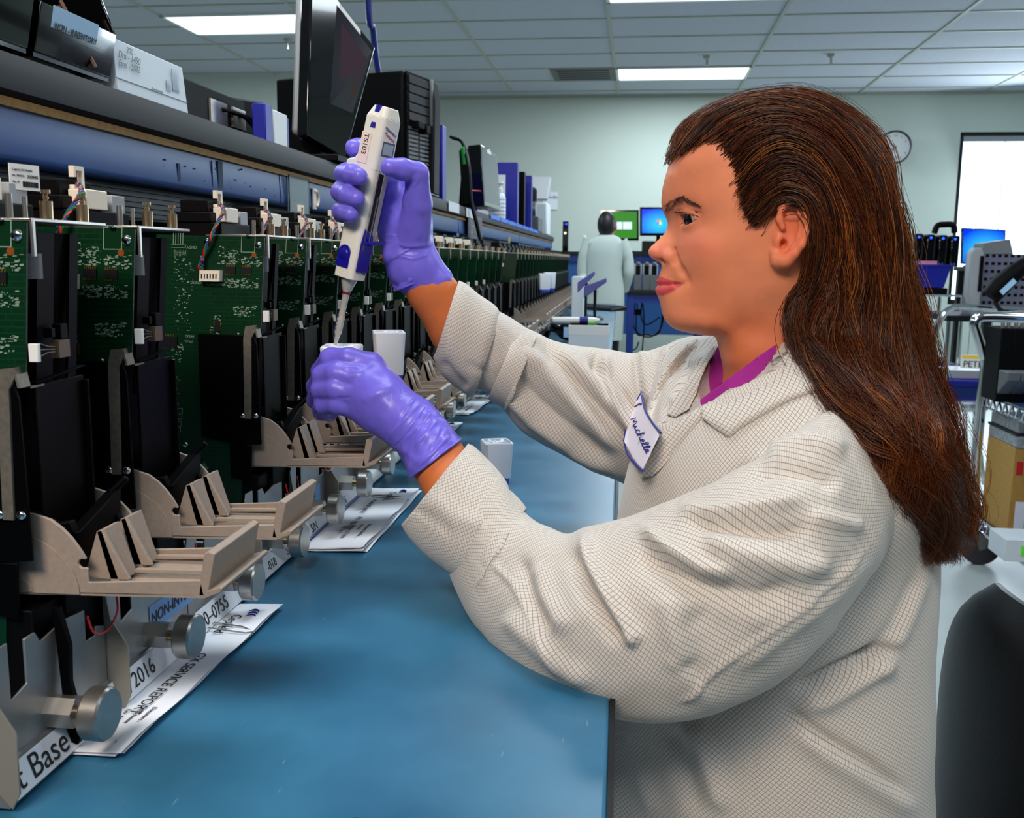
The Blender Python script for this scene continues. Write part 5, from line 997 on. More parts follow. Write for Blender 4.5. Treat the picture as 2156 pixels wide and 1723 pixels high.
def sloft(rings, nseg=64, sub=10, power=1.0, uvs=None):
    R = []
    for (ax, ay, bx, by, Y, t) in rings:
        A = PY(ax, ay, Y); B = PY(bx, by, Y); c = (A + B) / 2; u = (B - A) / 2; v = c - CAM; v /= np.linalg.norm(v); v = v - u * (v @ u) / (u @ u); v /= np.linalg.norm(v); R.append(np.concatenate([c, u, v * t]))
    R = np.array(R); out = []
    Rp = np.vstack([2 * R[0] - R[1], R, 2 * R[-1] - R[-2]])
    for i in range(1, len(Rp) - 2):
        a, b, c, d = Rp[i - 1:i + 3]
        for k in range(sub): t = k / sub; out.append(.5 * ((2 * b) + (c - a) * t + (2 * a - 5 * b + 4 * c - d) * t * t + (3 * b - a - 3 * c + d) * t ** 3))
    out.append(R[-1]); out = np.array(out); M_ = len(out); th = np.linspace(0, 2 * pi, nseg, endpoint=False)
    V = (out[:, None, 0:3] + out[:, None, 3:6] * np.cos(th)[None, :, None] + out[:, None, 6:9] * np.sin(th)[None, :, None]).reshape(-1, 3)
    i = np.arange(M_ - 1)[:, None]; j = np.arange(nseg)[None, :]; Fq = np.stack([i * nseg + j, i * nseg + (j + 1) % nseg, (i + 1) * nseg + (j + 1) % nseg, (i + 1) * nseg + j], -1).reshape(-1, 4)
    s = np.concatenate([[0], np.cumsum(np.linalg.norm(np.diff(out[:, :3], axis=0), axis=1))]); ra = (np.linalg.norm(out[:, 3:6], axis=1) + np.linalg.norm(out[:, 6:9], axis=1)) / 2
    rad = ra.mean(); ths = np.concatenate([th, [2 * pi]]); U = np.zeros((M_ - 1, nseg, 4, 2))
    for q, (di, dj) in enumerate(((0, 0), (0, 1), (1, 1), (1, 0))): U[:, :, q, 0] = ths[np.arange(nseg) + dj][None, :] * rad; U[:, :, q, 1] = s[np.arange(M_ - 1) + di][:, None]
    # outward orientation
    c0 = out[0, :3]; f0 = Fq[0]; n = np.cross(V[f0[1]] - V[f0[0]], V[f0[3]] - V[f0[0]])
    if n @ (V[f0[0]] - c0) < 0: Fq = Fq[:, ::-1]; U = U[:, :, ::-1]
    return V, Fq, U.reshape(-1, 2)
def smooth_noise(V, amp, sc, seed=0): return np.array([noise.noise(Vector(v) * sc + Vector((seed, 0, 0))) for v in V]) * amp
# ---------------------------------------------------------------- materials
def coat_mat():
    m = mat('coat_fabric', (214, 208, 198), .82, sheen=.25, spec=.25); nt = m.node_tree; b = nt.nodes['Principled BSDF']; uv = nt.nodes.new('ShaderNodeUVMap'); sp = nt.nodes.new('ShaderNodeSeparateXYZ')
    mp = nt.nodes.new('ShaderNodeMapping'); mp.inputs['Rotation'].default_value = (0, 0, .62); nt.links.new(uv.outputs[0], mp.inputs[0]); nt.links.new(mp.outputs[0], sp.inputs[0]); outs = []
    for k in (0, 1):
        a = nt.nodes.new('ShaderNodeMath'); a.operation = 'MULTIPLY'; a.inputs[1].default_value = 1 / .0030; nt.links.new(sp.outputs[k], a.inputs[0])
        f = nt.nodes.new('ShaderNodeMath'); f.operation = 'PINGPONG'; f.inputs[1].default_value = .5; nt.links.new(a.outputs[0], f.inputs[0])
        r = nt.nodes.new('ShaderNodeMapRange'); r.interpolation_type = 'SMOOTHSTEP'; r.inputs[1].default_value = .035; r.inputs[2].default_value = .11; r.inputs[3].default_value = 1; r.inputs[4].default_value = 0; nt.links.new(f.outputs[0], r.inputs[0]); outs.append(r)
    mx = nt.nodes.new('ShaderNodeMath'); mx.operation = 'MAXIMUM'; nt.links.new(outs[0].outputs[0], mx.inputs[0]); nt.links.new(outs[1].outputs[0], mx.inputs[1])
    c = nt.nodes.new('ShaderNodeMix'); c.data_type = 'RGBA'; c.inputs[6].default_value = lin(202, 197, 187); c.inputs[7].default_value = lin(146, 128, 126); nt.links.new(mx.outputs[0], c.inputs[0]); nt.links.new(c.outputs[2], b.inputs['Base Color'])
    bp = nt.nodes.new('ShaderNodeBump'); bp.inputs['Strength'].default_value = .25; bp.inputs['Distance'].default_value = .0006; nt.links.new(mx.outputs[0], bp.inputs['Height']); nt.links.new(bp.outputs[0], b.inputs['Normal']); return m
M['coat'] = coat_mat()
def skin_mat():
    m = mat('skin', (214, 140, 108), .46, spec=.4, sss=.12); nt = m.node_tree; b = nt.nodes['Principled BSDF']
    at = nt.nodes.new('ShaderNodeVertexColor'); at.layer_name = 'tint'; n = nt.nodes.new('ShaderNodeTexNoise'); n.inputs['Scale'].default_value = 45; n.inputs['Detail'].default_value = 4; tc = nt.nodes.new('ShaderNodeTexCoord'); nt.links.new(tc.outputs['Object'], n.inputs['Vector'])
    r = nt.nodes.new('ShaderNodeMapRange'); r.inputs[1].default_value = .3; r.inputs[2].default_value = .7; r.inputs[3].default_value = .93; r.inputs[4].default_value = 1.05; nt.links.new(n.outputs[0], r.inputs[0])
    vm = nt.nodes.new('ShaderNodeVectorMath'); vm.operation = 'SCALE'; nt.links.new(at.outputs[0], vm.inputs[0]); nt.links.new(r.outputs[0], vm.inputs['Scale']); nt.links.new(vm.outputs[0], b.inputs['Base Color'])
    n2 = nt.nodes.new('ShaderNodeTexNoise'); n2.inputs['Scale'].default_value = 900; nt.links.new(tc.outputs['Object'], n2.inputs['Vector']); bp = nt.nodes.new('ShaderNodeBump'); bp.inputs['Strength'].default_value = .12; bp.inputs['Distance'].default_value = .0005; nt.links.new(n2.outputs[0], bp.inputs['Height']); nt.links.new(bp.outputs[0], b.inputs['Normal'])
    rr = nt.nodes.new('ShaderNodeMapRange'); rr.inputs[3].default_value = .25; rr.inputs[4].default_value = .48; nt.links.new(at.outputs[1], rr.inputs[0]); nt.links.new(rr.outputs[0], b.inputs['Roughness']); return m
M['skin'] = skin_mat()
M['glove'] = mat('violet_nitrile', (112, 100, 214), .36, spec=.45, sss=.05, nz=.08, nscale=40)
nt = M['glove'].node_tree; _t = nt.nodes.new('ShaderNodeTexNoise'); _t.inputs['Scale'].default_value = 70; _t.inputs['Detail'].default_value = 2; _t.inputs['Distortion'].default_value = 1.2; _c = nt.nodes.new('ShaderNodeTexCoord'); _b = nt.nodes.new('ShaderNodeBump'); _b.inputs['Strength'].default_value = .35; _b.inputs['Distance'].default_value = .002
_m = nt.nodes.new('ShaderNodeMapping'); _m.inputs['Scale'].default_value = (1, 1, .45); _m.inputs['Rotation'].default_value = (0, .8, 0); nt.links.new(_c.outputs['Object'], _m.inputs[0]); nt.links.new(_m.outputs[0], _t.inputs['Vector']); nt.links.new(_t.outputs[0], _b.inputs['Height']); nt.links.new(_b.outputs[0], nt.nodes['Principled BSDF'].inputs['Normal'])
M['fuchsia'] = mat('fuchsia_cotton', (158, 30, 138), .8, bump=.3, bscale=900)
WOMAN = thing('person', 'woman with long wavy brown hair in a white grid coat and violet gloves, pipetting', 'person', (.28, .95, 0))
WO = Vector((.28, .95, 0)); WOn = np.array(WO)
def wmesh(name, V, Fq, mats, parent=None, **k): return np_mesh(name, np.asarray(V) - WOn, Fq, mats, parent or WOMAN, **k)
YF0 = .96
def hp(px, py, s): return PY(px, py, YF0 - s / 1000)
# ---------------------------------------------------------------- head relief
PROF = [(1413, 335), (1407, 357), (1399.5, 380), (1394.5, 403), (1393, 423), (1394, 438), (1401, 455), (1406, 470), (1402, 486), (1389, 502), (1375, 515), (1366.5, 526), (1366, 534), (1371, 542), (1383, 550), (1393, 557), (1391, 571), (1386, 584), (1384, 592), (1388, 598), (1392, 601.5), (1385, 606), (1382, 615), (1384.5, 623), (1390, 636), (1392, 647),
        (1395, 661), (1402, 676), (1415, 689), (1430, 696), (1460, 702), (1490, 706), (1507, 709), (1513, 730), (1519, 751), (1523, 780), (1520, 820), (1500, 900), (1490, 960), (1800, 960), (1790, 860), (1765, 760), (1762, 660), (1785, 590), (1815, 520), (1832, 440), (1822, 350), (1788, 280), (1725, 236), (1650, 218), (1570, 224), (1500, 246), (1450, 282)]
CP = [(1410, 368, 24), (1432, 335, 36), (1460, 318, 47), (1440, 378, 42), (1405, 415, 20), (1420, 410, 31), (1480, 370, 56), (1520, 350, 63), (1500, 415, 60), (1540, 420, 66), (1580, 400, 70), (1480, 285, 46), (1560, 270, 56), (1640, 262, 58), (1640, 330, 73), (1720, 330, 66), (1700, 420, 74), (1780, 420, 52), (1640, 420, 73), (1600, 460, 71),
      (1403, 437, 16), (1418, 432, 27), (1440, 424, 40), (1470, 432, 51), (1412, 447, 17), (1425, 448, 24), (1445, 448, 33), (1465, 450, 43), (1485, 450, 53), (1510, 455, 60),
      (1410, 462, 8), (1418, 468, 14), (1430, 470, 22), (1445, 474, 31), (1465, 476, 42), (1490, 474, 54), (1430, 485, 23), (1450, 490, 37), (1475, 490, 51),
      (1408, 482, 6), (1416, 488, 12), (1405, 500, 9.5), (1420, 502, 17), (1390, 510, 8), (1404, 518, 13), (1376, 523, 7), (1374, 533, 8), (1388, 528, 10.5), (1404, 528, 15.5), (1416, 530, 18.5), (1420, 540, 18.5), (1410, 548, 16.5), (1395, 546, 12), (1382, 541, 9.5), (1427, 530, 25), (1430, 545, 27.5), (1422, 556, 24), (1405, 558, 14),
      (1398, 568, 9), (1410, 574, 18), (1424, 572, 25), (1397, 586, 13), (1412, 588, 20), (1428, 590, 25.5), (1437, 597, 27), (1393, 594, 12), (1403, 600, 14.5), (1420, 599, 21), (1392, 611, 12), (1408, 609, 18.5), (1424, 605, 23), (1440, 603, 29), (1395, 624, 13.5), (1412, 620, 21), (1430, 616, 27), (1400, 637, 15), (1420, 636, 24), (1400, 650, 14.5), (1418, 655, 22), (1405, 666, 15), (1420, 676, 19), (1440, 680, 26),
      (1450, 515, 42), (1440, 505, 34), (1480, 512, 55.5), (1520, 500, 62.5), (1560, 500, 67), (1600, 500, 69), (1445, 550, 38), (1465, 555, 47.5), (1500, 560, 57), (1540, 560, 61), (1600, 560, 66), (1448, 585, 34), (1450, 612, 34), (1490, 610, 48), (1540, 620, 55), (1590, 620, 59), (1445, 645, 31), (1480, 655, 40), (1530, 665, 47), (1580, 668, 50), (1620, 640, 56), (1460, 690, 30), (1490, 696, 36), (1520, 700, 38), (1600, 690, 47), (1560, 690, 43),
      (1540, 725, 36), (1535, 760, 30), (1560, 760, 42), (1600, 760, 50), (1650, 720, 54), (1700, 700, 54), (1620, 820, 55), (1700, 800, 58), (1560, 800, 38), (1560, 870, 45), (1650, 900, 62), (1640, 600, 64), (1660, 520, 70), (1720, 520, 68), (1700, 600, 62), (1780, 500, 45), (1750, 600, 46), (1740, 680, 45)]
prof = np.array([PY(x, y, YF0)[[0, 2]] for x, y in PROF]) * 1000
prof = np.array([[p[0], p[1]] for p in prof])
# densify the profile line smoothly
def closed_smooth(P, n=6):
    P = np.asarray(P); N = len(P); out = []
    for i in range(N):
        a, b, c, d = P[i - 1], P[i], P[(i + 1) % N], P[(i + 2) % N]
        for k in range(n): t = k / n; out.append(.5 * ((2 * b) + (c - a) * t + (2 * a - 5 * b + 4 * c - d) * t * t + (3 * b - a - 3 * c + d) * t ** 3))
    return np.array(out)
profd = closed_smooth(prof, 5)
def tps(P, v, Q, reg=0.0):
    def K(A, B): r2 = ((A[:, None] - B[None]) ** 2).sum(-1) + 1e-9; return r2 * np.log(r2) * .5
    n = len(P); A = np.zeros((n + 3, n + 3)); A[:n, :n] = K(P, P) + np.eye(n) * reg; A[:n, n] = 1; A[:n, n + 1:] = P; A[n, :n] = 1; A[n + 1:, :n] = P.T
    w = np.linalg.solve(A, np.concatenate([v, [0, 0, 0]])); out = np.zeros(len(Q))
    for i in range(0, len(Q), 4000): q = Q[i:i + 4000]; out[i:i + 4000] = K(q, P) @ w[:n] + w[n] + q @ w[n + 1:]
    return out
cp3 = np.array([hp(*c) for c in CP]) * 1000; S_ = YF0 * 1000 - cp3[:, 1]
HH = .0014; lo = np.array([prof[:, 0].min() / 1000 - .006, YF0 - .092, .0]); lo[2] = PY(1600, 940, YF0)[2]; hi = np.array([prof[:, 0].max() / 1000 + .006, YF0 + .080, prof[:, 1].max() / 1000 + .006])
H = SDF(lo, hi, HH)
gx = (H.lo[0] + HH * np.arange(H.n[0])) * 1000; gz = (H.lo[2] + HH * np.arange(H.n[2])) * 1000; GX, GZ = np.meshgrid(gx, gz, indexing='ij'); Q = np.stack([GX.ravel(), GZ.ravel()], 1)
bd_ = profd[::3]; W2 = tps(np.vstack([cp3[:, [0, 2]], bd_]), np.concatenate([S_ ** 2, np.zeros(len(bd_))]), Q, 30.0)
# signed distance to profile
def poly_sd(Q, P):
    N = len(P); d = np.full(len(Q), 1e9); ins = np.zeros(len(Q), bool)
    for i in range(N):
        a = P[i]; b = P[(i + 1) % N]; ab = b - a; t = np.clip(((Q - a) @ ab) / (ab @ ab + 1e-12), 0, 1); d = np.minimum(d, np.hypot(*(Q - a - t[:, None] * ab).T))
        c = (a[1] > Q[:, 1]) != (b[1] > Q[:, 1]); ins ^= c & (Q[:, 0] < (b[0] - a[0]) * (Q[:, 1] - a[1]) / (b[1] - a[1] + 1e-12) + a[0])
    return np.where(ins, d, -d)
sd = poly_sd(Q, profd)
W2 = np.where(sd > 0, np.maximum(W2, sd * 11), sd * 30).reshape(GX.shape)
# light smoothing of the relief
for _ in range(1): W2[1:-1, 1:-1] = (W2[1:-1, 1:-1] * 4 + W2[:-2, 1:-1] + W2[2:, 1:-1] + W2[1:-1, :-2] + W2[1:-1, 2:]) / 8
gxx, gzz = np.gradient(W2, HH * 1000); gy = (H.lo[1] + HH * np.arange(H.n[1])) * 1000 - YF0 * 1000
val = gy[None, :, None] ** 2 - W2[:, None, :]; grad = np.sqrt(4 * gy[None, :, None] ** 2 + (gxx ** 2 + gzz ** 2)[:, None, :]) + 4
H.d = (val / grad / 1000).astype(np.float32)
def both(f):
    f(1); f(-1)
def hs(px, py, s, side=1): p = hp(px, py, s); return np.array([p[0], YF0 + side * (p[1] - YF0) if side < 0 else p[1], p[2]])
EC = hs(1467, 460, 31); ER = .0121
for sd_ in (1, -1):
    ec = np.array([EC[0], YF0 - sd_ * .031, EC[2]])
    H.ell(ec, (ER + .0012,) * 3, k=.006)
    # lid opening : wedge between two lid planes, inside a shell around the eyeball
    sl, (X, Y, Z) = H.sub(ec - .018, ec + .018); x = X - ec[0]; y = (Y - ec[1]); z = Z - ec[2]; r = np.sqrt(x * x + y * y + z * z)
    lat = (-sd_ * y)           # lateral
    cx_ = .0055 - .0 * lat      # canthus a little behind the centre, laterally
    ang_u = math.radians(9); ang_l = math.radians(-25)
    up = (z - .0008) * math.cos(ang_u) + (x - cx_) * math.sin(ang_u)         # <0 below upper lid plane
    dn = -((z - .0008) * math.cos(ang_l) + (x - cx_) * math.sin(ang_l))
    wedge = np.maximum(np.maximum(up, dn), np.maximum(np.maximum(lat - .0125, -.0075 - lat), r - ER - .0040))
    H.comb(sl, wedge, .0006, 's')
    H.ell(hs(1393, 550, 7.5, sd_), (.0042, .0026, .0030), k=.0015, op='s')                 # nostril
    # crease above the upper lid, mouth line, smile crease
    H.chain([hs(1432, 443, 27, sd_), hs(1447, 440.5, 35, sd_), hs(1464, 446, 43, sd_), hs(1478, 452, 50, sd_)], [.0009] * 4, k=.0015, op='s')
    H.chain([hs(1391, 601, 8, sd_), hs(1404, 601.5, 15.5, sd_), hs(1420, 600, 22, sd_), hs(1437, 597, 28.5, sd_), hs(1441, 594, 31, sd_)], [.0013, .0013, .0013, .0012, .0007], k=.002, op='s')
    H.ell(hs(1410, 540, 14.5, sd_), (.0062, .0046, .0060), k=.0035); H.ell(hs(1379, 531, 3.0, sd_), (.0042, .0055, .0048), k=.004)
    H.chain([hs(1422, 526, 21, sd_), hs(1423.5, 540, 22, sd_), hs(1419, 555, 20, sd_)], [.0013, .0016, .0008], k=.003, op='s'); H.chain([hs(1426, 550, 25.2, sd_), hs(1436, 572, 30.5, sd_), hs(1446, 592, 34.5, sd_)], [.0003, .0007, .0004], k=.008, op='s')
    H.ell(hs(1393, 551.5, 9, sd_), (.0048, .0034, .0030), k=.0015, op='s')
    H.chain([hs(1386, 594, 5, sd_), hs(1396, 593, 12, sd_), hs(1414, 595, 20, sd_)], [.0022, .0022, .0010], k=.003); H.chain([hs(1388, 611, 5, sd_), hs(1398, 611, 13, sd_), hs(1418, 606, 21.5, sd_)], [.0034, .0032, .0014], k=.004)
    # ear
    E_ = lambda px, py, s: hs(px, py, s, sd_)
    H.ell(E_(1665, 482, 71), (.017, .006, .026), ax=[(math.cos(.25 * sd_), -math.sin(.25 * sd_) , 0), (math.sin(.25 * sd_), math.cos(.25 * sd_), 0), (0, 0, 1)], k=.006)
    H.ell(E_(1662, 494, 84), (.0105, .010, .0160), k=.003, op='s')
    H.ell(E_(1672, 450, 84), (.0080, .0075, .0105), k=.003, op='s')
    H.chain([E_(1648, 480, 77), E_(1641, 462, 77), E_(1645, 440, 78.5), E_(1660, 424, 80.5), E_(1680, 420, 82), E_(1695, 436, 84), E_(1700, 462, 86), E_(1698, 492, 86), E_(1688, 516, 85), E_(1672, 535, 82), E_(1652, 550, 78)], [.0026, .003, .0032, .0034, .0035, .0034, .0032, .0031, .0032, .0042, .0055], k=.0025)
    H.chain([E_(1660, 547, 76), E_(1640, 549, 72), E_(1633, 532, 71)], [.0062, .0058, .004], k=.005)
    H.chain([E_(1682, 442, 81), E_(1688, 470, 82.5), E_(1683, 500, 82), E_(1668, 522, 79.5)], [.0022, .0026, .0026, .0026], k=.0025)
    H.ell(E_(1640, 508, 72.5), (.0045, .0040, .0062), k=.003); H.ell(E_(1650, 514, 75), (.0032, .008, .0042), k=.002, op='s')
V1, F1 = H.mesh()
# keep only the head piece above the hidden neck foot
# ---------------------------------------------------------------- body core (inside the coat) and forearms
WL = PY(862, 892, .928); WLe = PY(1270, 1340, .79); SHn = PY(1760, 1010, .855)      # near (left) wrist, elbow, shoulder
WR = PY(866, 570, 1.035); WRe = PY(1180, 815, 1.105); SHf = PY(1440, 875, 1.10)   # far (right) arm
NECK = PY(1640, 860, .96); CH = PY(1640, 1100, .95); PEL = PY(1640, 1750, .95)
B = SDF(np.array([-.36, .55, .66]), np.array([.56, 1.32, 1.36]), .0045)
B.chain([PEL, PY(1640, 1400, .95), CH], [.13, .12, .12], k=.02).chain([CH, NECK], [.10, .055], k=.03).chain([SHn, PY(1640, 965, .97), SHf], [.035, .06, .035], k=.03)
FW = PY(922, 968, .905)
B.chain([SHn, WLe, PY(1000, 1112, .862), FW, WL], [.04, .038, .030, .0262, .0200], k=.006)
B.chain([SHf, WRe, PY(1040, 752, 1.075), PY(968, 690, 1.062), PY(908, 612, 1.048), WR], [.034, .032, .035, .0335, .0262, .020], k=.006)
V2, F2 = B.mesh()
Vb = np.vstack([V1, V2]); Fb = np.vstack([F1, F2 + len(V1)])
body = wmesh('body', Vb, Fb, M['skin'])
# skin tint: lips and cheeks, darker under the brow; shade below jaw painted in
P2 = topx(Vb); base = np.tile(np.array(lin(216, 130, 92)[:3]), (len(Vb), 1)); isarm = np.arange(len(Vb)) >= len(V1); base[isarm] = np.array(lin(204, 112, 62)[:3])
col = np.concatenate([base, np.ones((len(Vb), 1))], 1)
def paint(center, rx, ry, c, a, rot=0, soft=.35, line=None, w=5):
    d = P2 - np.array(center); q = np.hypot((d[:, 0] * math.cos(rot) + d[:, 1] * math.sin(rot)) / rx, (-d[:, 0] * math.sin(rot) + d[:, 1] * math.cos(rot)) / ry); k = np.clip((1 + soft - q) / (2 * soft), 0, 1) * a * ~isarm
    col[:, :3] = col[:, :3] * (1 - k[:, None]) + np.array(lin(*c)[:3]) * k[:, None]
def poly_paint(poly, c, a, soft=2.0):
    d = poly_sd(P2, np.array(poly, float)); k = np.clip(d / soft + .5, 0, 1) * a * ~isarm; col[:, :3] = col[:, :3] * (1 - k[:, None]) + np.array(lin(*c)[:3]) * k[:, None]
paint((1478, 520), 40, 28, (226, 118, 96), .45, .3, .6); paint((1388, 530), 18, 14, (226, 124, 108), .5, 0, .5); paint((1500, 600), 60, 50, (214, 124, 84), .5, 0, .6); paint((1560, 690), 80, 40, (196, 100, 56), .6, 0, .6); paint((1600, 780), 110, 70, (196, 100, 58), .8, 0, .4)  # cheek, nose and jaw tones, then shade painted under the jaw and neck
paint((1665, 490), 38, 70, (222, 110, 74), .7, 0, .3); paint((1452, 470), 26, 14, (196, 116, 88), .35, 0, .6)
poly_paint([(1378, 586), (1386, 581), (1396, 584), (1415, 591), (1440, 596), (1441, 598), (1420, 601), (1400, 602.5), (1389, 601), (1380, 597)], (176, 50, 58), .95); poly_paint([(1376, 604), (1390, 602), (1404, 603), (1422, 601), (1439, 599), (1425, 608), (1408, 618), (1392, 624), (1378, 622)], (196, 72, 76), .95)
poly_paint([(1452, 470), (1478, 456), (1470, 452), (1440, 447), (1428, 450), (1440, 445), (1466, 450), (1480, 455)], (120, 60, 50), .7, 3)
ca = body.data.color_attributes.new('tint', 'FLOAT_COLOR', 'POINT'); ca.data.foreach_set('color', col.astype(np.float32).ravel())
# eyes
def eye_mat():
    m = mat('eyeball', (205, 195, 190), .08, spec=.6, coat=.5); nt = m.node_tree; b = nt.nodes['Principled BSDF']; tc = nt.nodes.new('ShaderNodeTexCoord'); sp = nt.nodes.new('ShaderNodeSeparateXYZ'); nt.links.new(tc.outputs['Object'], sp.inputs[0])
    a = nt.nodes.new('ShaderNodeMath'); a.operation = 'DIVIDE'; a.inputs[1].default_value = ER; nt.links.new(sp.outputs[0], a.inputs[0]); r = nt.nodes.new('ShaderNodeValToRGB'); r.color_ramp.interpolation = 'LINEAR'; e = r.color_ramp.elements
    nt.links.new(a.outputs[0], r.inputs[0]); e[0].position = .0; e[0].color = lin(200, 188, 184); e[1].position = 1.0; e[1].color = (0.002, .002, .002, 1)
    for p, c in ((.50, (150, 134, 128)), (.58, (18, 9, 6)), (.80, (30, 14, 8)), (.90, (14, 7, 5)), (.92, (3, 3, 3))): q = e.new(p); q.color = lin(*c)
    nt.links.new(r.outputs[0], b.inputs['Base Color']); return m
EM = eye_mat()
for sd_ in (1, -1):
    o = MB().ball((0, 0, 0), ER, 24).build('eye', EM, WOMAN, smooth=True); o.location = (EC[0] - WO[0], YF0 - sd_ * .031 - WO[1], EC[2]); o.rotation_euler = (0, math.radians(16), pi + sd_ * .12)
    lash = MB(); RR = random.Random(4)
    for k in range(34):
        f = k / 33; a = hs(1474 - 44 * f, 454 - 8.5 * math.sin(f * pi * .62), 46 - 24 * f, sd_); L = .0075 * (.6 + .4 * math.sin(f * pi * .8)) * RR.uniform(.8, 1.1); dr = np.array([-.92, -.35 * sd_ * (1 - f) * 1.2, -.22 + .10 * RR.uniform(-1, 1)]); dr /= np.linalg.norm(dr)
        lash.tube([a, a + dr * L * .5 + [0, 0, -.0004], a + dr * L + [0, 0, .0012]], [.00042, .00030, .00010], 4)
    for k in range(20):
        f = k / 19; a = hs(1470 - 34 * f, 459 + 11 * f, 45 - 18 * f, sd_); lash.tube([a, a + np.array([-.0022, -.001 * sd_, -.0016])], [.00014, .00005], 4)
    lash.v = [(x - WO[0], y - WO[1], z) for x, y, z in lash.v]; lash.build('eyelashes', M['hairk'], WOMAN, kind='stuff')
# ---------------------------------------------------------------- coat body
K = SDF(np.array([-.05, .60, .54]), np.array([.52, 1.26, 1.24]), .0035)
LOW = PY(1630, 1790, .95)
K.ell(PY(1612, 1640, .95) , (.150, .19, .26), k=.02).ell(PY(1612, 1380, .95), (.148, .175, .20), k=.045).ell(PY(1622, 1130, .955), (.150, .17, .16), k=.05).ell(PY(1650, 960, .95), (.125, .165, .11), k=.05)
K.chain([np.array([.17, .95, .60]), np.array([.03, .93, .63])], [.140, .085], k=.05)
K.chain([PY(1775, 990, .835), PY(1660, 880, .95), PY(1470, 835, 1.10)], [.062, .080, .068], k=.05).ell(PY(1640, 850, .96), (.085, .09, .05), k=.04)
K.ell(PY(1600, 800, .955), (.060, .060, .055), k=.02, op='s')
A_ = PY(1474, 866, .925); B_ = PY(1696, 712, .880); C_ = PY(1512, 716, 1.02); n_ = np.cross(B_ - A_, C_ - A_); n_ /= np.linalg.norm(n_); n_ *= np.sign(n_[2])
a_ = PY(1585, 640, .955); b_ = PY(1545, 850, .96); sl, (X, Y, Z) = K.sub(np.minimum(a_, b_) - .13, np.maximum(a_, b_) + .13); ab_ = b_ - a_; t_ = np.clip(((X - a_[0]) * ab_[0] + (Y - a_[1]) * ab_[1] + (Z - a_[2]) * ab_[2]) / (ab_ @ ab_), 0, 1)
cap_ = np.sqrt((X - a_[0] - t_ * ab_[0]) ** 2 + ((Y - a_[1] - t_ * ab_[1]) * .85) ** 2 + (Z - a_[2] - t_ * ab_[2]) ** 2) - .088
pl_ = -((X - A_[0]) * n_[0] + (Y - A_[1]) * n_[1] + (Z - A_[2]) * n_[2]); K.comb(sl, np.maximum(pl_, cap_), .004, 's')
V, Fq = K.mesh(); V0 = V.copy()
ST_T = [([(1560, 990), (1480, 1060), (1400, 1110), (1345, 1150)], 14, .006), ([(1650, 930), (1560, 1010), (1470, 1100), (1380, 1160)], 16, .007), ([(1600, 965), (1500, 1035), (1420, 1090)], 10, -.006), ([(1700, 1060), (1600, 1120), (1500, 1180)], 20, .006),
        ([(1420, 780), (1400, 860), (1390, 930)], 14, .005), ([(1460, 760), (1430, 850)], 10, -.005), ([(1500, 735), (1440, 800), (1415, 870)], 12, .005),
        ([(1960, 1180), (1900, 1330), (1840, 1430)], 16, .005), ([(1935, 1200), (1880, 1320), (1800, 1420)], 14, -.004),
        ([(1900, 1368), (1840, 1375), (1760, 1410), (1660, 1460)], 13, -.012), ([(1895, 1385), (1820, 1430), (1740, 1480), (1680, 1490)], 18, .007), ([(1640, 1480), (1720, 1545), (1830, 1610), (1930, 1690)], 12, -.009), ([(1660, 1520), (1740, 1590), (1850, 1660), (1940, 1720)], 24, .007),
        ([(1450, 1510), (1490, 1600), (1530, 1723)], 22, .008), ([(1400, 1520), (1440, 1620), (1470, 1723)], 22, -.007), ([(1320, 1540), (1350, 1640), (1380, 1723)], 20, .005), ([(1583, 1490), (1586, 1600), (1588, 1723)], 4, -.0015)]
V = folds(V, Fq, ST_T)
c = np.array([PY(1625, 1300, .95)[0], .95]); ang = np.arctan2(V[:, 1] - c[1], V[:, 0] - c[0]); uu = ang * .155; vv = V[:, 2] + .0
f_u = uu[Fq]; wrap = (f_u.max(1) - f_u.min(1)) > .4; f_u[wrap] = np.where(f_u[wrap] < 0, f_u[wrap] + 2 * pi * .155, f_u[wrap]); uvc = np.stack([f_u, vv[Fq]], -1).reshape(-1, 2)
coat = wmesh('coat', V, Fq, M['coat'], uv=uvc); coatV, coatF = V, Fq
# ---------------------------------------------------------------- sleeves
def build_sleeve(name, rings, strokes, nz, seed, th=.0016, nseg=176, sub=20):
    V, Fq, U = sloft(rings, nseg, sub); N = vnormals(V, Fq)
    V = V + N * (smooth_noise(V, nz, 16, seed) + smooth_noise(V, nz * .5, 38, seed + 9))[:, None]; V = folds(V, Fq, [(a, b * 1.35, c * 1.1) for a, b, c in strokes])
    o = wmesh(name, V, Fq, M['coat'], uv=U); s = o.modifiers.new('t', 'SOLIDIFY'); s.thickness = th; s.offset = -1; return o, V, Fq
near = [(1050, 1000, 940, 1180, .868, .048), (1100, 1078, 992, 1283, .842, .056), (1150, 1112, 1040, 1345, .815, .064), (1195, 1136, 1112, 1410, .79, .072), (1240, 1122, 1200, 1455, .77, .080), (1330, 1096, 1330, 1490, .755, .086), (1450, 1050, 1462, 1492, .75, .088), (1570, 985, 1600, 1440, .755, .088), (1660, 925, 1722, 1350, .768, .085), (1725, 880, 1800, 1245, .785, .080), (1785, 862, 1868, 1140, .812, .068), (1845, 905, 1905, 1060, .845, .045), (1875, 960, 1890, 1010, .87, .015)]
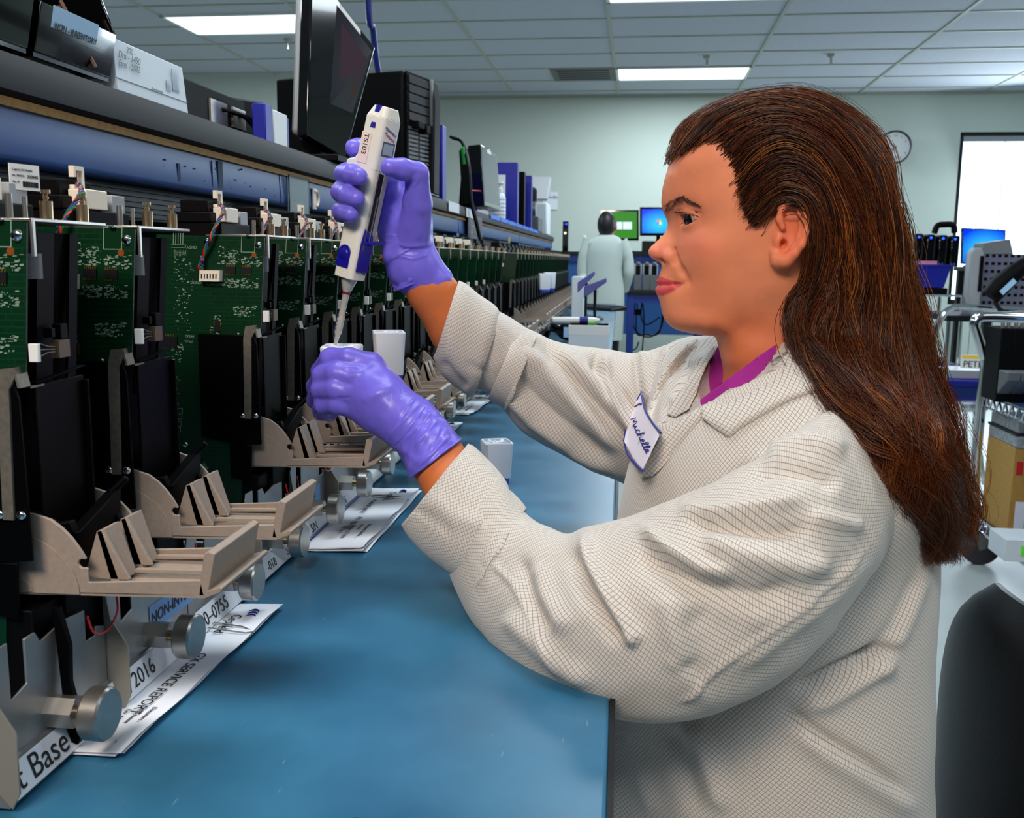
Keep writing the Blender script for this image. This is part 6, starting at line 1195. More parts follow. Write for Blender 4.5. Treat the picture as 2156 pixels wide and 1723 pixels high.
NS = [([(1232, 1115), (1240, 1180), (1275, 1250), (1330, 1340), (1352, 1355)], 11, .010), ([(1205, 1150), (1225, 1220), (1280, 1310), (1320, 1360)], 14, -.009), ([(1340, 1108), (1410, 1160), (1480, 1200), (1555, 1215)], 12, .010), ([(1330, 1150), (1400, 1200), (1480, 1235), (1600, 1260), (1700, 1240)], 20, -.009),
      ([(1470, 1130), (1560, 1170), (1680, 1195), (1760, 1180)], 20, .009), ([(1440, 1095), (1520, 1110), (1620, 1120), (1720, 1115)], 12, -.008), ([(1420, 1075), (1500, 1085), (1600, 1070), (1700, 1050)], 12, .008), ([(1560, 1010), (1640, 990), (1720, 1000), (1770, 1030)], 14, -.007), ([(1600, 960), (1700, 930), (1790, 950)], 16, .007), ([(1700, 1085), (1770, 1100), (1820, 1110)], 12, .005),
      ([(1060, 1290), (1100, 1330), (1180, 1400), (1260, 1450)], 16, .006), ([(1130, 1180), (1150, 1260), (1200, 1340)], 16, .006), ([(1090, 1160), (1120, 1260), (1160, 1340)], 12, -.006), ([(1845, 1135), (1770, 1210), (1650, 1300), (1540, 1390), (1460, 1465), (1420, 1484)], 4, .0028), ([(1830, 1165), (1760, 1250), (1640, 1340), (1540, 1420)], 14, .004),
      ([(1450, 1270), (1500, 1330), (1470, 1400), (1440, 1430)], 40, -.006), ([(1560, 1300), (1640, 1290), (1720, 1250)], 26, .004), ([(1400, 1240), (1420, 1330), (1440, 1420)], 22, .006), ([(1030, 1180), (1080, 1230), (1190, 1440)], 5, .002)]
sl1, SV1, SF1 = build_sleeve('coat_sleeve', near, NS, .0030, 3)
far = [(1000, 650, 950, 800, 1.055, .046), (1045, 655, 985, 815, 1.066, .050), (1112, 694, 1042, 842, 1.085, .055), (1182, 722, 1105, 912, 1.105, .060), (1270, 734, 1200, 965, 1.115, .064), (1345, 746, 1298, 1010, 1.115, .068), (1430, 724, 1400, 1050, 1.105, .068), (1500, 735, 1480, 1030, 1.09, .060), (1550, 790, 1520, 960, 1.075, .03)]
FS = [([(1085, 720), (1160, 800), (1240, 880), (1320, 960)], 12, .010), ([(1060, 760), (1140, 850), (1220, 920), (1300, 985)], 12, -.008), ([(1120, 700), (1200, 790), (1290, 890), (1370, 980)], 10, -.007), ([(1150, 715), (1250, 810), (1330, 900), (1390, 960)], 12, .009), ([(1230, 735), (1300, 820), (1350, 900)], 9, -.006), ([(1268, 735), (1280, 800), (1330, 900), (1350, 960)], 8, .008), ([(1262, 735), (1250, 770), (1290, 860)], 6, -.006),
      ([(1338, 745), (1342, 800), (1350, 870)], 5, -.005), ([(1352, 730), (1360, 800), (1370, 860)], 10, .006), ([(1420, 722), (1385, 790), (1370, 870)], 10, .006), ([(1040, 800), (1120, 890), (1220, 960), (1290, 1000)], 9, .006)]
sl2, SV2, SF2 = build_sleeve('coat_sleeve', far, FS, .0030, 11)
# folded cuffs
def cuff(name, rings, strokes, seed): return build_sleeve(name, rings, strokes, .0015, seed, th=.0022, nseg=72, sub=8)
cuff('coat_cuff', [(984, 936, 850, 1100, .896, .050), (1000, 945, 868, 1128, .890, .054), (1030, 975, 905, 1165, .880, .056), (1056, 1008, 948, 1200, .870, .057), (1068, 1030, 966, 1212, .866, .054), (1064, 1036, 960, 1206, .868, .050)], [([(865, 1068), (900, 1085), (960, 1130)], 4, -.003), ([(900, 1040), (960, 1090), (1030, 1110)], 14, .003)], 5)
cuff('coat_cuff', [(1066, 1032, 966, 1214, .866, .060), (1102, 1072, 1000, 1160, .853, .050)][:0] or [(1058, 1025, 965, 1212, .868, .0565), (1085, 1050, 985, 1225, .858, .058), (1104, 1075, 1000, 1245, .850, .059), (1100, 1080, 998, 1243, .851, .0565)], [([(1055, 1090), (1015, 1190)], 5, .001)], 6)
cuff('coat_cuff', [(966, 592, 914, 752, 1.044, .050), (985, 600, 930, 785, 1.048, .054), (1010, 620, 955, 810, 1.055, .056), (1045, 645, 985, 828, 1.064, .057), (1056, 668, 1000, 830, 1.068, .053)], [([(975, 765), (1010, 778), (1052, 776)], 3, -.003), ([(925, 755), (960, 800), (985, 822)], 8, -.004)], 7)
cuff('coat_cuff', [(1092, 690, 1028, 838, 1.079, .056), (1108, 694, 1040, 846, 1.083, .059), (1130, 706, 1068, 862, 1.089, .061), (1124, 708, 1064, 858, 1.088, .057)], [], 8)
bt = PY(1083, 762, 1.025); bt = None
# ---------------------------------------------------------------- shoot pixel points on the clothes
def bvh_of(V, Fq): return BVHTree.FromPolygons([Vector(v) for v in V], [tuple(f) for f in Fq.tolist()])
bv = [bvh_of(coatV, coatF), bvh_of(SV1, SF1), bvh_of(SV2, SF2), bvh_of(V1, F1)]
def hit(px, py, which=(0,)):
    d = Vector(ray(px, py)).normalized(); best = None
    for w in which:
        h = bv[w].ray_cast(Vector(CAM), d)
        if h[0] is not None and (best is None or h[3] < best[3]): best = h
    return best
PLF = {}
def patch(name, poly, mats, off, th, which=(0,), step=5, parent=None, bulge=0, default=None, smooth_it=20, slope=None):
    P = np.array(poly, float); x0, y0 = P.min(0); x1, y1 = P.max(0); nx = int((x1 - x0) / step) + 2; ny = int((y1 - y0) / step) + 2
    gx, gy = np.meshgrid(np.linspace(x0, x1, nx), np.linspace(y0, y1, ny), indexing='ij'); Q = np.stack([gx.ravel(), gy.ravel()], 1); sd = poly_sd(Q, P)
    # snap the outer ring onto the outline
    near_ = (sd < 0) & (sd > -step * 1.5); 
    if near_.any():
        q = Q[near_]; best = np.full(len(q), 1e9); bp = q.copy()
        for i in range(len(P)):
            a = P[i]; b = P[(i + 1) % len(P)]; ab = b - a; t = np.clip(((q - a) @ ab) / (ab @ ab), 0, 1); c = a + t[:, None] * ab; d = np.hypot(*(q - c).T); m = d < best; best[m] = d[m]; bp[m] = c[m]
        Q[near_] = bp
    ok = sd > -step * 1.5; W = np.zeros((len(Q), 3)); dist = np.full(len(Q), np.nan)
    for i in np.argwhere(ok)[:, 0]:
        h = hit(Q[i][0], Q[i][1], which)
        if h: dist[i] = h[3]
    good = dist[ok & ~np.isnan(dist)]; fill = np.median(good) if len(good) else default
    dist = np.where(np.isnan(dist), fill, dist)
    if default is not None: dist[:] = default
    if slope == 'fit':
        gi = ok & (sd > 0); A_m = np.stack([np.ones(gi.sum()), Q[gi][:, 0], Q[gi][:, 1]], 1); cf = np.linalg.lstsq(A_m, dist[gi], rcond=None)[0]; res = dist[gi] - A_m @ cf; cf[0] += np.percentile(res, 12); PLF[name] = cf; dist = np.stack([np.ones(len(Q)), Q[:, 0], Q[:, 1]], 1) @ cf
    elif slope is not None: dist = slope(Q)
    G = dist.reshape(nx, ny)
    for _ in range(smooth_it): Gp = np.pad(G, 1, 'edge'); G = (Gp[1:-1, 1:-1] * 2 + Gp[:-2, 1:-1] + Gp[2:, 1:-1] + Gp[1:-1, :-2] + Gp[1:-1, 2:]) / 6
    G = G.ravel(); e = np.clip(sd / 14, 0, 1); G = G - off - bulge * np.sqrt(e)
    dirs = np.array([ray(*q) for q in Q]); dirs /= np.linalg.norm(dirs, axis=1, keepdims=True); A = CAM + dirs * G[:, None]; Bk = CAM + dirs * (G + th)[:, None]
    quads = []
    for i in range(nx - 1):
        for j in range(ny - 1):
            f = (i * ny + j, (i + 1) * ny + j, (i + 1) * ny + j + 1, i * ny + j + 1)
            if all(ok[k] for k in f) and max(sd[k] for k in f) > 0: quads.append(f)
    used = sorted({k for f in quads for k in f}); mp = {k: i for i, k in enumerate(used)}; n = len(used); A = A[used]; Bk = Bk[used]; fq = [tuple(mp[k] for k in f) for f in quads]; edges = {}
    for f in fq:
        for a, b in zip(f, f[1:] + f[:1]): edges[(a, b)] = 1
    side = [(b, a, a + n, b + n) for (a, b) in edges if (b, a) not in edges]
    Fq = fq + [tuple(n + k for k in f[::-1]) for f in fq] + side; Vv = np.vstack([A, Bk]); Fq = np.array(Fq)
    uvv = np.stack([Vv @ CM[:, 0], Vv @ CM[:, 1]], 1)[Fq.ravel()]
    return wmesh(name, Vv, Fq, mats, parent, uv=uvv)
patch('shirt_collar', [(1680, 703), (1672, 700), (1600, 748), (1530, 800), (1474, 842), (1478, 868), (1500, 857), (1565, 818), (1645, 766), (1695, 736)], M['fuchsia'], .0, .003, slope=lambda Q: np.interp(Q[:, 0], [1470, 1540, 1690], [.935, .915, .925]))
patch('shirt_collar', [(1512, 728), (1495, 760), (1478, 790), (1470, 820), (1474, 850), (1490, 840), (1526, 800), (1524, 760)], M['fuchsia'], 0, .003, slope=lambda Q: np.interp(Q[:, 0], [1470, 1526], [1.02, .985]))
patch('shirt_front', [(1474, 790), (1530, 790), (1530, 830), (1500, 870), (1468, 876), (1455, 860)], M['fuchsia'], .0, .003, slope=lambda Q: np.interp(Q[:, 0], [1450, 1530], [1.03, .985]))
patch('coat_collar', [(1692, 716), (1600, 775), (1530, 822), (1476, 862), (1478, 880), (1505, 903), (1533, 923), (1590, 890), (1660, 850), (1750, 815), (1760, 790), (1720, 745)], M['coat'], .004, .003, which=(0, 1), bulge=.004)
patch('coat_lapel', [(1476, 858), (1480, 882), (1455, 915), (1425, 950), (1400, 980), (1374, 1003), (1350, 1006), (1346, 1000), (1368, 960), (1395, 915), (1430, 885)], M['coat'], .006, .003, which=(0,), bulge=.003, smooth_it=40)
patch('coat_lapel', [(1513, 735), (1490, 765), (1474, 800), (1466, 830), (1450, 862), (1420, 880), (1404, 872), (1420, 840), (1450, 800), (1480, 752), (1500, 728)], M['coat'], .003, .003, which=(0,), bulge=.002, slope='fit')
# name patch with embroidered border
TAG = [(1351, 826), (1357, 860), (1372, 888), (1391, 912), (1372, 952), (1353, 992), (1332, 965), (1314, 930), (1322, 885), (1338, 848)]
tg = patch('name_patch', TAG, mat('patch_white', (226, 216, 226), .8), .003, .002, which=(0, 2), step=3, slope='fit')
bvt = None
def on_px(line, off, which=(0, 2)):
    out = []
    cf = PLF['name_patch']; ds = [cf[0] + cf[1] * x + cf[2] * y for x, y in line]
    for k in range(3): ds = [ds[0]] + [(ds[i - 1] + ds[i] * 2 + ds[i + 1]) / 4 for i in range(1, len(ds) - 1)] + [ds[-1]]
    for (x, y), d in zip(line, ds):
        v = Vector(ray(x, y)).normalized(); out.append(Vector(CAM) + v * (d - off) - WO)
    return out
def px_curve(P, n=6): return [(p[0], p[1]) for p in catmull([(x, y, 0) for x, y in P], n)]
bm_ = MB()
for ln in ([(1350, 826), (1357, 860), (1372, 888), (1391, 912)], [(1314, 930), (1320, 955), (1334, 972), (1353, 992)], [(1350, 828), (1338, 850), (1322, 884), (1314, 928)], [(1337, 857), (1347, 851), (1351, 852)]): bm_.tube(on_px(px_curve(ln), .0032), .0011, 6)
bm_.build('patch_border', M['blueink'], tg)
cr = MB()
LT = [[(0, 0), (2, 14), (5, 4), (8, 14), (11, 0), (13, 2)], [(13, 2), (15, 8), (15, 1), (19, 2)], [(25, 7), (22, 8.5), (20, 4), (22, 0), (26, 1)], [(26, 1), (31, 13), (30, 16), (28, 10), (28, 0), (30, 6), (33, 8), (34, 1), (37, 2)], [(37, 3), (42, 6), (41, 9), (38, 6), (38, 1), (43, 1)], [(43, 1), (49, 12), (48, 16), (45, 10), (45, 3), (46, 0), (49, 1)], [(49, 1), (55, 12), (54, 16), (51, 10), (51, 3), (52, 0), (55, 2)], [(55, 3), (60, 6), (59, 9), (56, 6), (56, 1), (62, 2)]]
script = [[(1327 + u * 1.28 * .42 + v * .95 * .91, 884 + u * 1.28 * .91 - v * .95 * .42) for u, v in q] for q in LT]
for s in script: cr.tube(on_px(px_curve(s, 4), .0034), .00065, 6)
cr.build('embroidered_name', M['blueink'], tg)
# ---------------------------------------------------------------- eyebrows
for sd_ in (1, -1):
    br = MB(); RR = random.Random(9)
    for k in range(250):
        f = RR.random() ** .9
        if k % 5 < 3: cx_, cy_, wd, sl_ = 1400 + f * 40, 443 - 27 * f ** .8, 20 - 9 * f, (-.75 if f < .7 else -.2)
        else: cx_, cy_, wd, sl_ = 1438 + f * 34, 418 + 15 * f, 9 * (1 - f) + 3, .45
        cy_ += RR.uniform(-.5, .5) * wd; cx_ += RR.uniform(-2, 2); h = hit(cx_, cy_, (3,)); h2 = hit(cx_ + 7, cy_ + 7 * sl_ * RR.uniform(.6, 1.3), (3,))
        if not h or not h2: continue
        a = h[0] + h[1] * .0003; e = h2[0] + h2[1] * .0010; 
        if (e - a).length > .012: continue
        pts = [a, a.lerp(e, .5) + h[1] * .0005, e]
        if sd_ < 0: pts = [Vector((p.x, 2 * YF0 - p.y, p.z)) for p in pts]
        br.tube([p - WO for p in pts], [.00013, .00011, .00004], 4)
    br.build('eyebrow', mat('brow_hair', (64, 38, 28), .8) if sd_ == 1 else bpy.data.materials['brow_hair'], WOMAN, kind='stuff')
# ---------------------------------------------------------------- gloved hands
def hand(name, lo, hi, palm, fingers, extra, wr, seed):
    S = SDF(lo, hi, .0013)
    for P, R in palm: S.chain(P, R, k=.010)
    for P, R in fingers: S.chain(P, R, k=.0028)
    for c, r, ax, op, k in extra: S.ell(c, r, ax, k=k, op=op)
    V, Fq = S.mesh(); N = vnormals(V, Fq)
    V = V + N * (smooth_noise(V, .0005, 90, seed))[:, None]; V = folds(V, Fq, wr); return wmesh(name, V, Fq, M['glove']), V, Fq
p = PY
lo_ = np.array([p(655, 800, .99)[0] - .02, .885, p(800, 1000, .93)[2] - .01]); hi_ = np.array([p(905, 850, .93)[0] + .02, 1.04, p(760, 735, .95)[2] + .02])
palm = [([p(866, 893, .925), p(812, 835, .935), p(782, 772, .950)], [.0235, .021, .0140]), ([p(866, 893, .925), p(800, 840, .930), p(752, 795, .938)], [.0235, .019, .0135]), ([p(866, 893, .925), p(795, 855, .932), p(742, 825, .935)], [.0235, .019, .0130]), ([p(862, 903, .925), p(795, 870, .935), p(742, 855, .94)], [.0225, .018, .0125]), ([p(905, 930, .915), p(866, 893, .925)], [.0255, .0235])]
fing = [([p(782, 772, .950), p(735, 757, .947), p(698, 757, .955), p(676, 782, .978), p(672, 806, .995)], [.0135, .0120, .0118, .0104, .0092]),
        ([p(755, 797, .937), p(712, 788, .937), p(681, 793, .948), p(667, 815, .972), p(676, 832, .992)], [.0135, .0122, .0116, .0104, .0092]),
        ([p(745, 826, .933), p(708, 820, .932), p(678, 822, .944), p(667, 842, .966), p(680, 856, .985)], [.0130, .0118, .0112, .0100, .0088]),
        ([p(742, 855, .936), p(712, 850, .934), p(683, 852, .944), p(678, 866, .962), p(694, 872, .978)], [.0122, .0108, .0102, .0092, .0082]),
        ([p(830, 850, .950), p(795, 822, .985), p(766, 800, 1.012), p(745, 790, 1.026)], [.015, .0125, .0110, .0095])]
WRK = [([(900, 852), (862, 900), (830, 940)], 3.5, .0012), ([(888, 845), (850, 885), (815, 925)], 3, .0010), ([(875, 838), (845, 870)], 3, .0009), ([(912, 868), (880, 915), (845, 955)], 3.5, .0013), ([(862, 850), (835, 900)], 3, -.0009), ([(790, 760), (760, 785), (720, 800)], 5, .0008), ([(835, 815), (790, 830), (760, 850)], 10, .0012), ([(752, 775), (720, 780)], 3, -.0008), ([(745, 808), (712, 806)], 3, -.0008), ([(742, 838), (708, 838)], 3, -.0007)]
gl1, GV1, GF1 = hand('glove', lo_, hi_, palm, fing, [], WRK, 1)
def glove_cuff(rings, wr, seed):
    V, Fq, U = sloft(rings, 72, 10); N = vnormals(V, Fq); V = V + N * (smooth_noise(V, .0022, 60, seed) + smooth_noise(V * np.array([1, 1, 1]), .0014, 130, seed + 5))[:, None]; V = folds(V, Fq, wr)
    o = wmesh('glove_cuff', V, Fq, M['glove']); s = o.modifiers.new('t', 'SOLIDIFY'); s.thickness = .0012; s.offset = -1
    e = V[-72:]; MBx = MB(); MBx.tube([Vector(q) - WO for q in np.vstack([e, e[:2]])], .0013, 6, False); MBx.build('rolled_rim', M['glove'], o); return o
glove_cuff([(896, 842, 812, 918, .924, .0235), (912, 858, 832, 942, .919, .0262), (930, 878, 846, 966, .914, .0285), (950, 900, 858, 990, .909, .031), (968, 927, 868, 1003, .905, .033)], [([(925, 880), (870, 945)], 3, .0018), ([(940, 890), (905, 960)], 3, -.0018), ([(915, 862), (850, 930)], 3, .0018), ([(950, 915), (880, 985)], 3, .0018), ([(900, 870), (850, 950)], 2.5, -.0014)], 21)
# far hand round the pipette
lo_ = np.array([p(700, 400, 1.0)[0] - .02, .935, p(850, 610, 1.04)[2] - .02]); hi_ = np.array([p(915, 400, 1.04)[0] + .02, 1.10, p(745, 290, 1.03)[2] + .02])
palm = [([p(872, 562, 1.042), p(862, 470, 1.040), p(842, 392, 1.044)], [.0245, .0225, .0155]), ([p(872, 562, 1.042), p(845, 480, 1.046), p(828, 425, 1.050)], [.0245, .0205, .0145]), ([p(868, 560, 1.042), p(842, 500, 1.046), p(822, 462, 1.050)], [.0245, .019, .014]), ([p(905, 600, 1.048), p(872, 562, 1.042)], [.027, .0245])]
fing = [([p(838, 385, 1.044), p(790, 335, 1.050), p(755, 312, 1.038), p(745, 312, 1.022)], [.0135, .0108, .0100, .0092]),
        ([p(835, 392, 1.046), p(775, 372, 1.052), p(733, 366, 1.030), p(727, 367, 1.000), p(742, 368, .975), p(756, 372, .9655)], [.0140, .0120, .0115, .0108, .0100, .0086]),
        ([p(830, 425, 1.050), p(765, 410, 1.052), p(724, 402, 1.028), p(720, 405, .998), p(734, 412, .975), p(750, 418, .966)], [.0140, .0120, .0115, .0110, .0102, .0086]),
        ([p(822, 462, 1.050), p(760, 448, 1.048), p(724, 442, 1.022), p(719, 445, .996), p(728, 448, .978), p(738, 452, .969)], [.0130, .0108, .0100, .0096, .0090, .0078]),
        ([p(868, 500, 1.030), p(880, 430, 1.012), p(878, 366, .998), p(846, 356, .984), p(820, 352, .974)], [.0190, .0150, .0118, .0108, .0090])]
WRK = [([(800, 505), (860, 520), (910, 515)], 4, .0012), ([(805, 530), (870, 545), (905, 535)], 3.5, .0012), ([(880, 360), (862, 380), (850, 400)], 5, -.001), ([(885, 372), (870, 395)], 3, .0009), ([(860, 400), (840, 430), (820, 450)], 8, .0012)]
gl2, GV2, GF2 = hand('glove', lo_, hi_, palm, fing, [], WRK, 2)
glove_cuff([(898, 495, 808, 492, 1.041, .0250), (908, 518, 806, 530, 1.044, .0285), (922, 544, 815, 572, 1.047, .0305), (938, 572, 832, 611, 1.050, .0325)], [([(800, 560), (870, 520), (905, 515)], 3, .002), ([(815, 590), (880, 550), (925, 545)], 3, -.002), ([(850, 600), (890, 570), (935, 565)], 3, .002), ([(830, 540), (870, 600)], 3, .0018), ([(880, 520), (900, 590)], 3, -.0016)], 33)
# ---------------------------------------------------------------- the pipette
tip = p(706, 727, 1.0); top = p(812, 222, .992); ax_ = top - tip; Lp = np.linalg.norm(ax_); az = ax_ / Lp; vw = tip - CAM; vw /= np.linalg.norm(vw); rr_ = np.cross(vw, az); rr_ /= np.linalg.norm(rr_); vv_ = np.cross(az, rr_)
ph = math.radians(40); Xp = math.cos(ph) * rr_ - math.sin(ph) * vv_; Yp = math.sin(ph) * rr_ + math.cos(ph) * vv_
PT = thing('electronic_pipette', 'white and blue handheld repeating pipette held upright in the raised glove', 'pipette', tuple(tip))
PM = Matrix([[Xp[0], Yp[0], az[0], 0], [Xp[1], Yp[1], az[1], 0], [Xp[2], Yp[2], az[2], 0], [0, 0, 0, 1]]); k_ = Lp / 516.
def pb(mb, name, mt, parent=PT, bevel=0, **kw): mb.v = [tuple(PM @ Vector(q)) for q in mb.v]; return mb.build(name, mt, parent, bevel, **kw)
M['pwhite'] = mat('pipette_white', (222, 219, 210), .35); M['pblu'] = mat('pipette_blue', (24, 20, 140), .28)
def rbx(mb, z0, z1, x0, x1, y0, y1, x0b=None, x1b=None, y0b=None, y1b=None, r=.005, nb=5):
    def ring(x0, x1, y0, y1, z):
        o = []
        for cx, cy, a0 in ((x1 - r, y1 - r, 0), (x0 + r, y1 - r, pi / 2), (x0 + r, y0 + r, pi), (x1 - r, y0 + r, 3 * pi / 2)):
            for k in range(nb): a = a0 + pi / 2 * k / (nb - 1); o.append((cx + r * math.cos(a), cy + r * math.sin(a), z))
        return o
    A = ring(x0, x1, y0, y1, z0); B_ = ring(x0 if x0b is None else x0b, x1 if x1b is None else x1b, y0 if y0b is None else y0b, y1 if y1b is None else y1b, z1); n = len(A)
    return mb.add(A + B_, [(i, (i + 1) % n, n + (i + 1) % n, n + i) for i in range(n)] + [tuple(range(n))[::-1], tuple(range(n, 2 * n))])
m = MB(); rbx(m, 150 * k_, 215 * k_, -.0125, .0125, -.0125, .0125, -.0132, .0132, -.0132, .0132); rbx(m, 214 * k_, 400 * k_, -.0132, .0132, -.0132, .008, -.0125, .0132, -.0135, .009)
pb(m, 'handle_body', M['pwhite'], bevel=.0006)
m = MB(); rbx(m, 382 * k_, 490 * k_, -.0125, .0135, -.0135, .0170, -.0125, .0135, -.0135, .0150); rbx(m, 489 * k_, 512 * k_, -.0125, .0135, -.0135, .0150, -.0080, .0110, -.0100, .0110)
hd = pb(m, 'display_head', M['pwhite'], bevel=.0008)
m = MB(); m.prism([(-.010, 352 * k_), (-.014, 372 * k_), (-.0265, 378 * k_), (-.0285, 386 * k_), (-.0265, 394 * k_), (-.018, 400 * k_), (-.013, 416 * k_), (-.010, 420 * k_)], 'y', -.0095, .006); pb(m, 'finger_hook', M['pwhite'], bevel=.0018)
m = MB(); rbx(m, 466 * k_, 513 * k_, -.003, .0045, -.0142, -.008, -.003, .0045, -.0112, .0115, r=.0012); pb(m, 'blue_stripe', M['pblu'], hd)
m = MB(); m.box(.0128, .0138, -.0085, .0085, 455 * k_, 497 * k_) if False else m.box(.0130, .0139, -.0060, .0090, 418 * k_, 440 * k_); pb(m, 'lcd_display', mat('lcd', (165, 178, 182), .15), hd)
m = MB(); m.box(.0131, .0137, -.0078, .0108, 414 * k_, 444 * k_); pb(m, 'display_frame', M['grey'], hd)
m = MB(); m.box(.0131, .0136, -.004, .006, 225 * k_, 378 * k_); sl_ = pb(m, 'plunger_slot', M['dark'], bevel=.0002)
m = MB(); m.box(.0133, .0142, .004, .010, 215 * k_, 385 * k_).box(.0133, .0146, -.0068, -.0050, 215 * k_, 385 * k_); pb(m, 'clear_rail', M['lgrey'])
m = MB(); m.box(.0134, .0150, .0002, .0012, 230 * k_, 330 * k_); pb(m, 'steel_rod', M['steel'])
# blue lever and eject button
m = MB(); m.prism([(-.0085, 168 * k_), (.0085, 168 * k_), (.0095, 228 * k_), (.006, 250 * k_), (-.008, 262 * k_), (-.0095, 230 * k_)], 'x', .0130, .0146); m.hull8([(.0135, -.006, 226 * k_), (.0135, .006, 226 * k_), (.0135, .006, 234 * k_), (.0135, -.006, 234 * k_)], [(.026, .0, 236 * k_), (.026, .009, 236 * k_), (.026, .009, 243 * k_), (.026, .0, 243 * k_)]); pb(m, 'filling_lever', M['pblu'], bevel=.0012)
pl = [(-.0100, 172 * k_), (.0060, 172 * k_)] + [(-.002 + .008 * math.cos(a), 203 * k_ + .008 * math.sin(a)) for a in np.linspace(0, pi, 14)]
m = MB(); m.prism(pl, 'y', -.0142, -.0125); m.ball((-.002, -.0138, 200 * k_), .0062, 8, (1, .35, 1)); pb(m, 'eject_button', M['pblu'], bevel=.0005)
# label and writing
lb_ = MB().box(-.0105, .002, -.0141, -.0137, 392 * k_, 455 * k_); pb(lb_, 'asset_label', mat('label_cream', (226, 208, 200), .6), hd)
def ptext(nm, tx, sz, q, xd, yd, mt, par): 
    R3 = PM.to_3x3(); return text(nm, tx, sz, tuple(Vector(tip) + R3 @ Vector(q)), tuple(R3 @ Vector(xd)), tuple(R3 @ Vector(yd)), mt, par)
ptext('writing', 'TS103', .0082, (-.0065, -.0143, 452 * k_), (0, 0, -1), (1, 0, 0), M['ink'], PT)
ptext('writing', 'eppendorf', .0048, (.0137, -.0095, 470 * k_), (0, .94, -.34), (0, .34, .94), M['blueink'], PT)
ptext('writing', 'Multipette', .0042, (.0137, -.0085, 458 * k_), (0, .94, -.34), (0, .34, .94), M['red'], PT)
for i, tx in enumerate(('Turn', 'ring lock', 'must', 'close', 'opening to')): ptext('writing', tx, .0034, (.0129, -.0045, (212 - 10 * i) * k_ - .0), (0, .94, -.34), (0, .34, .94), M['ink'], PT)
m = MB().lathe((0, 0, 0), [(.0090, 152 * k_), (.0088, 148 * k_), (.0050, 124 * k_), (.0036, 118 * k_), (.0032, 60 * k_)], 20); m.lathe((0, 0, 0), [(.0034, 66 * k_), (.0040, 62 * k_), (.0038, 28 * k_), (.0026, 22 * k_), (.0018, 0), (.0012, 0)], 20); tp_ = pb(m, 'dispenser_tip', mat('tip_plastic', (200, 200, 192), .2, trans=.35))
m = MB().lathe((0, 0, 0), [(.0040, 121 * k_), (.0042, 119 * k_), (.0040, 115 * k_)], 20); pb(m, 'red_ring', mat('dark_red', (120, 20, 40), .4), tp_)
m = MB()
for k in range(12): a = -pi / 2 - .8 + (k % 3) * .3; z = (30 + 3.2 * k) * k_; m.tube([(.0041 * math.cos(a - .25), .0041 * math.sin(a - .25), z), (.0043 * math.cos(a), .0043 * math.sin(a), z), (.0041 * math.cos(a + .25), .0041 * math.sin(a + .25), z)], .0004, 5)
pb(m, 'blue_scale', M['blueink'], tp_)
# ---------------------------------------------------------------- hair
G_ = [[(1588, 474, 71), (1612, 452, 76), (1645, 424, 81), (1692, 436, 86), (1712, 500, 86), (1704, 580, 78), (1676, 640, 72), (1676, 715, 76), (1735, 800, 90), (1830, 892, 104), (1905, 980, 88), (1946, 1085, 62), (1961, 1186, 42)],
      [(1568, 425, 71), (1604, 385, 77), (1660, 358, 84), (1722, 395, 88), (1750, 490, 88), (1748, 590, 84), (1730, 670, 80), (1742, 755, 88), (1800, 845, 102), (1870, 925, 100), (1925, 1012, 84), (1956, 1105, 62), (1973, 1180, 44)],
      [(1550, 352, 66), (1588, 308, 76), (1660, 292, 84), (1742, 345, 87), (1788, 450, 86), (1798, 560, 84), (1794, 660, 82), (1808, 760, 88), (1852, 850, 94), (1900, 930, 88), (1940, 1022, 72), (1968, 1105, 54), (1985, 1165, 38)],
      [(1500, 296, 54), (1560, 256, 66), (1640, 240, 72), (1742, 278, 76), (1815, 390, 72), (1840, 510, 68), (1850, 630, 66), (1866, 740, 70), (1898, 840, 70), (1932, 930, 64), (1966, 1022, 52), (1990, 1105, 38), (1996, 1152, 28)],
      [(1444, 309, 38), (1500, 246, 44), (1610, 211, 44), (1732, 230, 48), (1832, 325, 48), (1866, 450, 46), (1888, 570, 42), (1908, 690, 42), (1938, 800, 40), (1967, 900, 36), (1997, 1002, 28), (2014, 1092, 20), (2006, 1142, 12)],
      [(1412, 330, 12), (1440, 266, 6), (1545, 212, 3), (1700, 202, 3), (1838, 292, 3), (1876, 430, 3), (1903, 550, 3), (1938, 660, 3), (1962, 780, 3), (1992, 890, 3), (2020, 1000, 2), (2031, 1072, 2), (2012, 1132, 2)]]
NU = 60
G3 = np.array([[hp(*q) for q in catmull_np(g) ] for g in [[tuple(q) for q in g] for g in G_]]) if False else None
def cr1(P, n):      # resample an array of points with n samples
    P = np.asarray(P, float); t = np.linspace(0, len(P) - 1 - 1e-6, n); i = t.astype(int); f = (t - i)[:, None]; Pp = np.vstack([2 * P[0] - P[1], P, 2 * P[-1] - P[-2]]); a, b, c, d = Pp[i], Pp[i + 1], Pp[i + 2], Pp[i + 3]
    return .5 * ((2 * b) + (c - a) * f + (2 * a - 5 * b + 4 * c - d) * f * f + (3 * b - a - 3 * c + d) * f ** 3)
GW = np.array([cr1([hp(*q) for q in g], NU) for g in G_])            # 6 guides x NU x 3
NV = 40
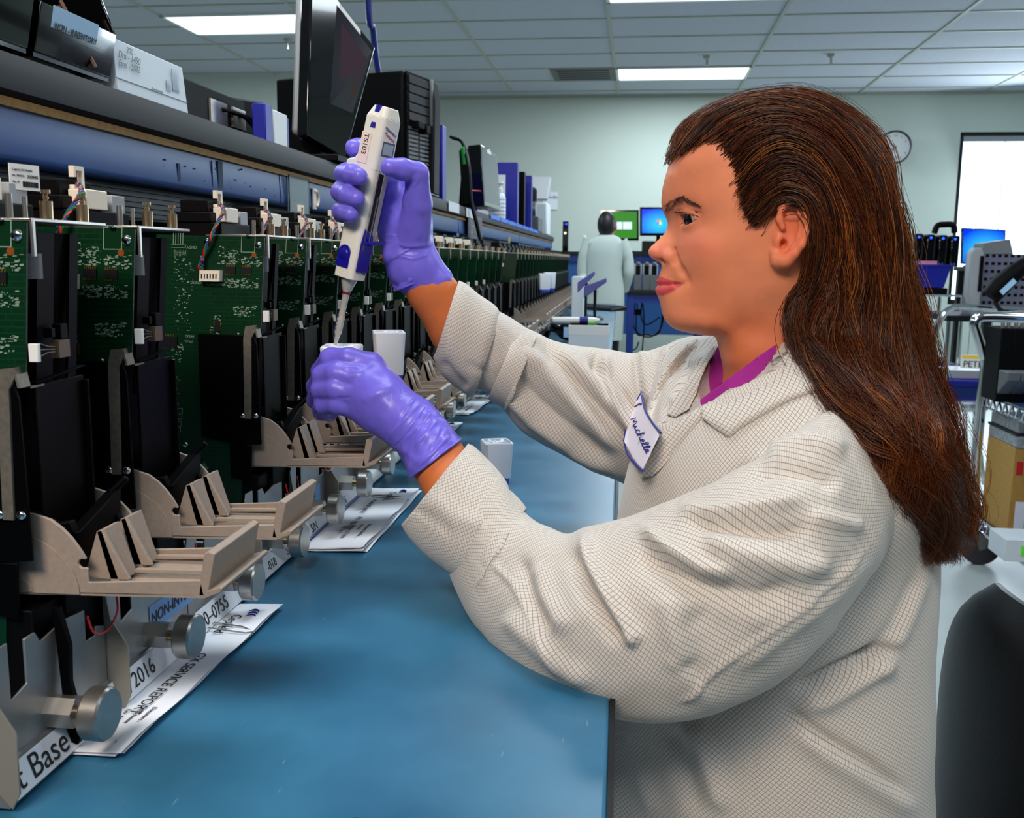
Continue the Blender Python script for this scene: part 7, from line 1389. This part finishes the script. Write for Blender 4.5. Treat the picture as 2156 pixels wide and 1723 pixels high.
def vinterp(V01):      # interpolate across guides -> n x NU x 3
    t = np.asarray(V01) * (len(GW) - 1 - 1e-6); i = t.astype(int); f = (t - i)[:, None, None]; Gp = np.concatenate([2 * GW[:1] - GW[1:2], GW, 2 * GW[-1:] - GW[-2:-1]]); a, b, c, d = Gp[i], Gp[i + 1], Gp[i + 2], Gp[i + 3]
    return .5 * ((2 * b) + (c - a) * f + (2 * a - 5 * b + 4 * c - d) * f * f + (3 * b - a - 3 * c + d) * f ** 3)
surf = vinterp(np.linspace(0, 1, NV))           # NV x NU x 3
axisc = surf.mean(0); 
axc = cr1([hp(*q) for q in ((1560, 380, 0), (1590, 350, 0), (1640, 340, 0), (1700, 370, 0), (1740, 450, 0), (1760, 540, 0), (1780, 640, 0), (1810, 750, 10), (1850, 850, 20), (1900, 930, 22), (1945, 1020, 22), (1975, 1100, 20), (1982, 1150, 18))], NU)
def clear_coat(P, off=.004):       # keep hair lying on the coat instead of inside it
    d = P - CAM; L = np.linalg.norm(d); h = None
    for b_ in (bv[0], bv[1]):
        q = b_.ray_cast(Vector(CAM), Vector(d / L))
        if q[0] is not None and (h is None or q[3] < h): h = q[3]
    if h is not None and h < L + off: return CAM + d / L * (h - off)
    return P
push = np.zeros((NV, NU))
for i in range(NV):
    for j in range(NU // 2, NU):
        q = clear_coat(surf[i, j], .012); push[i, j] = np.linalg.norm(surf[i, j] - CAM) - np.linalg.norm(q - CAM)
for _ in range(8): Pp = np.pad(push, 1, 'edge'); push = np.maximum(push, (Pp[:-2, 1:-1] + Pp[2:, 1:-1] + Pp[1:-1, :-2] + Pp[1:-1, 2:]) / 4)
dirs = surf - CAM; dirs /= np.linalg.norm(dirs, axis=2, keepdims=True); surf = surf - dirs * push[:, :, None]
inner = surf + (axc[None] - surf) * (.10 + .55 * np.clip((np.arange(NU) / NU - .86) / .14, 0, 1) ** 1.5)[None, :, None]; inner[:, 0] = inner[:, 2]; inner[:, 1] = inner[:, 2]
mir = inner[::-1].copy(); mir[:, :, 1] = 2 * YF0 - mir[:, :, 1]
lowk = np.clip((np.arange(NU) - 26) / 10, 0, 1)[None, :]; mir[:, :, 1] = mir[:, :, 1] * (1 - lowk) + (axc[None, :, 1] + .03) * lowk
allr = np.concatenate([inner, mir[1:]], 0); nr = len(allr); Vh = allr.reshape(-1, 3)
i = np.arange(nr)[:, None]; j = np.arange(NU - 1)[None, :]; i2 = (i + 1) % nr
Fh = np.stack([i * NU + j, i * NU + j + 1, i2 * NU + j + 1, i2 * NU + j], -1); okm = np.ones((nr, NU - 1), bool); okm[-1, :22] = False; Fh = Fh[okm]
Nn = vnormals(Vh, Fh); rid = np.sin(np.repeat(np.arange(nr), NU) * 2.3 + np.tile(np.arange(NU), nr) * .12) * .0012
def hair_mat(name, c0, c1, c2):
    m = mat(name, c0, .42, spec=.35); nt = m.node_tree; b = nt.nodes['Principled BSDF']; at = nt.nodes.new('ShaderNodeVertexColor'); at.layer_name = 'shade'; nt.links.new(at.outputs[0], b.inputs['Base Color']); b.inputs['Anisotropic'].default_value = .5; b.inputs['Roughness'].default_value = .38; return m
M['hair'] = hair_mat('brown_hair', (70, 36, 14), 0, 0)
hb = wmesh('hair_mass', Vh + Nn * rid[:, None], Fh, M['hair']); cc = np.tile(np.array([*lin(34, 18, 8)[:3], 1.0], np.float32), (len(hb.data.vertices), 1)); a_ = hb.data.color_attributes.new('shade', 'FLOAT_COLOR', 'POINT'); a_.data.foreach_set('color', cc.ravel())
# strands: clumped, wavy, laid over the mass
def strands(n, seed, vlo=0, vhi=1, far=False, r0=.00028, lift=.002, early=.0):
    R = np.random.default_rng(seed); NP = 44; ncl = n // 22; cv = R.uniform(vlo, vhi, ncl); ci = R.integers(0, ncl, n); v = np.clip(cv[ci] + R.normal(0, .012, n), 0, 1)
    t = v * (NV - 1 - 1e-6); i = t.astype(int); f = (t - i)[:, None, None]; path = surf[i] * (1 - f) + surf[np.minimum(i + 1, NV - 1)] * f        # n x NU x 3
    s0 = np.where(R.random(n) < .45, R.uniform(-.020 - early, .045 - early, n), R.uniform(0, .65, n)); s1 = np.clip(s0 + R.uniform(.3, 1.0, n), .25, 1 - .0); s1 = np.where(R.random(n) < .35, 1.0, s1) ; s0 = np.minimum(s0, s1 - .2)
    u = s0[:, None] + (s1 - s0)[:, None] * np.linspace(0, 1, NP)[None]; ui = np.clip(u * (NU - 1), -4, NU - 1.001); k = np.maximum(ui.astype(int), 0); fk = (ui - k)[..., None]; rows = np.arange(n)[:, None]
    P = path[rows, k] * (1 - fk) + path[rows, k + 1] * fk
    out = P - axc[k]; out[..., 2] *= .3; out /= np.linalg.norm(out, axis=2, keepdims=True) + 1e-9
    T_ = np.gradient(P, axis=1); T_ /= np.linalg.norm(T_, axis=2, keepdims=True) + 1e-9; Bn = np.cross(T_, out); Bn /= np.linalg.norm(Bn, axis=2, keepdims=True) + 1e-9
    cph = R.uniform(0, 6.28, ncl)[ci]; cfr = R.uniform(15, 27, ncl)[ci]; cam_ = R.uniform(.4, 1.5, ncl)[ci]; amp = (.0014 + .0190 * np.clip(u - .25, 0, 1) ** 1.2) * cam_[:, None]
    w = np.sin(u * cfr[:, None] + cph[:, None]) * amp; w2 = np.cos(u * cfr[:, None] * .8 + cph[:, None] * 1.7) * amp * .6; jit = R.normal(0, .0016, n)[:, None] * (1 + 1.2 * u); jit2 = R.normal(0, .0011, n)[:, None]
    fly = (R.random(n) < .05)[:, None] * R.uniform(.2, 1, n)[:, None]
    P = P + Bn * (w + jit + fly * .012 * np.sin(u * 9 + cph[:, None]))[..., None] + out * (lift * R.uniform(-.6, 1.6, n)[:, None] + w2 * .7 + jit2 + fly * .010 * np.clip(u * 2, 0, 1))[..., None]
    vv__ = v[:, None]; P = P + out * ((.0050 * np.sin(vv__ * 42 + 3.2 * np.sin(u * 6.0 + vv__ * 3) + .8) + .003 * np.sin(vv__ * 95 + 5 * np.sin(u * 8))) * np.clip(u * 2.2 - .1, 0, 1))[..., None]
    if far: P[..., 1] = 2 * YF0 - P[..., 1]
    rad = r0 * R.uniform(.6, 1.5, n)[:, None] * (1 - .75 * np.linspace(0, 1, NP)[None] ** 3); T2 = np.gradient(P, axis=1); T2 /= np.linalg.norm(T2, axis=2, keepdims=True) + 1e-9
    ref = out; Sx = np.cross(T2, ref); Sx /= np.linalg.norm(Sx, axis=2, keepdims=True) + 1e-9; Sy = np.cross(T2, Sx); ring = []
    for a in (0, 2.094, 4.189): ring.append(P + (Sx * math.cos(a) + Sy * math.sin(a)) * rad[..., None])
    Vs = np.stack(ring, 2).reshape(n * NP * 3, 3); b = np.arange(n)[:, None, None] * NP * 3 + np.arange(NP - 1)[None, :, None] * 3; q = np.arange(3)[None, None, :]; q2 = (q + 1) % 3
    Fs = np.stack(np.broadcast_arrays(b + q, b + q2, b + 3 + q2, b + 3 + q), -1).reshape(-1, 4)
    pal = np.array([lin(54, 26, 10)[:3], lin(84, 42, 14)[:3], lin(118, 62, 22)[:3], lin(150, 86, 32)[:3], lin(40, 20, 10)[:3], lin(104, 44, 18)[:3]]); ck = R.choice(6, ncl, p=[.26, .26, .14, .05, .15, .14])[ci]; c0 = pal[ck] * R.uniform(.6, 1.15, n)[:, None]; c1 = lin(112, 52, 14)[:3]
    um = np.clip((u - .45) * 1.6, 0, 1)[..., None]; C = c0[:, None, :] * (1 - .45 * um) + np.array(c1) * .45 * um; C = np.repeat(C.reshape(-1, 3), 3, 0)
    return Vs, Fs, C
def hair_obj(name, parts, **kw):
    Vs = []; Fs = []; Cs = []; o = 0
    for a, b, c in parts: Vs.append(a); Fs.append(b + o); Cs.append(c); o += len(a)
    Vs = np.concatenate(Vs); ob = wmesh(name, Vs, np.concatenate(Fs), M['hair'], hb); a = ob.data.color_attributes.new('shade', 'FLOAT_COLOR', 'POINT'); C = np.concatenate([np.concatenate(Cs), np.ones((len(Vs), 1))], 1).astype(np.float32); a.data.foreach_set('color', C.ravel()); ob['kind'] = 'stuff'; return ob
hair_obj('hair_strands', [strands(6800, 1), strands(1100, 2, .8, 1.0, far=True), strands(500, 5, .0, .12), strands(500, 8, .0, .75, lift=.005), strands(60, 12, .3, 1.0, lift=.006, r0=.00014), strands(700, 15, .0, .85, lift=.0012, r0=.00012, early=.035)])
